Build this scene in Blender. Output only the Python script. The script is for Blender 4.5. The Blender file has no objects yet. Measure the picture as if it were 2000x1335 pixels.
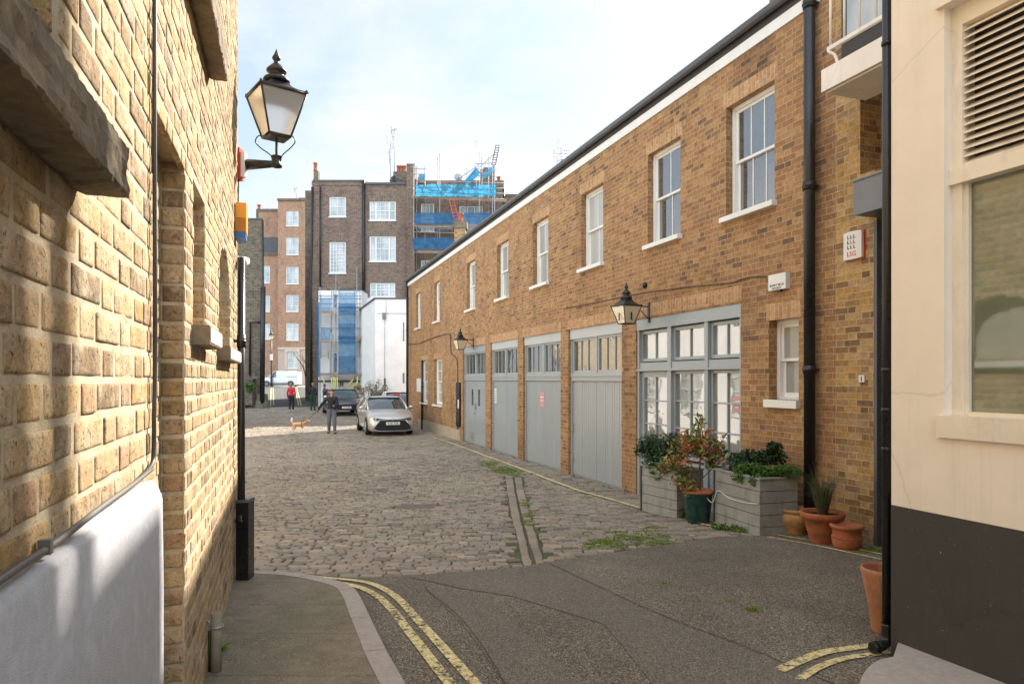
import bpy, bmesh, math, random
from mathutils import Vector, Matrix, noise
R = math.radians
random.seed(7)
scene = bpy.context.scene
COL = scene.collection
# ---------------------------------------------------------------- camera, world, sun, exposure
F, CX, HY, CAMZ = 1333.0, 1000.0, 741.0, 2.1
cam = bpy.data.objects.new('camera', bpy.data.cameras.new('camera'))
COL.objects.link(cam)
cam.location = (0, 0, CAMZ); cam.rotation_euler = (R(90), 0, 0)
cam.data.sensor_width = 36; cam.data.lens = 36 * F / 2000
cam.data.shift_y = (HY - 667.5) / 2000
cam.data.clip_start = 0.05; cam.data.clip_end = 3000
scene.camera = cam
SUN_AZ, SUN_EL = 32.0, 35.0          # degrees right of the view axis, above horizon
world = bpy.data.worlds.new('World'); scene.world = world; world.use_nodes = True
wn, wl = world.node_tree.nodes, world.node_tree.links
wn.clear()
wout = wn.new('ShaderNodeOutputWorld'); wbg = wn.new('ShaderNodeBackground')
sky = wn.new('ShaderNodeTexSky'); sky.sky_type = 'NISHITA'; sky.sun_disc = False
sky.sun_elevation = R(SUN_EL); sky.sun_rotation = R(SUN_AZ)
sky.air_density = 1.0; sky.dust_density = 1.0; sky.ozone_density = 1.0
wtc = wn.new('ShaderNodeTexCoord'); wmap = wn.new('ShaderNodeMapping'); wmap.inputs['Scale'].default_value = (1, 1, 2.6)
wno = wn.new('ShaderNodeTexNoise'); wno.inputs['Scale'].default_value = 2.1; wno.inputs['Detail'].default_value = 8; wno.inputs['Roughness'].default_value = .6
wno.inputs['Distortion'].default_value = .35
wr = wn.new('ShaderNodeValToRGB'); wr.color_ramp.elements[0].position = .42; wr.color_ramp.elements[1].position = .66
wr.color_ramp.elements[0].color = (.03, .03, .03, 1); wr.color_ramp.elements[1].color = (.95, .95, .95, 1)
wmix = wn.new('ShaderNodeMix'); wmix.data_type = 'RGBA'; wpre = wn.new('ShaderNodeMix'); wpre.data_type = 'RGBA'; wpre.inputs[0].default_value = .62; wpre.inputs[7].default_value = (3.1, 3.75, 4.35, 1)
wl.new(wtc.outputs['Generated'], wmap.inputs['Vector']); wl.new(wmap.outputs[0], wno.inputs['Vector'])
wl.new(wno.outputs['Fac'], wr.inputs['Fac']); wl.new(wr.outputs['Color'], wmix.inputs['Factor'])
wl.new(sky.outputs['Color'], wpre.inputs[6]); wl.new(wpre.outputs[2], wmix.inputs[6]); wmix.inputs[7].default_value = (4.75, 4.8, 4.85, 1)
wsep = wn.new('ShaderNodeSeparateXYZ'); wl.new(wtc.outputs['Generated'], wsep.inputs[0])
wmr = wn.new('ShaderNodeMapRange'); wmr.interpolation_type = 'SMOOTHSTEP'          # added sky brightening behind the camera, to fill the shaded fronts
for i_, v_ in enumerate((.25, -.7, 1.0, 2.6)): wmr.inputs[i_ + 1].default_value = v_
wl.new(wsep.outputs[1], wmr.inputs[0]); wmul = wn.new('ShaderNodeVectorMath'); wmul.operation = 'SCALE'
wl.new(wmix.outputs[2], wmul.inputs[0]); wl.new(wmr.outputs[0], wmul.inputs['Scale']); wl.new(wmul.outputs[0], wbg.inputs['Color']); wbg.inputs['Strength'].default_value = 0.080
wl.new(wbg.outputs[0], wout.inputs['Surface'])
sd = bpy.data.lights.new('sun', 'SUN'); sd.energy = 4.6; sd.angle = R(.53); sd.color = (1, .93, .82)
sun = bpy.data.objects.new('sun', sd); COL.objects.link(sun)
sdir = Vector((math.sin(R(SUN_AZ)) * math.cos(R(SUN_EL)), math.cos(R(SUN_AZ)) * math.cos(R(SUN_EL)), math.sin(R(SUN_EL))))
sun.rotation_euler = sdir.to_track_quat('Z', 'Y').to_euler()
scene.view_settings.view_transform = 'Standard'; scene.view_settings.look = 'None'
scene.view_settings.exposure = 1.52; scene.view_settings.gamma = 1
scene.render.engine = 'CYCLES'
scene.cycles.max_bounces = 8; scene.cycles.diffuse_bounces = 5

# ---------------------------------------------------------------- node helpers and materials
class NB:
    def __init__(s, name):
        s.m = bpy.data.materials.new(name); s.m.use_nodes = True
        s.t = s.m.node_tree; s.n = s.t.nodes; s.l = s.t.links; s.n.clear()
        s.out = s.n.new('ShaderNodeOutputMaterial'); s.b = s.n.new('ShaderNodeBsdfPrincipled')
        s.l.new(s.b.outputs[0], s.out.inputs[0])
    def put(s, inp, v):
        if hasattr(v, 'is_output'): s.l.new(v, inp)
        elif isinstance(v, (tuple, list)) and len(v) == 3 and inp.type == 'RGBA': inp.default_value = (*v, 1)
        else: inp.default_value = v
    def math(s, op, a, b=None, c=None):
        n = s.n.new('ShaderNodeMath'); n.operation = op
        for i, v in enumerate((a, b, c)):
            if v is not None: s.put(n.inputs[i], v)
        return n.outputs[0]
    def comb(s, x, y, z=0.0):
        n = s.n.new('ShaderNodeCombineXYZ')
        for i, v in enumerate((x, y, z)): s.put(n.inputs[i], v)
        return n.outputs[0]
    def sep(s, v):
        n = s.n.new('ShaderNodeSeparateXYZ'); s.l.new(v, n.inputs[0]); return n.outputs
    def obj(s): return s.n.new('ShaderNodeTexCoord').outputs['Object']
    def pos(s): return s.n.new('ShaderNodeNewGeometry').outputs['Position']
    def uv(s): return s.n.new('ShaderNodeTexCoord').outputs['UV']
    def noise(s, vec, scale, det=4, rough=.55, out='Fac', dist=0.0):
        n = s.n.new('ShaderNodeTexNoise'); n.inputs['Scale'].default_value = scale
        n.inputs['Detail'].default_value = det; n.inputs['Roughness'].default_value = rough
        n.inputs['Distortion'].default_value = dist
        s.l.new(vec, n.inputs['Vector']); return n.outputs[out]
    def map(s, vec, sc=(1, 1, 1), loc=(0, 0, 0), rot=(0, 0, 0)):
        n = s.n.new('ShaderNodeMapping'); s.l.new(vec, n.inputs[0])
        n.inputs['Scale'].default_value = sc; n.inputs['Location'].default_value = loc; n.inputs['Rotation'].default_value = rot
        return n.outputs[0]
    def ramp(s, f, stops, interp='LINEAR'):
        n = s.n.new('ShaderNodeValToRGB'); cr = n.color_ramp; cr.interpolation = interp
        while len(cr.elements) < len(stops): cr.elements.new(.5)
        for e, (p, c) in zip(cr.elements, stops):
            e.position = p; e.color = (*c, 1) if isinstance(c, (tuple, list)) else (c, c, c, 1)
        s.l.new(f, n.inputs[0]); return n.outputs[0]
    def mix(s, f, a, b, mode='MIX'):
        n = s.n.new('ShaderNodeMix'); n.data_type = 'RGBA'; n.blend_type = mode
        s.put(n.inputs[0], f); s.put(n.inputs[6], a); s.put(n.inputs[7], b); return n.outputs[2]
    def mrange(s, v, a, b, c=0.0, d=1.0):
        n = s.n.new('ShaderNodeMapRange')
        for i, x in enumerate((v, a, b, c, d)): s.put(n.inputs[i], x)
        return n.outputs[0]
    def attr(s, name):
        n = s.n.new('ShaderNodeAttribute'); n.attribute_name = name; return n.outputs
    def bump(s, h, strength=.3, dist=.01):
        n = s.n.new('ShaderNodeBump'); n.inputs['Strength'].default_value = strength; n.inputs['Distance'].default_value = dist
        s.l.new(h, n.inputs['Height']); s.l.new(n.outputs[0], s.b.inputs['Normal'])
    def done(s, col=None, rough=None, metal=None, ior=None):
        if col is not None: s.put(s.b.inputs['Base Color'], col)
        if rough is not None: s.put(s.b.inputs['Roughness'], rough)
        if metal is not None: s.put(s.b.inputs['Metallic'], metal)
        if ior is not None: s.b.inputs['IOR'].default_value = ior
        return s.m

def paint(name, col, rough=.5, metal=0, var=.25, sc=3, bump=.05, bsc=60, dirt=None):
    """Plain finish with tone drift, fine grain and optional grime blotches."""
    b = NB(name); p = b.pos()
    n1 = b.noise(p, sc, 6, .6); k = b.mrange(n1, .3, .7, 1 - var, 1 + var * .45)
    c = b.mix(1.0, col, b.comb(k, k, k), 'MULTIPLY')
    if dirt:
        f = b.mrange(b.noise(b.map(p, (1, 1, .35)), sc * 1.7, 8, .7), .52, .72, 0, dirt[1])
        c = b.mix(f, c, dirt[0])
    if bump: b.bump(b.noise(p, bsc, 5, .6), bump * 4, .004)
    r = rough if var < .07 else b.mrange(n1, .3, .7, max(rough - .08, 0), min(rough + .1, 1))
    return b.done(c, r, metal)

def brickmat(name, stops, mortar, bumpst=.5, stain=(.12, .09, .07), stainamt=.5, tint=None, msz=.0050, big=.55, grime_z=None):
    b = NB(name); uv = b.uv(); U, V, _ = b.sep(uv)
    wob = b.noise(uv, 9, 2, .5, 'Color'); wx, wy, wz = b.sep(wob)
    U = b.math('ADD', U, b.math('MULTIPLY', b.math('SUBTRACT', wx, .5), .012))
    V = b.math('ADD', V, b.math('MULTIPLY', b.math('SUBTRACT', wy, .5), .012))
    row = b.math('FLOOR', b.math('DIVIDE', V, .075)); fv = b.math('SUBTRACT', V, b.math('MULTIPLY', row, .075))
    Pp = .3375
    rj = b.n.new('ShaderNodeTexWhiteNoise'); rj.noise_dimensions = '1D'; b.l.new(row, rj.inputs['W'])
    u2 = b.math('ADD', b.math('ADD', U, b.math('MULTIPLY', b.math('FLOORED_MODULO', row, 2.0), Pp / 2)), b.math('MULTIPLY', rj.outputs['Value'], .03))
    cell = b.math('FLOOR', b.math('DIVIDE', u2, Pp)); t = b.math('SUBTRACT', u2, b.math('MULTIPLY', cell, Pp))
    isH = b.math('GREATER_THAN', t, .225)
    lo = b.math('MULTIPLY', isH, .225); ln = b.math('SUBTRACT', .225, b.math('MULTIPLY', isH, .1125))
    e = b.math('MINIMUM', b.math('SUBTRACT', t, lo), b.math('SUBTRACT', b.math('ADD', lo, ln), t))
    edge = b.math('MINIMUM', e, b.math('MINIMUM', fv, b.math('SUBTRACT', .075, fv)))
    rag = b.math('MULTIPLY', b.math('SUBTRACT', b.noise(uv, 70, 3, .6), .5), .006)
    edge2 = b.math('ADD', edge, rag)
    mask = b.mrange(edge2, msz - .0012, msz + .0014)
    wn_ = b.n.new('ShaderNodeTexWhiteNoise'); wn_.noise_dimensions = '3D'
    b.l.new(b.comb(b.math('ADD', b.math('MULTIPLY', cell, 2.0), isH), row, 3.3), wn_.inputs['Vector'])
    val = wn_.outputs['Value']
    sh = b.math('ADD', b.math('ADD', b.math('MULTIPLY', val, .86), .07), b.math('MULTIPLY', b.math('SUBTRACT', b.noise(uv, .55, 3, .5), .5), big))
    base = b.ramp(sh, stops)
    n2 = b.noise(uv, 17, 9, .78); k = b.mrange(n2, .28, .72, .45, 1.35)
    base = b.mix(1.0, base, b.comb(k, k, k), 'MULTIPLY')
    sp = b.mrange(b.noise(uv, 95, 4, .7), .58, .66, 0, .65)
    base = b.mix(sp, base, tuple(x * .35 for x in stops[0][1]))
    mk = b.mrange(b.noise(uv, 14, 4, .6), .3, .7, .72, 1.15)
    mort = b.mix(1.0, mortar, b.comb(mk, mk, mk), 'MULTIPLY')
    c = b.mix(mask, mort, base)
    st = b.mrange(b.noise(b.map(uv, (1, .45, 1)), 1.1, 7, .65), .50, .78, 0, stainamt)
    c = b.mix(st, c, b.mix(1.0, c, stain, 'MULTIPLY'))
    if tint: c = b.mix(1.0, c, tint, 'MULTIPLY')
    if grime_z:
        _, _, Z = b.sep(b.pos())
        g = b.mrange(b.math('ADD', Z, b.math('MULTIPLY', b.noise(uv, 3, 5, .6), .8)), grime_z[0], grime_z[1], grime_z[2], 0.0)
        c = b.mix(g, c, (.10, .09, .075))
    h = b.math('ADD', b.mrange(edge2, msz - .002, msz + .003, 0, 1), b.math('MULTIPLY', n2, .55))
    h = b.math('ADD', h, b.math('MULTIPLY', val, .35))
    b.bump(h, bumpst, .008)
    return b.done(c, .88)

def tone(st, k):
    m = tuple(sum(c[i] for _, c in st) / len(st) for i in range(3)); return [(p, tuple(c[i] * (1 - k) + m[i] * k * 1.05 for i in range(3))) for p, c in st]
M = {}
M['stock'] = brickmat('stock_brick', tone([(0, (.10, .068, .055)), (.09, (.20, .125, .08)), (.2, (.36, .205, .105)), (.42, (.46, .265, .125)), (.56, (.38, .185, .095)), (.70, (.50, .30, .14)), (.85, (.56, .37, .19)), (.95, (.31, .19, .115)), (1, (.16, .11, .08))], .22), (.52, .40, .26), tint=(.90, .82, .70), grime_z=(.15, 1.1, .35), stainamt=.6)
M['soldier'] = brickmat('stock_brick_soldier', [(0, (.36, .19, .09)), (.3, (.50, .28, .12)), (.6, (.56, .34, .17)), (.8, (.48, .24, .11)), (1, (.40, .27, .16))], (.55, .42, .27), stainamt=.35)
M['yellow'] = brickmat('yellow_brick', [(0, (.11, .065, .04)), (.2, (.30, .17, .065)), (.4, (.50, .29, .085)), (.6, (.52, .345, .155)), (.8, (.42, .25, .115)), (1, (.24, .16, .10))], (.50, .38, .23), grime_z=(.1, .9, .4))
M['brown'] = brickmat('soot_brown_brick', [(0, (.07, .05, .043)), (.3, (.16, .105, .078)), (.6, (.23, .155, .11)), (.8, (.28, .165, .11)), (1, (.14, .105, .09))], (.42, .35, .29), big=.3)
M['darkbrown'] = brickmat('sooty_dark_brick', [(0, (.06, .048, .04)), (.4, (.15, .115, .08)), (.7, (.24, .185, .12)), (1, (.12, .10, .075))], (.30, .26, .2), big=.5)
M['redbrown'] = brickmat('red_brown_brick', [(0, (.22, .11, .07)), (.3, (.40, .20, .11)), (.6, (.50, .27, .15)), (.8, (.44, .25, .16)), (1, (.32, .17, .11))], (.52, .42, .34), big=.35)
M['cream_brick'] = brickmat('pale_cream_brick', [(0, (.40, .30, .19)), (.4, (.58, .46, .30)), (.7, (.66, .52, .34)), (1, (.44, .34, .23))], (.62, .55, .44))

def leftbrick():
    b = NB('weathered_london_brick'); p = b.pos(); a = b.attr('rnd')[2]
    base = b.ramp(a, tone([(0, (.14, .09, .05)), (.10, (.27, .17, .075)), (.25, (.43, .27, .10)), (.42, (.54, .37, .17)), (.6, (.48, .32, .16)), (.75, (.58, .43, .25)), (.9, (.45, .26, .14)), (1, (.25, .165, .10))], .25))
    n = b.noise(p, 22, 8, .68); k = b.mrange(n, .25, .75, .58, 1.28)
    c = b.mix(1.0, base, b.comb(k, k, k), 'MULTIPLY')
    c = b.mix(b.mrange(b.noise(p, 9, 8, .75), .48, .68, 0, .7), c, (.60, .51, .37))
    k2 = b.mrange(b.noise(p, 240, 4, .7), .3, .7, .72, 1.22); c = b.mix(1.0, c, b.comb(k2, k2, k2), 'MULTIPLY')
    c = b.mix(b.mrange(b.noise(p, 75, 5, .65), .60, .65, 0, .85), c, (.06, .042, .028))
    c = b.mix(b.mrange(b.noise(p, 1.9, 9, .75), .50, .68, 0, .6), c, (.15, .11, .075))
    h = b.math('ADD', b.math('MULTIPLY', b.noise(p, 45, 8, .7), 1.0), b.math('MULTIPLY', b.mrange(b.noise(p, 60, 4, .6), .60, .68, 1, 0), .6))
    b.bump(h, 1.0, .009)
    return b.done(c, .9)
M['lbrick'] = leftbrick()
def mortar():
    b = NB('lime_mortar'); p = b.pos()
    c = b.ramp(b.noise(p, 14, 6, .65), [(.3, (.32, .25, .16)), (.5, (.48, .39, .265)), (.7, (.58, .49, .36))])
    b.bump(b.noise(p, 90, 6, .7), .9, .006); return b.done(c, .95)
M['mortar'] = mortar()
def stone(name, c0, c1, dark=(.10, .08, .06), sc=9):
    b = NB(name); p = b.pos()
    c = b.ramp(b.noise(p, sc, 8, .7), [(.3, c0), (.7, c1)])
    c = b.mix(b.mrange(b.noise(p, sc * 5, 5, .65), .60, .70, 0, .7), c, dark)
    c = b.mix(b.mrange(b.noise(p, sc * .3, 5, .65), .50, .72, 0, .5), c, tuple(x * 2 for x in dark))
    b.bump(b.noise(p, sc * 6, 8, .7), .8, .006); return b.done(c, .88)
M['sill_stone'] = stone('worn_stone', (.11, .085, .06), (.31, .245, .16), (.05, .042, .032), 12)
M['granite'] = stone('granite', (.34, .30, .27), (.46, .42, .39), (.16, .13, .12), 30)
def stucco(name, col, spots=None, rough=.8, var=.1):
    b = NB(name); p = b.pos()
    k = b.mrange(b.noise(p, 1.5, 6, .6), .3, .7, 1 - var, 1 + var * .4)
    c = b.mix(1.0, col, b.comb(k, k, k), 'MULTIPLY')
    streak = b.mrange(b.noise(b.map(p, (5, 5, .25)), 2.2, 8, .7), .50, .78, 0, .30)
    c = b.mix(streak, c, tuple(x * .6 for x in col))
    # hairline cracks
    v = b.n.new('ShaderNodeTexVoronoi'); v.feature = 'DISTANCE_TO_EDGE'; v.inputs['Scale'].default_value = .8
    b.l.new(b.n.new('ShaderNodeVectorMath').outputs[0] if False else b.map(b.mix(.06, p, b.noise(p, 5, 4, .6, 'Color'), 'MIX'), (1, 1, .8)), v.inputs['Vector'])
    cr = b.mrange(v.outputs['Distance'], .0, .004, .30, 0)
    c = b.mix(cr, c, tuple(x * .45 for x in col))
    if spots:
        s1 = b.mrange(b.noise(p, 38, 6, .75), .665, .69, 0, 1)
        c = b.mix(s1, c, spots)
        c = b.mix(b.mrange(b.noise(b.map(p, (1, 1, .5)), 5, 8, .75), .55, .75, 0, .35), c, tuple(x * 2.2 for x in col))
    b.bump(b.noise(p, 120, 5, .6), .35, .003); return b.done(c, rough)
M['cream'] = stucco('cream_render', (.83, .755, .655))
M['plinth'] = stucco('charcoal_render', (.052, .049, .045), (.35, .33, .28))
M['roughcast'] = stone('grey_roughcast', (.46, .46, .48), (.56, .56, .58), (.34, .34, .36), 45)
M['white_render'] = stucco('white_render', (.90, .89, .86))
M['wood_white'] = paint('white_paint', (.80, .79, .75), .4, 0, .08)
M['cream_paint'] = paint('cream_paint', (.80, .71, .58), .45, 0, .10, dirt=((.30, .22, .14), .4))
M['fascia'] = paint('off_white_paint', (.80, .78, .73), .5, 0, .08)
M['gutter'] = paint('grey_gutter', (.085, .09, .10), .35, 0, .15)
M['black'] = paint('black_paint', (.012, .012, .013), .28, 0, .3, dirt=((.07, .06, .05), .5))
M['blackpipe'] = paint('black_pipe_paint', (.018, .018, .02), .30, 0, .3, sc=2, dirt=((.08, .07, .06), .4))
M['iron'] = paint('dark_iron', (.035, .033, .030), .45, .3, .3, dirt=((.14, .09, .06), .5))
M['greydoor'] = paint('grey_green_paint', (.335, .37, .38), .24, 0, .05, 1.2, .03)
M['greyframe'] = paint('grey_frame_paint', (.32, .36, .375), .38, 0, .10)
M['greyhead'] = paint('pale_grey_head_paint', (.46, .49, .50), .42, 0, .08)
M['planter'] = paint('grey_planter_paint', (.30, .315, .30), .6, 0, .22, 6, .15, 40, dirt=((.12, .11, .085), .6))
M['terra'] = paint('terracotta', (.42, .135, .06), .85, 0, .35, 9, .15, dirt=((.24, .14, .09), .6))
M['terra_pale'] = paint('pale_terracotta', (.48, .22, .12), .8, 0, .2, 9, .1, dirt=((.62, .48, .38), .6))
M['tanpot'] = paint('tan_glazed_pot', (.50, .27, .10), .4, 0, .35, 9, .05, dirt=((.10, .06, .03), .6))
M['greenpot'] = paint('green_glaze', (.014, .062, .055), .25, 0, .5, 12, .03, dirt=((.05, .09, .07), .5))
M['soil'] = paint('soil', (.05, .035, .025), .95, 0, .4, 20, .3)
M['steel'] = paint('galvanised_steel', (.36, .37, .38), .45, .6, .2)
M['greymetal'] = paint('grey_sheet_metal', (.20, .21, .22), .5, .2, .2)
M['plastic_white'] = paint('white_plastic', (.74, .73, .70), .4, 0, .06)
M['rednote'] = paint('faded_red_notice', (.72, .30, .26), .6, 0, .1)
M['red'] = paint('red_plastic', (.55, .05, .03), .4, 0, .1)
M['orange'] = paint('orange_plastic', (.85, .33, .02), .45, 0, .08)
M['blueplastic'] = paint('blue_plastic', (.02, .14, .38), .4, 0, .1)
M['slate'] = paint('slate_roof', (.09, .09, .10), .6, 0, .25, 4, .2)
M['board'] = paint('scaffold_board', (.36, .22, .13), .8, 0, .25, 8, .1)
M['hivis'] = paint('yellow_foam_wrap', (.66, .60, .16), .6, 0, .1)
M['chimpot'] = paint('chimney_pot_clay', (.42, .13, .06), .8, 0, .2)
M['wire'] = paint('cable_sheath', (.05, .042, .035), .5, 0, .3)
M['greywire'] = paint('grey_cable', (.12, .11, .10), .5, 0, .2)
M['tarpaulin'] = paint('pale_lead', (.30, .31, .33), .6, .2, .2)
M['tyre'] = paint('tyre_rubber', (.014, .014, .015), .8, 0, .3)
M['rim'] = paint('alloy_rim', (.35, .35, .36), .35, .8, .2)
M['numwhite'] = paint('plate_white', (.80, .80, .78), .4, 0, .03)
M['numyellow'] = paint('plate_yellow', (.80, .60, .05), .4, 0, .03)
M['ink'] = paint('black_ink', (.01, .01, .01), .5, 0, .05, bump=0)
M['redink'] = paint('red_ink', (.60, .03, .03), .5, 0, .05, bump=0)
M['wood_dark'] = paint('dark_timber', (.06, .055, .05), .8, 0, .3)
M['lampglass'] = None
def lamp_glass(name, col, tr):
    b = NB(name)
    b.b.inputs['Transmission Weight'].default_value = tr
    return b.done(col, .35, 0, 1.25)
M['lampglass'] = lamp_glass('frosted_lamp_glass', (.99, .99, .99), .85)
M['lampglass_cream'] = lamp_glass('cream_lamp_glass', (.85, .74, .52), .35)
def glass(name, col=(.03, .035, .035), ior=2.0, wav=.12, col2=None):
    b = NB(name); p = b.pos()
    c = b.ramp(b.noise(b.map(p, (1, 1, .4)), 1.3, 3, .5), [(.40, col), (.60, col2 or col)])
    b.bump(b.noise(p, 2.2, 2, .5), wav, .02); return b.done(c, .02, 0, ior)
M['glass'] = glass('window_glass', (.035, .04, .04), 3.3, .10, (.09, .09, .085))
M['glass_garage'] = glass('wavy_garage_glass', (.03, .03, .03), 3.0, .45, (.12, .115, .10))
M['glass_blind'] = glass('window_glass_over_blind', (.45, .45, .42), 1.6, .08, (.33, .34, .33))
M['glass_far'] = glass('far_window_glass', (.30, .33, .34), 1.8, .05, (.52, .53, .52))
M['glass_shop'] = glass('shopfront_glass', (.16, .17, .16), 2.6, .16, (.30, .30, .28))
M['glass_car'] = glass('car_glass', (.03, .045, .05), 1.9, .02, (.05, .07, .08))
def meshglass():
    b = NB('green_mesh_blind_glass'); p = b.pos(); U, V, _ = b.sep(b.uv())
    g = b.math('MULTIPLY', b.math('SINE', b.math('MULTIPLY', U, 620.0)), b.math('SINE', b.math('MULTIPLY', V, 620.0)))
    c = b.ramp(b.noise(b.map(p, (1, 1, 1.6)), 1.6, 4, .6), [(.35, (.13, .155, .10)), (.65, (.21, .23, .16))])
    c = b.mix(b.mrange(g, -1, 1, 0, .3), c, (.08, .09, .06))
    return b.done(c, .04, 0, 2.0)
M['meshglass'] = meshglass()
def carpaint(name, col, metal=.6):
    b = NB(name); b.b.inputs['Coat Weight'].default_value = .8; b.b.inputs['Coat Roughness'].default_value = .05
    return b.done(col, .32, metal)
M['silver'] = carpaint('silver_car_paint', (.56, .54, .51))
M['darkcar'] = carpaint('dark_car_paint', (.03, .035, .042), .3)
M['whitecar'] = carpaint('white_car_paint', (.74, .74, .74), 0)
M['lightglass'] = NB('headlight_lens').done((.30, .33, .36), .05, .6)
M['redlight'] = NB('red_lamp_lens').done((.45, .02, .02), .12)
def cloth(name, col):
    b = NB(name); p = b.pos(); n1 = b.noise(p, 30, 4, .6); k = b.mrange(n1, .3, .7, .8, 1.15)
    b.bump(b.noise(p, 14, 4, .6), .5, .02); return b.done(b.mix(1.0, col, b.comb(k, k, k), 'MULTIPLY'), .85)
for k_, c_ in dict(skin=(.50, .28, .19), black_knit=(.016, .017, .024), grey_trousers=(.115, .125, .155), dark_trousers=(.02, .02, .026), red_jacket=(.62, .03, .045), green_trousers=(.02, .055, .035), dark_jacket=(.022, .026, .024), maroon=(.20, .04, .04), brown_hair=(.09, .045, .02), grey_hair=(.24, .18, .14), shoe_dark=(.03, .02, .018), shoe_white=(.65, .64, .62), dogfur=(.60, .33, .14), dogwhite=(.75, .70, .62), leash=(.02, .02, .03), phone=(.02, .02, .02)).items():
    M[k_] = cloth(k_, c_)
def leafmat(name, stops, trans=.25):
    b = NB(name); a = b.attr('rnd')[2]
    c = b.ramp(a, stops)
    b.b.inputs['Subsurface Weight'].default_value = 0
    tr = b.n.new('ShaderNodeBsdfTranslucent'); b.put(tr.inputs[0], c); mx = b.n.new('ShaderNodeMixShader'); mx.inputs[0].default_value = trans
    b.l.new(b.b.outputs[0], mx.inputs[1]); b.l.new(tr.outputs[0], mx.inputs[2]); b.l.new(mx.outputs[0], b.out.inputs[0])
    return b.done(c, .45)
M['leaf_dark'] = leafmat('dark_glossy_leaves', [(0, (.010, .028, .012)), (.6, (.03, .075, .025)), (1, (.10, .17, .07))])
M['leaf_green'] = leafmat('fresh_green_leaves', [(0, (.025, .07, .012)), (.6, (.08, .20, .025)), (1, (.19, .33, .06))])
M['leaf_autumn'] = leafmat('red_green_leaves', [(0, (.04, .09, .02)), (.3, (.13, .22, .04)), (.52, (.28, .32, .07)), (.62, (.42, .14, .05)), (.80, (.58, .14, .07)), (.92, (.60, .33, .10)), (1, (.40, .42, .10))])
M['leaf_pale'] = leafmat('pale_dusty_leaves', [(0, (.10, .11, .07)), (.5, (.30, .30, .20)), (1, (.55, .50, .38))])
M['grassblade'] = leafmat('grass_blades', [(0, (.07, .14, .015)), (.6, (.17, .28, .03)), (1, (.34, .38, .09))])
M['cream_paint'] = paint('cream_paint', (.80, .73, .62), .45, 0, .10, dirt=((.34, .27, .19), .4))
M['reed'] = leafmat('dry_reed_blades', [(0, (.03, .055, .02)), (.6, (.09, .12, .05)), (1, (.30, .27, .15))])
M['bark'] = paint('bark', (.12, .08, .055), .9, 0, .3, 20, .2)
def cobble():
    b = NB('granite_setts'); p = b.pos(); a = b.attr('rnd')[2]
    c = b.ramp(a, [(0, (.11, .095, .075)), (.2, (.20, .165, .13)), (.4, (.30, .24, .185)), (.6, (.24, .21, .175)), (.8, (.36, .28, .21)), (.93, (.20, .21, .20)), (1, (.43, .355, .26))])
    k = b.mrange(b.noise(p, 55, 6, .75), .3, .7, .5, 1.32)
    c = b.mix(1.0, c, b.comb(k, k, k), 'MULTIPLY')
    c = b.mix(b.mrange(b.noise(p, .5, 5, .6), .45, .7, 0, .4), c, (.40, .35, .26))
    c = b.mix(b.mrange(b.noise(b.map(p, loc=(9, 4, 0)), 1.0, 7, .7), .55, .72, 0, .45), c, (.13, .13, .06))
    b.bump(b.noise(p, 60, 6, .7), .6, .008)
    return b.done(c, b.mrange(b.noise(p, 30, 4, .6), .3, .7, .55, .9))
M['cobble'] = cobble()
def joint():
    b = NB('mossy_joints'); p = b.pos()
    c = b.ramp(b.noise(p, 18, 6, .7), [(.3, (.045, .038, .03)), (.6, (.12, .10, .07))])
    c = b.mix(b.mrange(b.noise(p, .9, 6, .65), .48, .60, 0, .85), c, (.08, .12, .03))
    b.bump(b.noise(p, 60, 5, .7), .8, .01); return b.done(c, .95)
M['joint'] = joint()
def asphalt(name, dark, light, agg=220, moss=.3, patch=.3):
    b = NB(name); p = b.pos()
    v = b.n.new('ShaderNodeTexVoronoi'); v.inputs['Scale'].default_value = agg; b.l.new(p, v.inputs['Vector'])
    r_, g_, bl = b.sep(v.outputs['Color'])
    c = b.ramp(r_, [(0, tuple(x * .45 for x in dark)), (.35, dark), (.75, light), (.93, tuple(min(1, x * 1.7) for x in light)), (1, (.42, .38, .33))])
    k = b.mrange(b.noise(p, .9, 6, .6), .3, .7, 1 - patch, 1 + patch * .6)
    c = b.mix(1.0, c, b.comb(k, k, k), 'MULTIPLY')
    c = b.mix(b.mrange(b.noise(p, 2.2, 8, .72), .60, .74, 0, moss), c, (.07, .085, .03))
    # cracks
    vc = b.n.new('ShaderNodeTexVoronoi'); vc.feature = 'DISTANCE_TO_EDGE'; vc.inputs['Scale'].default_value = .4
    b.l.new(b.mix(.09, p, b.noise(p, 3, 5, .65, 'Color'), 'MIX'), vc.inputs['Vector'])
    c = b.mix(b.mrange(b.math('ADD', vc.outputs['Distance'], b.mrange(b.noise(p, .8, 2, .5), .45, .55, .02, 0)), 0, .004, .3, 0), c, (.02, .018, .015))
    h = b.math('ADD', v.outputs['Distance'], b.math('MULTIPLY', b.noise(p, 30, 5, .6), 1.2))
    b.bump(h, .55, .005); return b.done(c, .85)
M['asphalt'] = asphalt('coarse_asphalt', (.085, .073, .056), (.21, .178, .135), 165)
M['asphalt_smooth'] = asphalt('patched_asphalt', (.105, .092, .074), (.175, .153, .123), 240, .1, .12)
M['asphalt_dark'] = asphalt('dark_asphalt', (.045, .045, .047), (.09, .088, .088), 260, .05, .15)
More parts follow.
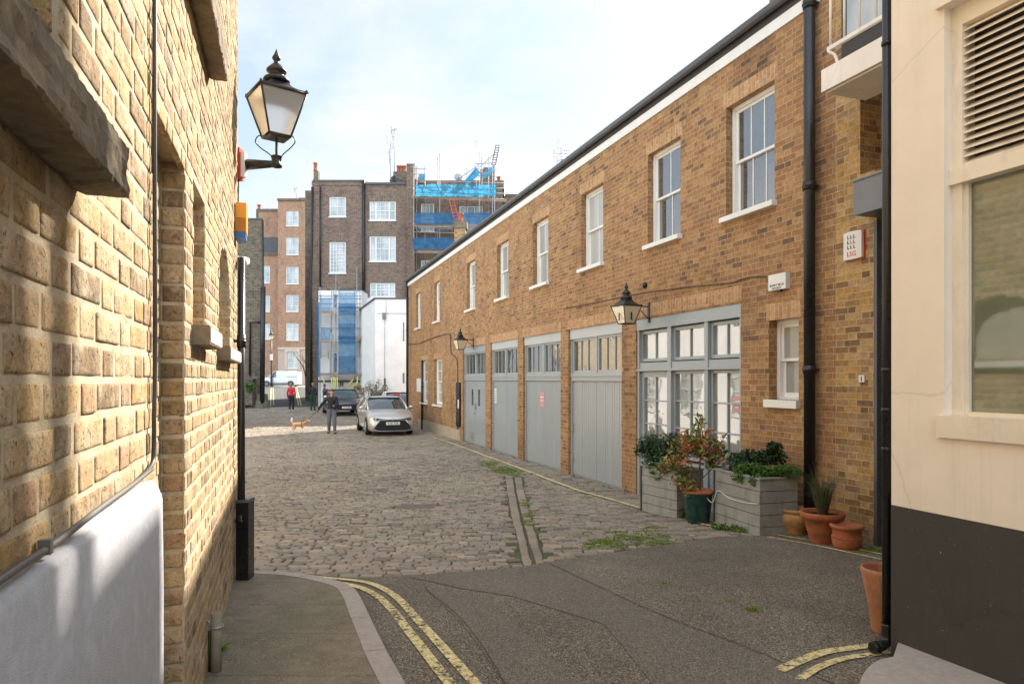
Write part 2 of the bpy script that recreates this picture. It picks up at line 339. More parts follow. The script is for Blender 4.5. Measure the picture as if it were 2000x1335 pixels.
def paving():
    b = NB('concrete_paving'); p = b.pos()
    x, y, z = b.sep(p)
    g = b.math('MULTIPLY', b.math('SINE', b.math('MULTIPLY', x, 330.0)), b.math('SINE', b.math('MULTIPLY', y, 330.0)))
    c = b.ramp(b.noise(p, 6, 8, .7), [(.3, (.12, .10, .07)), (.7, (.26, .215, .155))])
    c = b.mix(b.mrange(b.noise(p, 1.3, 5, .6), .45, .65, 0, .5), c, (.085, .10, .05))
    jy = b.math('ABSOLUTE', b.math('SUBTRACT', b.math('FRACT', b.math('DIVIDE', b.math('ADD', y, b.math('MULTIPLY', b.noise(p, 4, 3, .6), .03)), .62)), .5))
    jm = b.mrange(jy, .0, .008, 1, 0)
    c = b.mix(jm, c, (.035, .03, .02))
    c = b.mix(b.mrange(b.noise(p, 110, 3, .6), .56, .64, 0, .75), c, (.36, .31, .24))
    b.bump(b.math('SUBTRACT', b.math('ADD', b.math('MULTIPLY', g, .4), b.noise(p, 60, 5, .6)), jm), .5, .005)
    return b.done(c, .85)
M['paving'] = paving()
def linepaint():
    b = NB('worn_yellow_line'); p = b.pos()
    c = b.ramp(b.noise(p, 20, 6, .7), [(.3, (.62, .51, .22)), (.7, (.80, .70, .38))])
    w = b.mrange(b.noise(p, 34, 10, .85), .50, .62, 0, .95)
    c = b.mix(w, c, (.15, .13, .10))
    b.bump(b.noise(p, 120, 5, .6), .6, .004)
    tp = b.n.new('ShaderNodeBsdfTransparent'); ms = b.n.new('ShaderNodeMixShader')
    hole = b.mrange(b.math('ADD', b.noise(p, 22, 10, .82), b.math('MULTIPLY', b.noise(p, 1.8, 3, .5), .22)), .64, .67)
    b.l.new(hole, ms.inputs[0]); b.l.new(b.b.outputs[0], ms.inputs[1]); b.l.new(tp.outputs[0], ms.inputs[2]); b.l.new(ms.outputs[0], b.out.inputs[0])
    return b.done(c, .75)
M['line'] = linepaint()
def net(name, col, alpha):
    b = NB(name); p = b.pos(); k = b.mrange(b.noise(p, 2.5, 5, .6), .3, .7, .7, 1.25)
    c = b.mix(1.0, col, b.comb(k, k, k), 'MULTIPLY')
    tr = b.n.new('ShaderNodeBsdfTranslucent'); b.put(tr.inputs[0], c); mx = b.n.new('ShaderNodeMixShader'); mx.inputs[0].default_value = .45
    b.l.new(b.b.outputs[0], mx.inputs[1]); b.l.new(tr.outputs[0], mx.inputs[2])
    tp = b.n.new('ShaderNodeBsdfTransparent'); m2 = b.n.new('ShaderNodeMixShader'); m2.inputs[0].default_value = alpha
    b.l.new(tp.outputs[0], m2.inputs[1]); b.l.new(mx.outputs[0], m2.inputs[2]); b.l.new(m2.outputs[0], b.out.inputs[0])
    b.bump(b.noise(p, 5, 4, .6), .6, .05)
    return b.done(c, .6)
M['net'] = net('blue_debris_netting', (.02, .19, .42), .80)
M['net_thin'] = net('thin_blue_netting', (.06, .34, .62), .62)
M['net_cyan'] = net('cyan_tarpaulin', (.06, .33, .52), .88)

# ---------------------------------------------------------------- mesh builder
class Fr:
    """A vertical plane: s runs along it, z up, o outwards from its face."""
    def __init__(s, org, u, n): s.o = Vector((org[0], org[1], 0)); s.u = Vector((u[0], u[1], 0)).normalized(); s.n = Vector((n[0], n[1], 0)).normalized()
    def pt(s, a, z, o=0.0): v = s.o + s.u * a + s.n * o; return Vector((v.x, v.y, z))
class VPFr(Fr):
    """Plane running to the photo's vanishing point vx, a metres beside the camera."""
    def __init__(s, a, vx, side):
        u = Vector(((vx - CX) / F, 1, 0)).normalized(); s.cos = u.y; s.a = a; s.vx = vx
        n = Vector((-u.y, u.x, 0)) if side > 0 else Vector((u.y, -u.x, 0))
        Fr.__init__(s, (a, 0), u, n)
    def D(s, x): return s.a * F / (x - s.vx)
    def S(s, x): return s.D(x) / s.cos
    def Z(s, x, y): return CAMZ - (y - HY) * s.D(x) / F
def PX(x, d): return (x - CX) * d / F
def PZ(y, d): return CAMZ - (y - HY) * d / F
def P(x, y, d): return Vector((PX(x, d), d, PZ(y, d)))
def facing(d): return Fr((0, d), (1, 0), (0, -1))   # s = world X

class MB:
    def __init__(s): s.v = []; s.f = []; s.r = []; s.sm = []
    def face(s, pts, r=0.0, smooth=False):
        i = len(s.v); s.v += [tuple(p) for p in pts]; s.f.append(tuple(range(i, i + len(pts)))); s.r.append(r); s.sm.append(smooth); return s
    def hexa(s, p, r=0.0):   # 8 points: bottom 4 ccw, top 4 ccw
        i = len(s.v); s.v += [tuple(q) for q in p]
        for f in ((3, 2, 1, 0), (4, 5, 6, 7), (0, 1, 5, 4), (1, 2, 6, 5), (2, 3, 7, 6), (3, 0, 4, 7)):
            s.f.append(tuple(i + k for k in f)); s.r.append(r); s.sm.append(False)
        return s
    def box(s, x0, x1, y0, y1, z0, z1, r=0.0):
        return s.hexa([(x0, y0, z0), (x1, y0, z0), (x1, y1, z0), (x0, y1, z0), (x0, y0, z1), (x1, y0, z1), (x1, y1, z1), (x0, y1, z1)], r)
    def fbox(s, fr, a0, a1, z0, z1, o0, o1, r=0.0):
        q = [fr.pt(a0, z0, o0), fr.pt(a1, z0, o0), fr.pt(a1, z0, o1), fr.pt(a0, z0, o1)]
        return s.hexa(q + [Vector((p.x, p.y, z1)) for p in q], r)
    def tube(s, path, r, seg=8, caps=True, rad=None):
        path = [Vector(p) for p in path]; n = len(path); base = len(s.v)
        up = None
        for k, p in enumerate(path):
            t = (path[min(k + 1, n - 1)] - path[max(k - 1, 0)]).normalized()
            if up is None: up = Vector((0, 0, 1)) if abs(t.z) < .9 else Vector((1, 0, 0))
            a = t.cross(up).normalized(); b = a.cross(t).normalized(); up = b
            rr = rad[k] if rad else r
            for j in range(seg):
                an = 2 * math.pi * j / seg
                s.v.append(tuple(p + a * math.cos(an) * rr + b * math.sin(an) * rr))
        for k in range(n - 1):
            for j in range(seg):
                j2 = (j + 1) % seg
                s.f.append((base + k * seg + j, base + k * seg + j2, base + (k + 1) * seg + j2, base + (k + 1) * seg + j)); s.r.append(0); s.sm.append(seg > 5)
        if caps:
            s.f.append(tuple(base + j for j in reversed(range(seg)))); s.r.append(0); s.sm.append(False)
            s.f.append(tuple(base + (n - 1) * seg + j for j in range(seg))); s.r.append(0); s.sm.append(False)
        return s
    def lathe(s, c, prof, seg=24, smooth=True, rot=0.0, wob=0):
        c = Vector(c); base = len(s.v)
        for (r, z) in prof:
            for j in range(seg):
                an = 2 * math.pi * j / seg + rot
                s.v.append((c.x + math.cos(an) * r, c.y + math.sin(an) * r, c.z + z))
        for k in range(len(prof) - 1):
            for j in range(seg):
                j2 = (j + 1) % seg
                s.f.append((base + k * seg + j, base + k * seg + j2, base + (k + 1) * seg + j2, base + (k + 1) * seg + j)); s.r.append(0); s.sm.append(smooth)
        s.f.append(tuple(base + j for j in reversed(range(seg)))); s.r.append(0); s.sm.append(False)
        s.f.append(tuple(base + (len(prof) - 1) * seg + j for j in range(seg))); s.r.append(0); s.sm.append(False)
        return s
    def ball(s, c, rx, ry=None, rz=None, seg=10, rings=7):
        ry = ry or rx; rz = rz or rx; c = Vector(c); base = len(s.v)
        s.v.append((c.x, c.y, c.z - rz))
        for i in range(1, rings):
            ph = math.pi * i / rings - math.pi / 2
            for j in range(seg):
                an = 2 * math.pi * j / seg
                s.v.append((c.x + rx * math.cos(ph) * math.cos(an), c.y + ry * math.cos(ph) * math.sin(an), c.z + rz * math.sin(ph)))
        s.v.append((c.x, c.y, c.z + rz)); top = len(s.v) - 1
        for j in range(seg):
            j2 = (j + 1) % seg
            s.f.append((base, base + 1 + j2, base + 1 + j)); s.f.append((top, base + 1 + (rings - 2) * seg + j, base + 1 + (rings - 2) * seg + j2))
            for i in range(rings - 2):
                a = base + 1 + i * seg
                s.f.append((a + j, a + j2, a + seg + j2, a + seg + j))
        k = len(s.f) - len(s.r); s.r += [0] * k; s.sm += [True] * k
        return s
    def capsule(s, p0, r0, p1, r1, seg=12):
        p0, p1 = Vector(p0), Vector(p1); t = (p1 - p0); L = t.length; t = t.normalized() if L else Vector((0, 0, 1))
        path, rad = [], []
        for k in range(4, 0, -1):
            a = k / 4 * 1.35; path.append(p0 - t * math.sin(a) * r0); rad.append(max(math.cos(a) * r0, r0 * .05))
        path.append(p0); rad.append(r0); path.append(p1); rad.append(r1)
        for k in range(1, 5):
            a = k / 4 * 1.35; path.append(p1 + t * math.sin(a) * r1); rad.append(max(math.cos(a) * r1, r1 * .05))
        return s.tube(path, 0, seg, True, rad)
    def grid(s, rows, smooth=True, r=0.0, closed=False):
        n, m = len(rows), len(rows[0]); base = len(s.v)
        for row in rows: s.v += [tuple(p) for p in row]
        for i in range(n - 1):
            for j in range(m if closed else m - 1):
                j2 = (j + 1) % m
                s.f.append((base + i * m + j, base + i * m + j2, base + (i + 1) * m + j2, base + (i + 1) * m + j)); s.r.append(r); s.sm.append(smooth)
        return s
    def wall(s, fr, a0, a1, z0, z1, ops, th, back=True):
        """Wall with recessed openings: ops = [(a0,a1,z0,z1[,depth])]."""
        A = sorted(set([a0, a1] + [v for o in ops for v in o[:2] if a0 < v < a1])); Z = sorted(set([z0, z1] + [v for o in ops for v in o[2:4] if z0 < v < z1]))
        def q(b0, b1, c0, c1, o): s.face([fr.pt(b0, c0, o), fr.pt(b1, c0, o), fr.pt(b1, c1, o), fr.pt(b0, c1, o)])
        for i in range(len(A) - 1):
            for j in range(len(Z) - 1):
                am, zm = (A[i] + A[i + 1]) / 2, (Z[j] + Z[j + 1]) / 2
                dep = 0
                for o in ops:
                    if o[0] < am < o[1] and o[2] < zm < o[3]: dep = o[4] if len(o) > 4 else th * .9
                q(A[i], A[i + 1], Z[j], Z[j + 1], -dep)
        for o in ops:
            d = o[4] if len(o) > 4 else th * .9
            b0, b1, c0, c1 = max(o[0], a0), min(o[1], a1), max(o[2], z0), min(o[3], z1)
            for (x0, y0, x1, y1) in ((b0, c0, b0, c1), (b1, c1, b1, c0), (b0, c1, b1, c1), (b1, c0, b0, c0)):
                s.face([fr.pt(x0, y0, 0), fr.pt(x1, y1, 0), fr.pt(x1, y1, -d), fr.pt(x0, y0, -d)])
        for (x0, y0, x1, y1) in ((a0, z0, a0, z1), (a1, z1, a1, z0), (a0, z1, a1, z1), (a1, z0, a0, z0)):
            s.face([fr.pt(x0, y0, 0), fr.pt(x0, y0, -th), fr.pt(x1, y1, -th), fr.pt(x1, y1, 0)])
        if back: q(a1, a0, z0, z1, -th)
        return s
    def build(s, name, mat, parent=None, mode='box', mods=None):
        me = bpy.data.meshes.new(name); me.from_pydata(s.v, [], s.f); me.update()
        uvl = me.uv_layers.new(name='UVMap'); data = uvl.data
        verts = me.vertices
        for p in me.polygons:
            n = p.normal
            if abs(n.z) > .8:
                for li in p.loop_indices:
                    c = verts[me.loops[li].vertex_index].co; data[li].uv = (c.x, c.y)
            else:
                t = Vector((-n.y, n.x, 0)).normalized()
                if t.x + t.y * .37 < 0: t = -t
                for li in p.loop_indices:
                    c = verts[me.loops[li].vertex_index].co; uu = c.x * t.x + c.y * t.y
                    data[li].uv = (c.z, uu) if mode == 'soldier' else (uu, c.z)
        at = me.attributes.new('rnd', 'FLOAT', 'FACE')
        at.data.foreach_set('value', s.r)
        me.polygons.foreach_set('use_smooth', s.sm)
        me.materials.append(mat)
        o = bpy.data.objects.new(name, me); COL.objects.link(o)
        if parent is not None:
            m = Matrix.Identity(4); q = parent
            while q is not None: m = q.matrix_basis @ m; q = q.parent
            me.transform(m.inverted()); o.parent = parent
        return o

def tag(o, label=None, cat=None, group=None, kind=None):
    if label: o['label'] = label
    if cat: o['category'] = cat
    if group: o['group'] = group
    if kind: o['kind'] = kind
    return o
def thing(name, label, cat, loc=(0, 0, 0), rz=0, group=None, scale=1):
    o = bpy.data.objects.new(name, None); COL.objects.link(o); o.empty_display_size = .2
    o.location = loc; o.rotation_euler = (0, 0, rz); o.scale = (scale,) * 3
    o.matrix_basis = Matrix.Translation(Vector(loc)) @ Matrix.Rotation(rz, 4, 'Z') @ Matrix.Scale(scale, 4)
    return tag(o, label, cat, group)
def one(mb, name, mat, label, cat, group=None, **k): return tag(mb.build(name, mat, **k), label, cat, group)
def part(mb, name, mat, parent, label=None, **k): return tag(mb.build(name, mat, parent, **k), label)
def struct(mb, name, mat): return tag(mb.build(name, mat), kind='structure')
def dup(o, loc, rz=0, label=None, scale=None):
    def cp(a, par):
        c = a.copy(); COL.objects.link(c); c.parent = par
        for ch in [x for x in bpy.data.objects if x.parent == a]: cp(ch, c)
        return c
    c = cp(o, None); c.location = loc; c.rotation_euler = (0, 0, rz)
    if scale: c.scale = (scale,) * 3
    if label: c['label'] = label
    return c
def text(body, size, fr, a, z, o, name, mat, parent, mirror=False, bold=0.0, ext=.0015, align='CENTER', label=None):
    """Lettering as a mesh on plane fr, centred at (a, z), reading left to right for someone facing the plane."""
    cu = bpy.data.curves.new('lettering', 'FONT'); cu.body = body; cu.size = size; cu.align_x = align; cu.align_y = 'CENTER'; cu.extrude = ext; cu.offset = bold; cu.resolution_u = 2
    to = bpy.data.objects.new('lettering', cu); COL.objects.link(to)
    dg = bpy.context.evaluated_depsgraph_get(); me = bpy.data.meshes.new_from_object(to.evaluated_get(dg))
    bpy.data.objects.remove(to); bpy.data.curves.remove(cu)
    right = fr.n.cross(Vector((0, 0, 1))) * -1     # viewer's right
    org = fr.pt(a, z, o)
    mb = MB()
    for p in me.polygons:
        mb.face([org + right * me.vertices[i].co.x + Vector((0, 0, me.vertices[i].co.y)) + fr.n * me.vertices[i].co.z for i in p.vertices])
    bpy.data.meshes.remove(me)
    return part(mb, name, mat, parent, label)
# ---------------------------------------------------------------- ground
HK = [(-30, 1.5), (0, 1.5), (3, 1.54), (4, 1.57), (5.5, 1.65), (7, 1.77), (8.25, 1.84), (9.2, 1.90), (10.5, 1.98), (12.8, 2.09), (18, 2.12), (24, 2.13), (30, 2.16), (36, 2.12), (43, 1.96), (47.5, 1.88), (60, 1.45), (78, .86), (90, .80), (600, .80)]
def H(y):
    for (y0, h0), (y1, h1) in zip(HK, HK[1:]):
        if y <= y1: return h0 + (h1 - h0) * (y - y0) / (y1 - y0)
    return HK[-1][1]
def zg(y): return CAMZ - H(y)
def G(x, y, up=0.0):
    """Ground point seen at photo pixel (x, y)."""
    lo, hi = .8, 400.0
    for _ in range(60):
        d = (lo + hi) / 2
        if (H(d) - up) * F / d > (y - HY): lo = d
        else: hi = d
    return Vector((PX(x, d), d, zg(d) + up))
def drape(mb, poly, up, step=.5, side=0.0):
    bm = bmesh.new(); vs = [bm.verts.new((p[0], p[1], 0)) for p in poly]; bm.faces.new(vs); bmesh.ops.triangulate(bm, faces=bm.faces[:])
    y = math.floor(min(p[1] for p in poly) / step) * step; ym = max(p[1] for p in poly)
    while y < ym:
        g = bm.verts[:] + bm.edges[:] + bm.faces[:]
        bmesh.ops.bisect_plane(bm, geom=g, plane_co=(0, y, 0), plane_no=(0, 1, 0)); y += step
    bm.normal_update()
    for f in bm.faces:
        vv = [v.co for v in f.verts]
        if f.normal.z < 0: vv = vv[::-1]
        mb.face([(v.x, v.y, zg(v.y) + up) for v in vv])
    bm.free()
    if side:
        n = len(poly)
        for i in range(n):
            a, b = poly[i], poly[(i + 1) % n]; k = max(1, int((Vector(b[:2]) - Vector(a[:2])).length / step))
            for j in range(k):
                p = [a[0] + (b[0] - a[0]) * j / k, a[1] + (b[1] - a[1]) * j / k]; q = [a[0] + (b[0] - a[0]) * (j + 1) / k, a[1] + (b[1] - a[1]) * (j + 1) / k]
                mb.face([(p[0], p[1], zg(p[1]) - side), (q[0], q[1], zg(q[1]) - side), (q[0], q[1], zg(q[1]) + up), (p[0], p[1], zg(p[1]) + up)])
    return mb
def inpoly(x, y, poly):
    c = False; j = len(poly) - 1
    for i in range(len(poly)):
        a, b = poly[i], poly[j]
        if (a[1] > y) != (b[1] > y) and x < (b[0] - a[0]) * (y - a[1]) / (b[1] - a[1]) + a[0]: c = not c
        j = i
    return c
def smooth_line(pts, k=6):
    """Catmull-Rom through points."""
    pts = [Vector(p) for p in pts]; out = []
    for i in range(len(pts) - 1):
        p0, p1, p2, p3 = pts[max(i - 1, 0)], pts[i], pts[i + 1], pts[min(i + 2, len(pts) - 1)]
        for j in range(k):
            t = j / k; out.append(.5 * ((2 * p1) + (p2 - p0) * t + (2 * p0 - 5 * p1 + 4 * p2 - p3) * t * t + (3 * p1 - p0 - 3 * p2 + p3) * t ** 3))
    return out + [pts[-1]]
ys = sorted(set([k[0] for k in HK] + [x * 2 for x in range(0, 46)])); mb = MB()
for y0, y1 in zip(ys, ys[1:]):
    mb.face([(-300, y0, zg(y0) - .035), (300, y0, zg(y0) - .035), (300, y1, zg(y1) - .035), (-300, y1, zg(y1) - .035)], 0, True)
struct(mb, 'ground', M['joint'])

MEWS = VPFr(6.54, 534, 1); LEFT = VPFr(-.396, 557, -1); CREAM = VPFr(3.54, 515, 1)
# asphalt: boundary with the cobbles read off the photo
edge = [G(*p) for p in ((1560, 1036), (1510, 1045), (1400, 1048), (1270, 1068), (1130, 1088), (1072, 1097), (1018, 1106), (900, 1117), (760, 1126), (700, 1129), (600, 1122), (480, 1118))]
asph = [(p.x, p.y) for p in edge] + [(-3.2, edge[-1].y), (-3.2, -6), (4.6, -6), (4.6, edge[0].y)]
struct(drape(MB(), asph, .004), 'road', M['asphalt'])
def gpoly(pts, up=0): return [tuple(G(*p).xy) for p in pts]
mb = MB()
drape(mb, gpoly([(800, 1128), (1030, 1106), (1085, 1100), (1160, 1140), (1270, 1200), (1640, 1340), (1700, 1500), (1400, 1500), (1180, 1220), (1000, 1165), (900, 1150)]), .008)
drape(mb, gpoly([(830, 1150), (930, 1160), (1010, 1225), (1130, 1335), (1250, 1500), (1000, 1500), (985, 1335), (900, 1215)]), .008)
struct(mb, 'road_patch', M['asphalt_smooth'])

# setts, laid in courses across the yard
def wall_x(y): return 6.54 - .3496 * y
asph_poly = asph
chan_a, chan_b = [G(*p) for p in ((986, 929), (998, 1010), (1021, 1107))], [G(*p) for p in ((1020, 929), (1040, 1010), (1068, 1100))]
def chan(y):
    def ip(L):
        L = sorted(L, key=lambda p: p.y)
        if y < L[0].y or y > L[-1].y: return None
        for a, b in zip(L, L[1:]):
            if y <= b.y: return a.x + (b.x - a.x) * (y - a.y) / (b.y - a.y)
    return ip(chan_a), ip(chan_b)
def sett(mb, cx, cy, w, l, rot, rng, z=None, lift=0, r=None):
    ca, sa = math.cos(rot), math.sin(rot); z0 = (zg(cy) if z is None else z) + lift; j = lambda a: rng.uniform(-a, a)
    tx, ty = j(.018), j(.03); base = len(mb.v); c = .010
    ring = [(-w, -l), (w, -l), (w, l), (-w, l)]
    ring = [(x + j(.008), y + j(.006)) for x, y in ring]
    for (f, dz) in ((1.0, -.04), (1.0, -.009), (.0, 0)):
        for (x, y) in ring:
            if f == 0: x2 = x - math.copysign(min(c, w * .3), x); y2 = y - math.copysign(min(c, l * .3), y)
            else: x2, y2 = x, y
            z_ = z0 + dz + (tx * x2 + ty * y2 if dz > -.03 else 0)
            mb.v.append((cx + ca * x2 - sa * y2, cy + sa * x2 + ca * y2, z_))
    rr = rng.random() if r is None else r
    for a in range(2):
        for k in range(4):
            k2 = (k + 1) % 4; mb.f.append((base + a * 4 + k, base + a * 4 + k2, base + a * 4 + 4 + k2, base + a * 4 + 4 + k)); mb.r.append(rr); mb.sm.append(False)
    mb.f.append((base + 8, base + 9, base + 10, base + 11)); mb.r.append(rr); mb.sm.append(False)
rng = random.Random(3); mb = MB(); y = 5.2
while y < 47.5:
    rh = rng.uniform(.085, .115) * (1 if y < 22 else 1.2)
    x = -.43 * y - 1.6 + rng.uniform(0, .2); xe = min(wall_x(y) - .02, 4.5)
    if y > 33: xe = -.8
    if y > 36: xe = -2
    while x < xe:
        w = rng.uniform(.09, .22); cx = x + w / 2; bow = .05 * math.sin(cx * .9 + y * .3) + .03 * math.sin(cx * 2.3)
        cy = y + bow
        a, b = chan(cy)
        ok = not inpoly(cx, cy - .05, asph_poly) and not (a is not None and b is not None and a - w / 2 + .03 < cx < b + w / 2 - .03)
        if ok and not (abs(cx + 1.52) < .34 and abs(cy - 10.8) < .28): sett(mb, cx, cy, w / 2 - .006, rh / 2 - .0075, rng.uniform(-.02, .02) + math.cos(cx * .9) * .03, rng, lift=rng.uniform(-.006, .003))
        x += w
    y += rh
# two rows of larger setts lining the drainage channel
for sidek in (0, 1):
    y = chan_a[2].y + .02
    while y < chan_a[0].y - .1:
        ln = rng.uniform(.2, .3); a, b = chan(y + ln / 2)
        if a is None or b is None: y += .05; continue
        w = (b - a) / 2; cx = a + w * (sidek + .5)
        sl = (chan_a[0].x - chan_a[2].x) / (chan_a[0].y - chan_a[2].y)
        sett(mb, cx, y + ln / 2, w / 2 - .02, ln / 2 - .008, -math.atan(sl), rng, lift=-.006, r=rng.uniform(.15, .75)); y += ln
for x in (-.36, -.12, .1, .3): sett(mb, x, chan_a[0].y + .06, .1, .05, 0, rng, r=.93)
struct(mb, 'courtyard_cobbles', M['cobble'])
mb = MB(); drape(mb, [(-1.84, 10.53), (-1.2, 10.53), (-1.2, 11.07), (-1.84, 11.07)], -.006)
tag(mb.build('manhole_cover', paint('rusty_cover', (.16, .12, .11), .7, .2, .4, 20, .3)), 'dark rectangular manhole cover set into the cobbles', 'manhole cover')
# far slope and street
struct(drape(MB(), [(-18.6, 47.3), (-13.3, 47.3), (-22.5, 79), (-33, 79)], .004, 2), 'ramp', M['asphalt_dark'])
struct(drape(MB(), [(-80, 79), (20, 79), (20, 200), (-80, 200)], .004, 4), 'street', paint('far_street', (.34, .32, .28), .9, 0, .2))
struct(drape(MB(), [(-46, 77.6), (10, 77.6), (10, 79), (-46, 79)], .05, 2), 'far_pavement', paint('far_paving', (.50, .46, .38), .9, 0, .15))

# pavement on the left with granite kerb
outer = [G(*p, up=.02) for p in ((478, 1127), (520, 1128), (575, 1131), (640, 1142), (686, 1156), (706, 1176), (728, 1222), (760, 1288), (795, 1350), (860, 1480))]
outer = smooth_line(outer, 4); 
def offset(line, d):
    out = []
    for i, p in enumerate(line):
        t = (line[min(i + 1, len(line) - 1)] - line[max(i - 1, 0)]); n = Vector((t.y, -t.x, 0)).normalized(); out.append(Vector((p.x + n.x * d, p.y + n.y * d, 0)))
    return out
inner = offset(outer, .135)
if inner[5].y > outer[5].y: inner = offset(outer, -.135)
pz = .085
pav = [(p.x, p.y) for p in inner] + [(inner[-1].x, -4), (-1.5, -4), (-.45, 0), (-2.7, 5.6 * 1.02)]
pav = [(p.x, p.y) for p in inner] + [(inner[-1].x - .1, -3), (-.2, -3), (-.45, .05), (inner[0].x, inner[0].y - .05)]
struct(drape(MB(), pav, pz - .004), 'pavement', M['paving'])
mb = MB(); i = 0; n = len(outer); seglen = 0; start = 0
def kerbpiece(i0, i1):
    o = outer[i0:i1 + 1]; q = inner[i0:i1 + 1]
    def gap(L):
        L = [Vector((p.x, p.y, 0)) for p in L]; a = (L[1] - L[0]).normalized() * .004; b = (L[-2] - L[-1]).normalized() * .004
        L[0] = L[0] + a; L[-1] = L[-1] + b; return L
    o, q = gap(o), gap(q)
    rows = []
    for a, b in zip(o, q):
        z = zg(a.y); t = (b - a)
        rows.append([(a.x, a.y, z - .03), (a.x + t.x * .06, a.y + t.y * .06, z + pz - .02), (a.x + t.x * .16, a.y + t.y * .16, z + pz), (b.x, b.y, zg(b.y) + pz), (b.x, b.y, zg(b.y) - .03)])
    for r0, r1 in zip(rows, rows[1:]):
        for k in range(4): mb.face([r0[k], r0[k + 1], r1[k + 1], r1[k]])
    mb.face(rows[0][::-1]); mb.face(rows[-1])
acc = 0; start = 0
for i in range(1, n):
    acc += (Vector(outer[i]).xy - Vector(outer[i - 1]).xy).length
    if acc > .62 or i == n - 1: kerbpiece(start, i); start = i; acc = 0
struct(mb, 'kerb', M['granite'])
# joint bed under the kerb
# yellow lines
def ribbon(mb, pts, w, up=.008, k=6):
    L = smooth_line([G(*p) for p in pts], k)
    for i in range(len(L) - 1):
        t0 = (L[min(i + 1, len(L) - 1)] - L[max(i - 1, 0)]); t1 = (L[min(i + 2, len(L) - 1)] - L[i])
        n0 = Vector((-t0.y, t0.x, 0)).normalized() * w / 2; n1 = Vector((-t1.y, t1.x, 0)).normalized() * w / 2
        q = [L[i] - n0, L[i] + n0, L[i + 1] + n1, L[i + 1] - n1]
        f = [(v.x, v.y, zg(v.y) + up) for v in q]
        nn = (Vector(f[1]) - Vector(f[0])).cross(Vector(f[2]) - Vector(f[0]))
        mb.face(f if nn.z > 0 else f[::-1])
mb = MB()
ribbon(mb, [(494, 1119), (560, 1123), (650, 1131), (700, 1136), (738, 1146), (776, 1169), (818, 1215), (868, 1270), (930, 1340), (1010, 1440)], .062, .012)
ribbon(mb, [(494, 1126), (560, 1128), (640, 1137), (690, 1145), (730, 1161), (765, 1192), (800, 1237), (835, 1282), (880, 1340), (950, 1440)], .062, .012)
ribbon(mb, [(843, 853), (880, 865), (940, 887), (1000, 909), (1100, 947), (1180, 972), (1252, 993)], .085, .014, 10)
ribbon(mb, [(1365, 1022), (1400, 1030), (1440, 1038)], .06, .012)
ribbon(mb, [(1500, 1050), (1560, 1060), (1640, 1076), (1722, 1094), (1800, 1115)], .05, .012)
ribbon(mb, [(1510, 1044), (1570, 1054), (1650, 1068), (1722, 1083), (1800, 1098)], .05, .012)
ribbon(mb, [(1522, 1312), (1560, 1294), (1610, 1276), (1662, 1268), (1710, 1262)], .066, .012)
ribbon(mb, [(1560, 1330), (1600, 1305), (1650, 1288), (1700, 1281), (1740, 1275)], .05, .012)
struct(mb, 'yellow_lines', M['line'])
mb = MB()
ribbon(mb, [(1072, 1101), (1160, 1142), (1300, 1205), (1450, 1262), (1640, 1345), (1760, 1420)], .008, .012)
ribbon(mb, [(830, 1150), (905, 1215), (985, 1335), (1010, 1420)], .005, .012)
struct(mb, 'road_joint', M['asphalt_dark'])
# right-hand pavement stub with a rounded granite end
arc = [G(*p, up=.1) for p in ((1745, 1281), (1712, 1290), (1688, 1312), (1676, 1345), (1672, 1400), (1690, 1500))]
arc = smooth_line(arc, 4)
poly = [(p.x, p.y) for p in arc] + [(arc[-1].x + .1, -2), (4.5, -2), (CREAM.pt(CREAM.S(1741), 0).x + .05, 3.86)]
struct(drape(MB(), poly, .1, .3, .05), 'pavement_corner', M['granite'])

# grass and weeds
def blades(mb, pts_fn, n, h, rng, w=.006, lean=.6):
    for _ in range(n):
        x, y = pts_fn(); z = zg(y) - .01; a = rng.uniform(0, 6.28); hh = h * rng.uniform(.4, 1.2); dx, dy = math.cos(a), math.sin(a)
        lx, ly = rng.gauss(0, lean) * hh, rng.gauss(0, lean) * hh; r = rng.random()
        mb.face([(x - dx * w, y - dy * w, z), (x + dx * w, y + dy * w, z), (x + lx, y + ly, z + hh)], r)
rng = random.Random(5); mb = MB()
def patch(px, py, rx, ry, n, h):
    c = G(px, py); q = G(px + rx, py); s = G(px, py + ry)
    ax, ay = abs(q.x - c.x), abs(c.y - s.y)
    cl = [(c.x + rng.gauss(0, ax * .5), c.y + rng.gauss(0, ay * .5)) for _ in range(max(3, n // 40))]
    def f():
        b = rng.choice(cl); return b[0] + rng.gauss(0, .035), b[1] + rng.gauss(0, .02)
    blades(mb, f, n, h, rng)
for a in ((1235, 1050, 60, 12, 2200, .028), (1190, 1062, 45, 8, 1300, .028), (1150, 1068, 30, 5, 500, .022), (1290, 1060, 30, 5, 600, .024), (1280, 1030, 30, 8, 900, .02), (985, 918, 28, 8, 3600, .035), (960, 906, 25, 6, 2000, .03), (1030, 1015, 6, 22, 500, .03), (1025, 985, 6, 18, 300, .03), (1300, 1138, 14, 6, 90, .03), (1420, 1172, 10, 5, 90, .03), (1472, 1192, 6, 3, 160, .04), (560, 935, 60, 18, 900, .014), (620, 1000, 60, 20, 500, .014), (1120, 960, 50, 15, 600, .016), (880, 862, 50, 5, 900, .03), (700, 1040, 80, 20, 400, .012), (800, 970, 120, 30, 900, .014), (1010, 925, 30, 4, 500, .04), (1095, 905, 12, 5, 200, .05), (1450, 1035, 40, 6, 500, .05), (1660, 1080, 40, 5, 300, .03), (1700, 1075, 10, 5, 300, .06)): patch(*a)
tag(mb.build('grass_tufts', M['grassblade']), 'short green grass and moss growing in the joints of the cobbles', 'grass', kind='stuff')
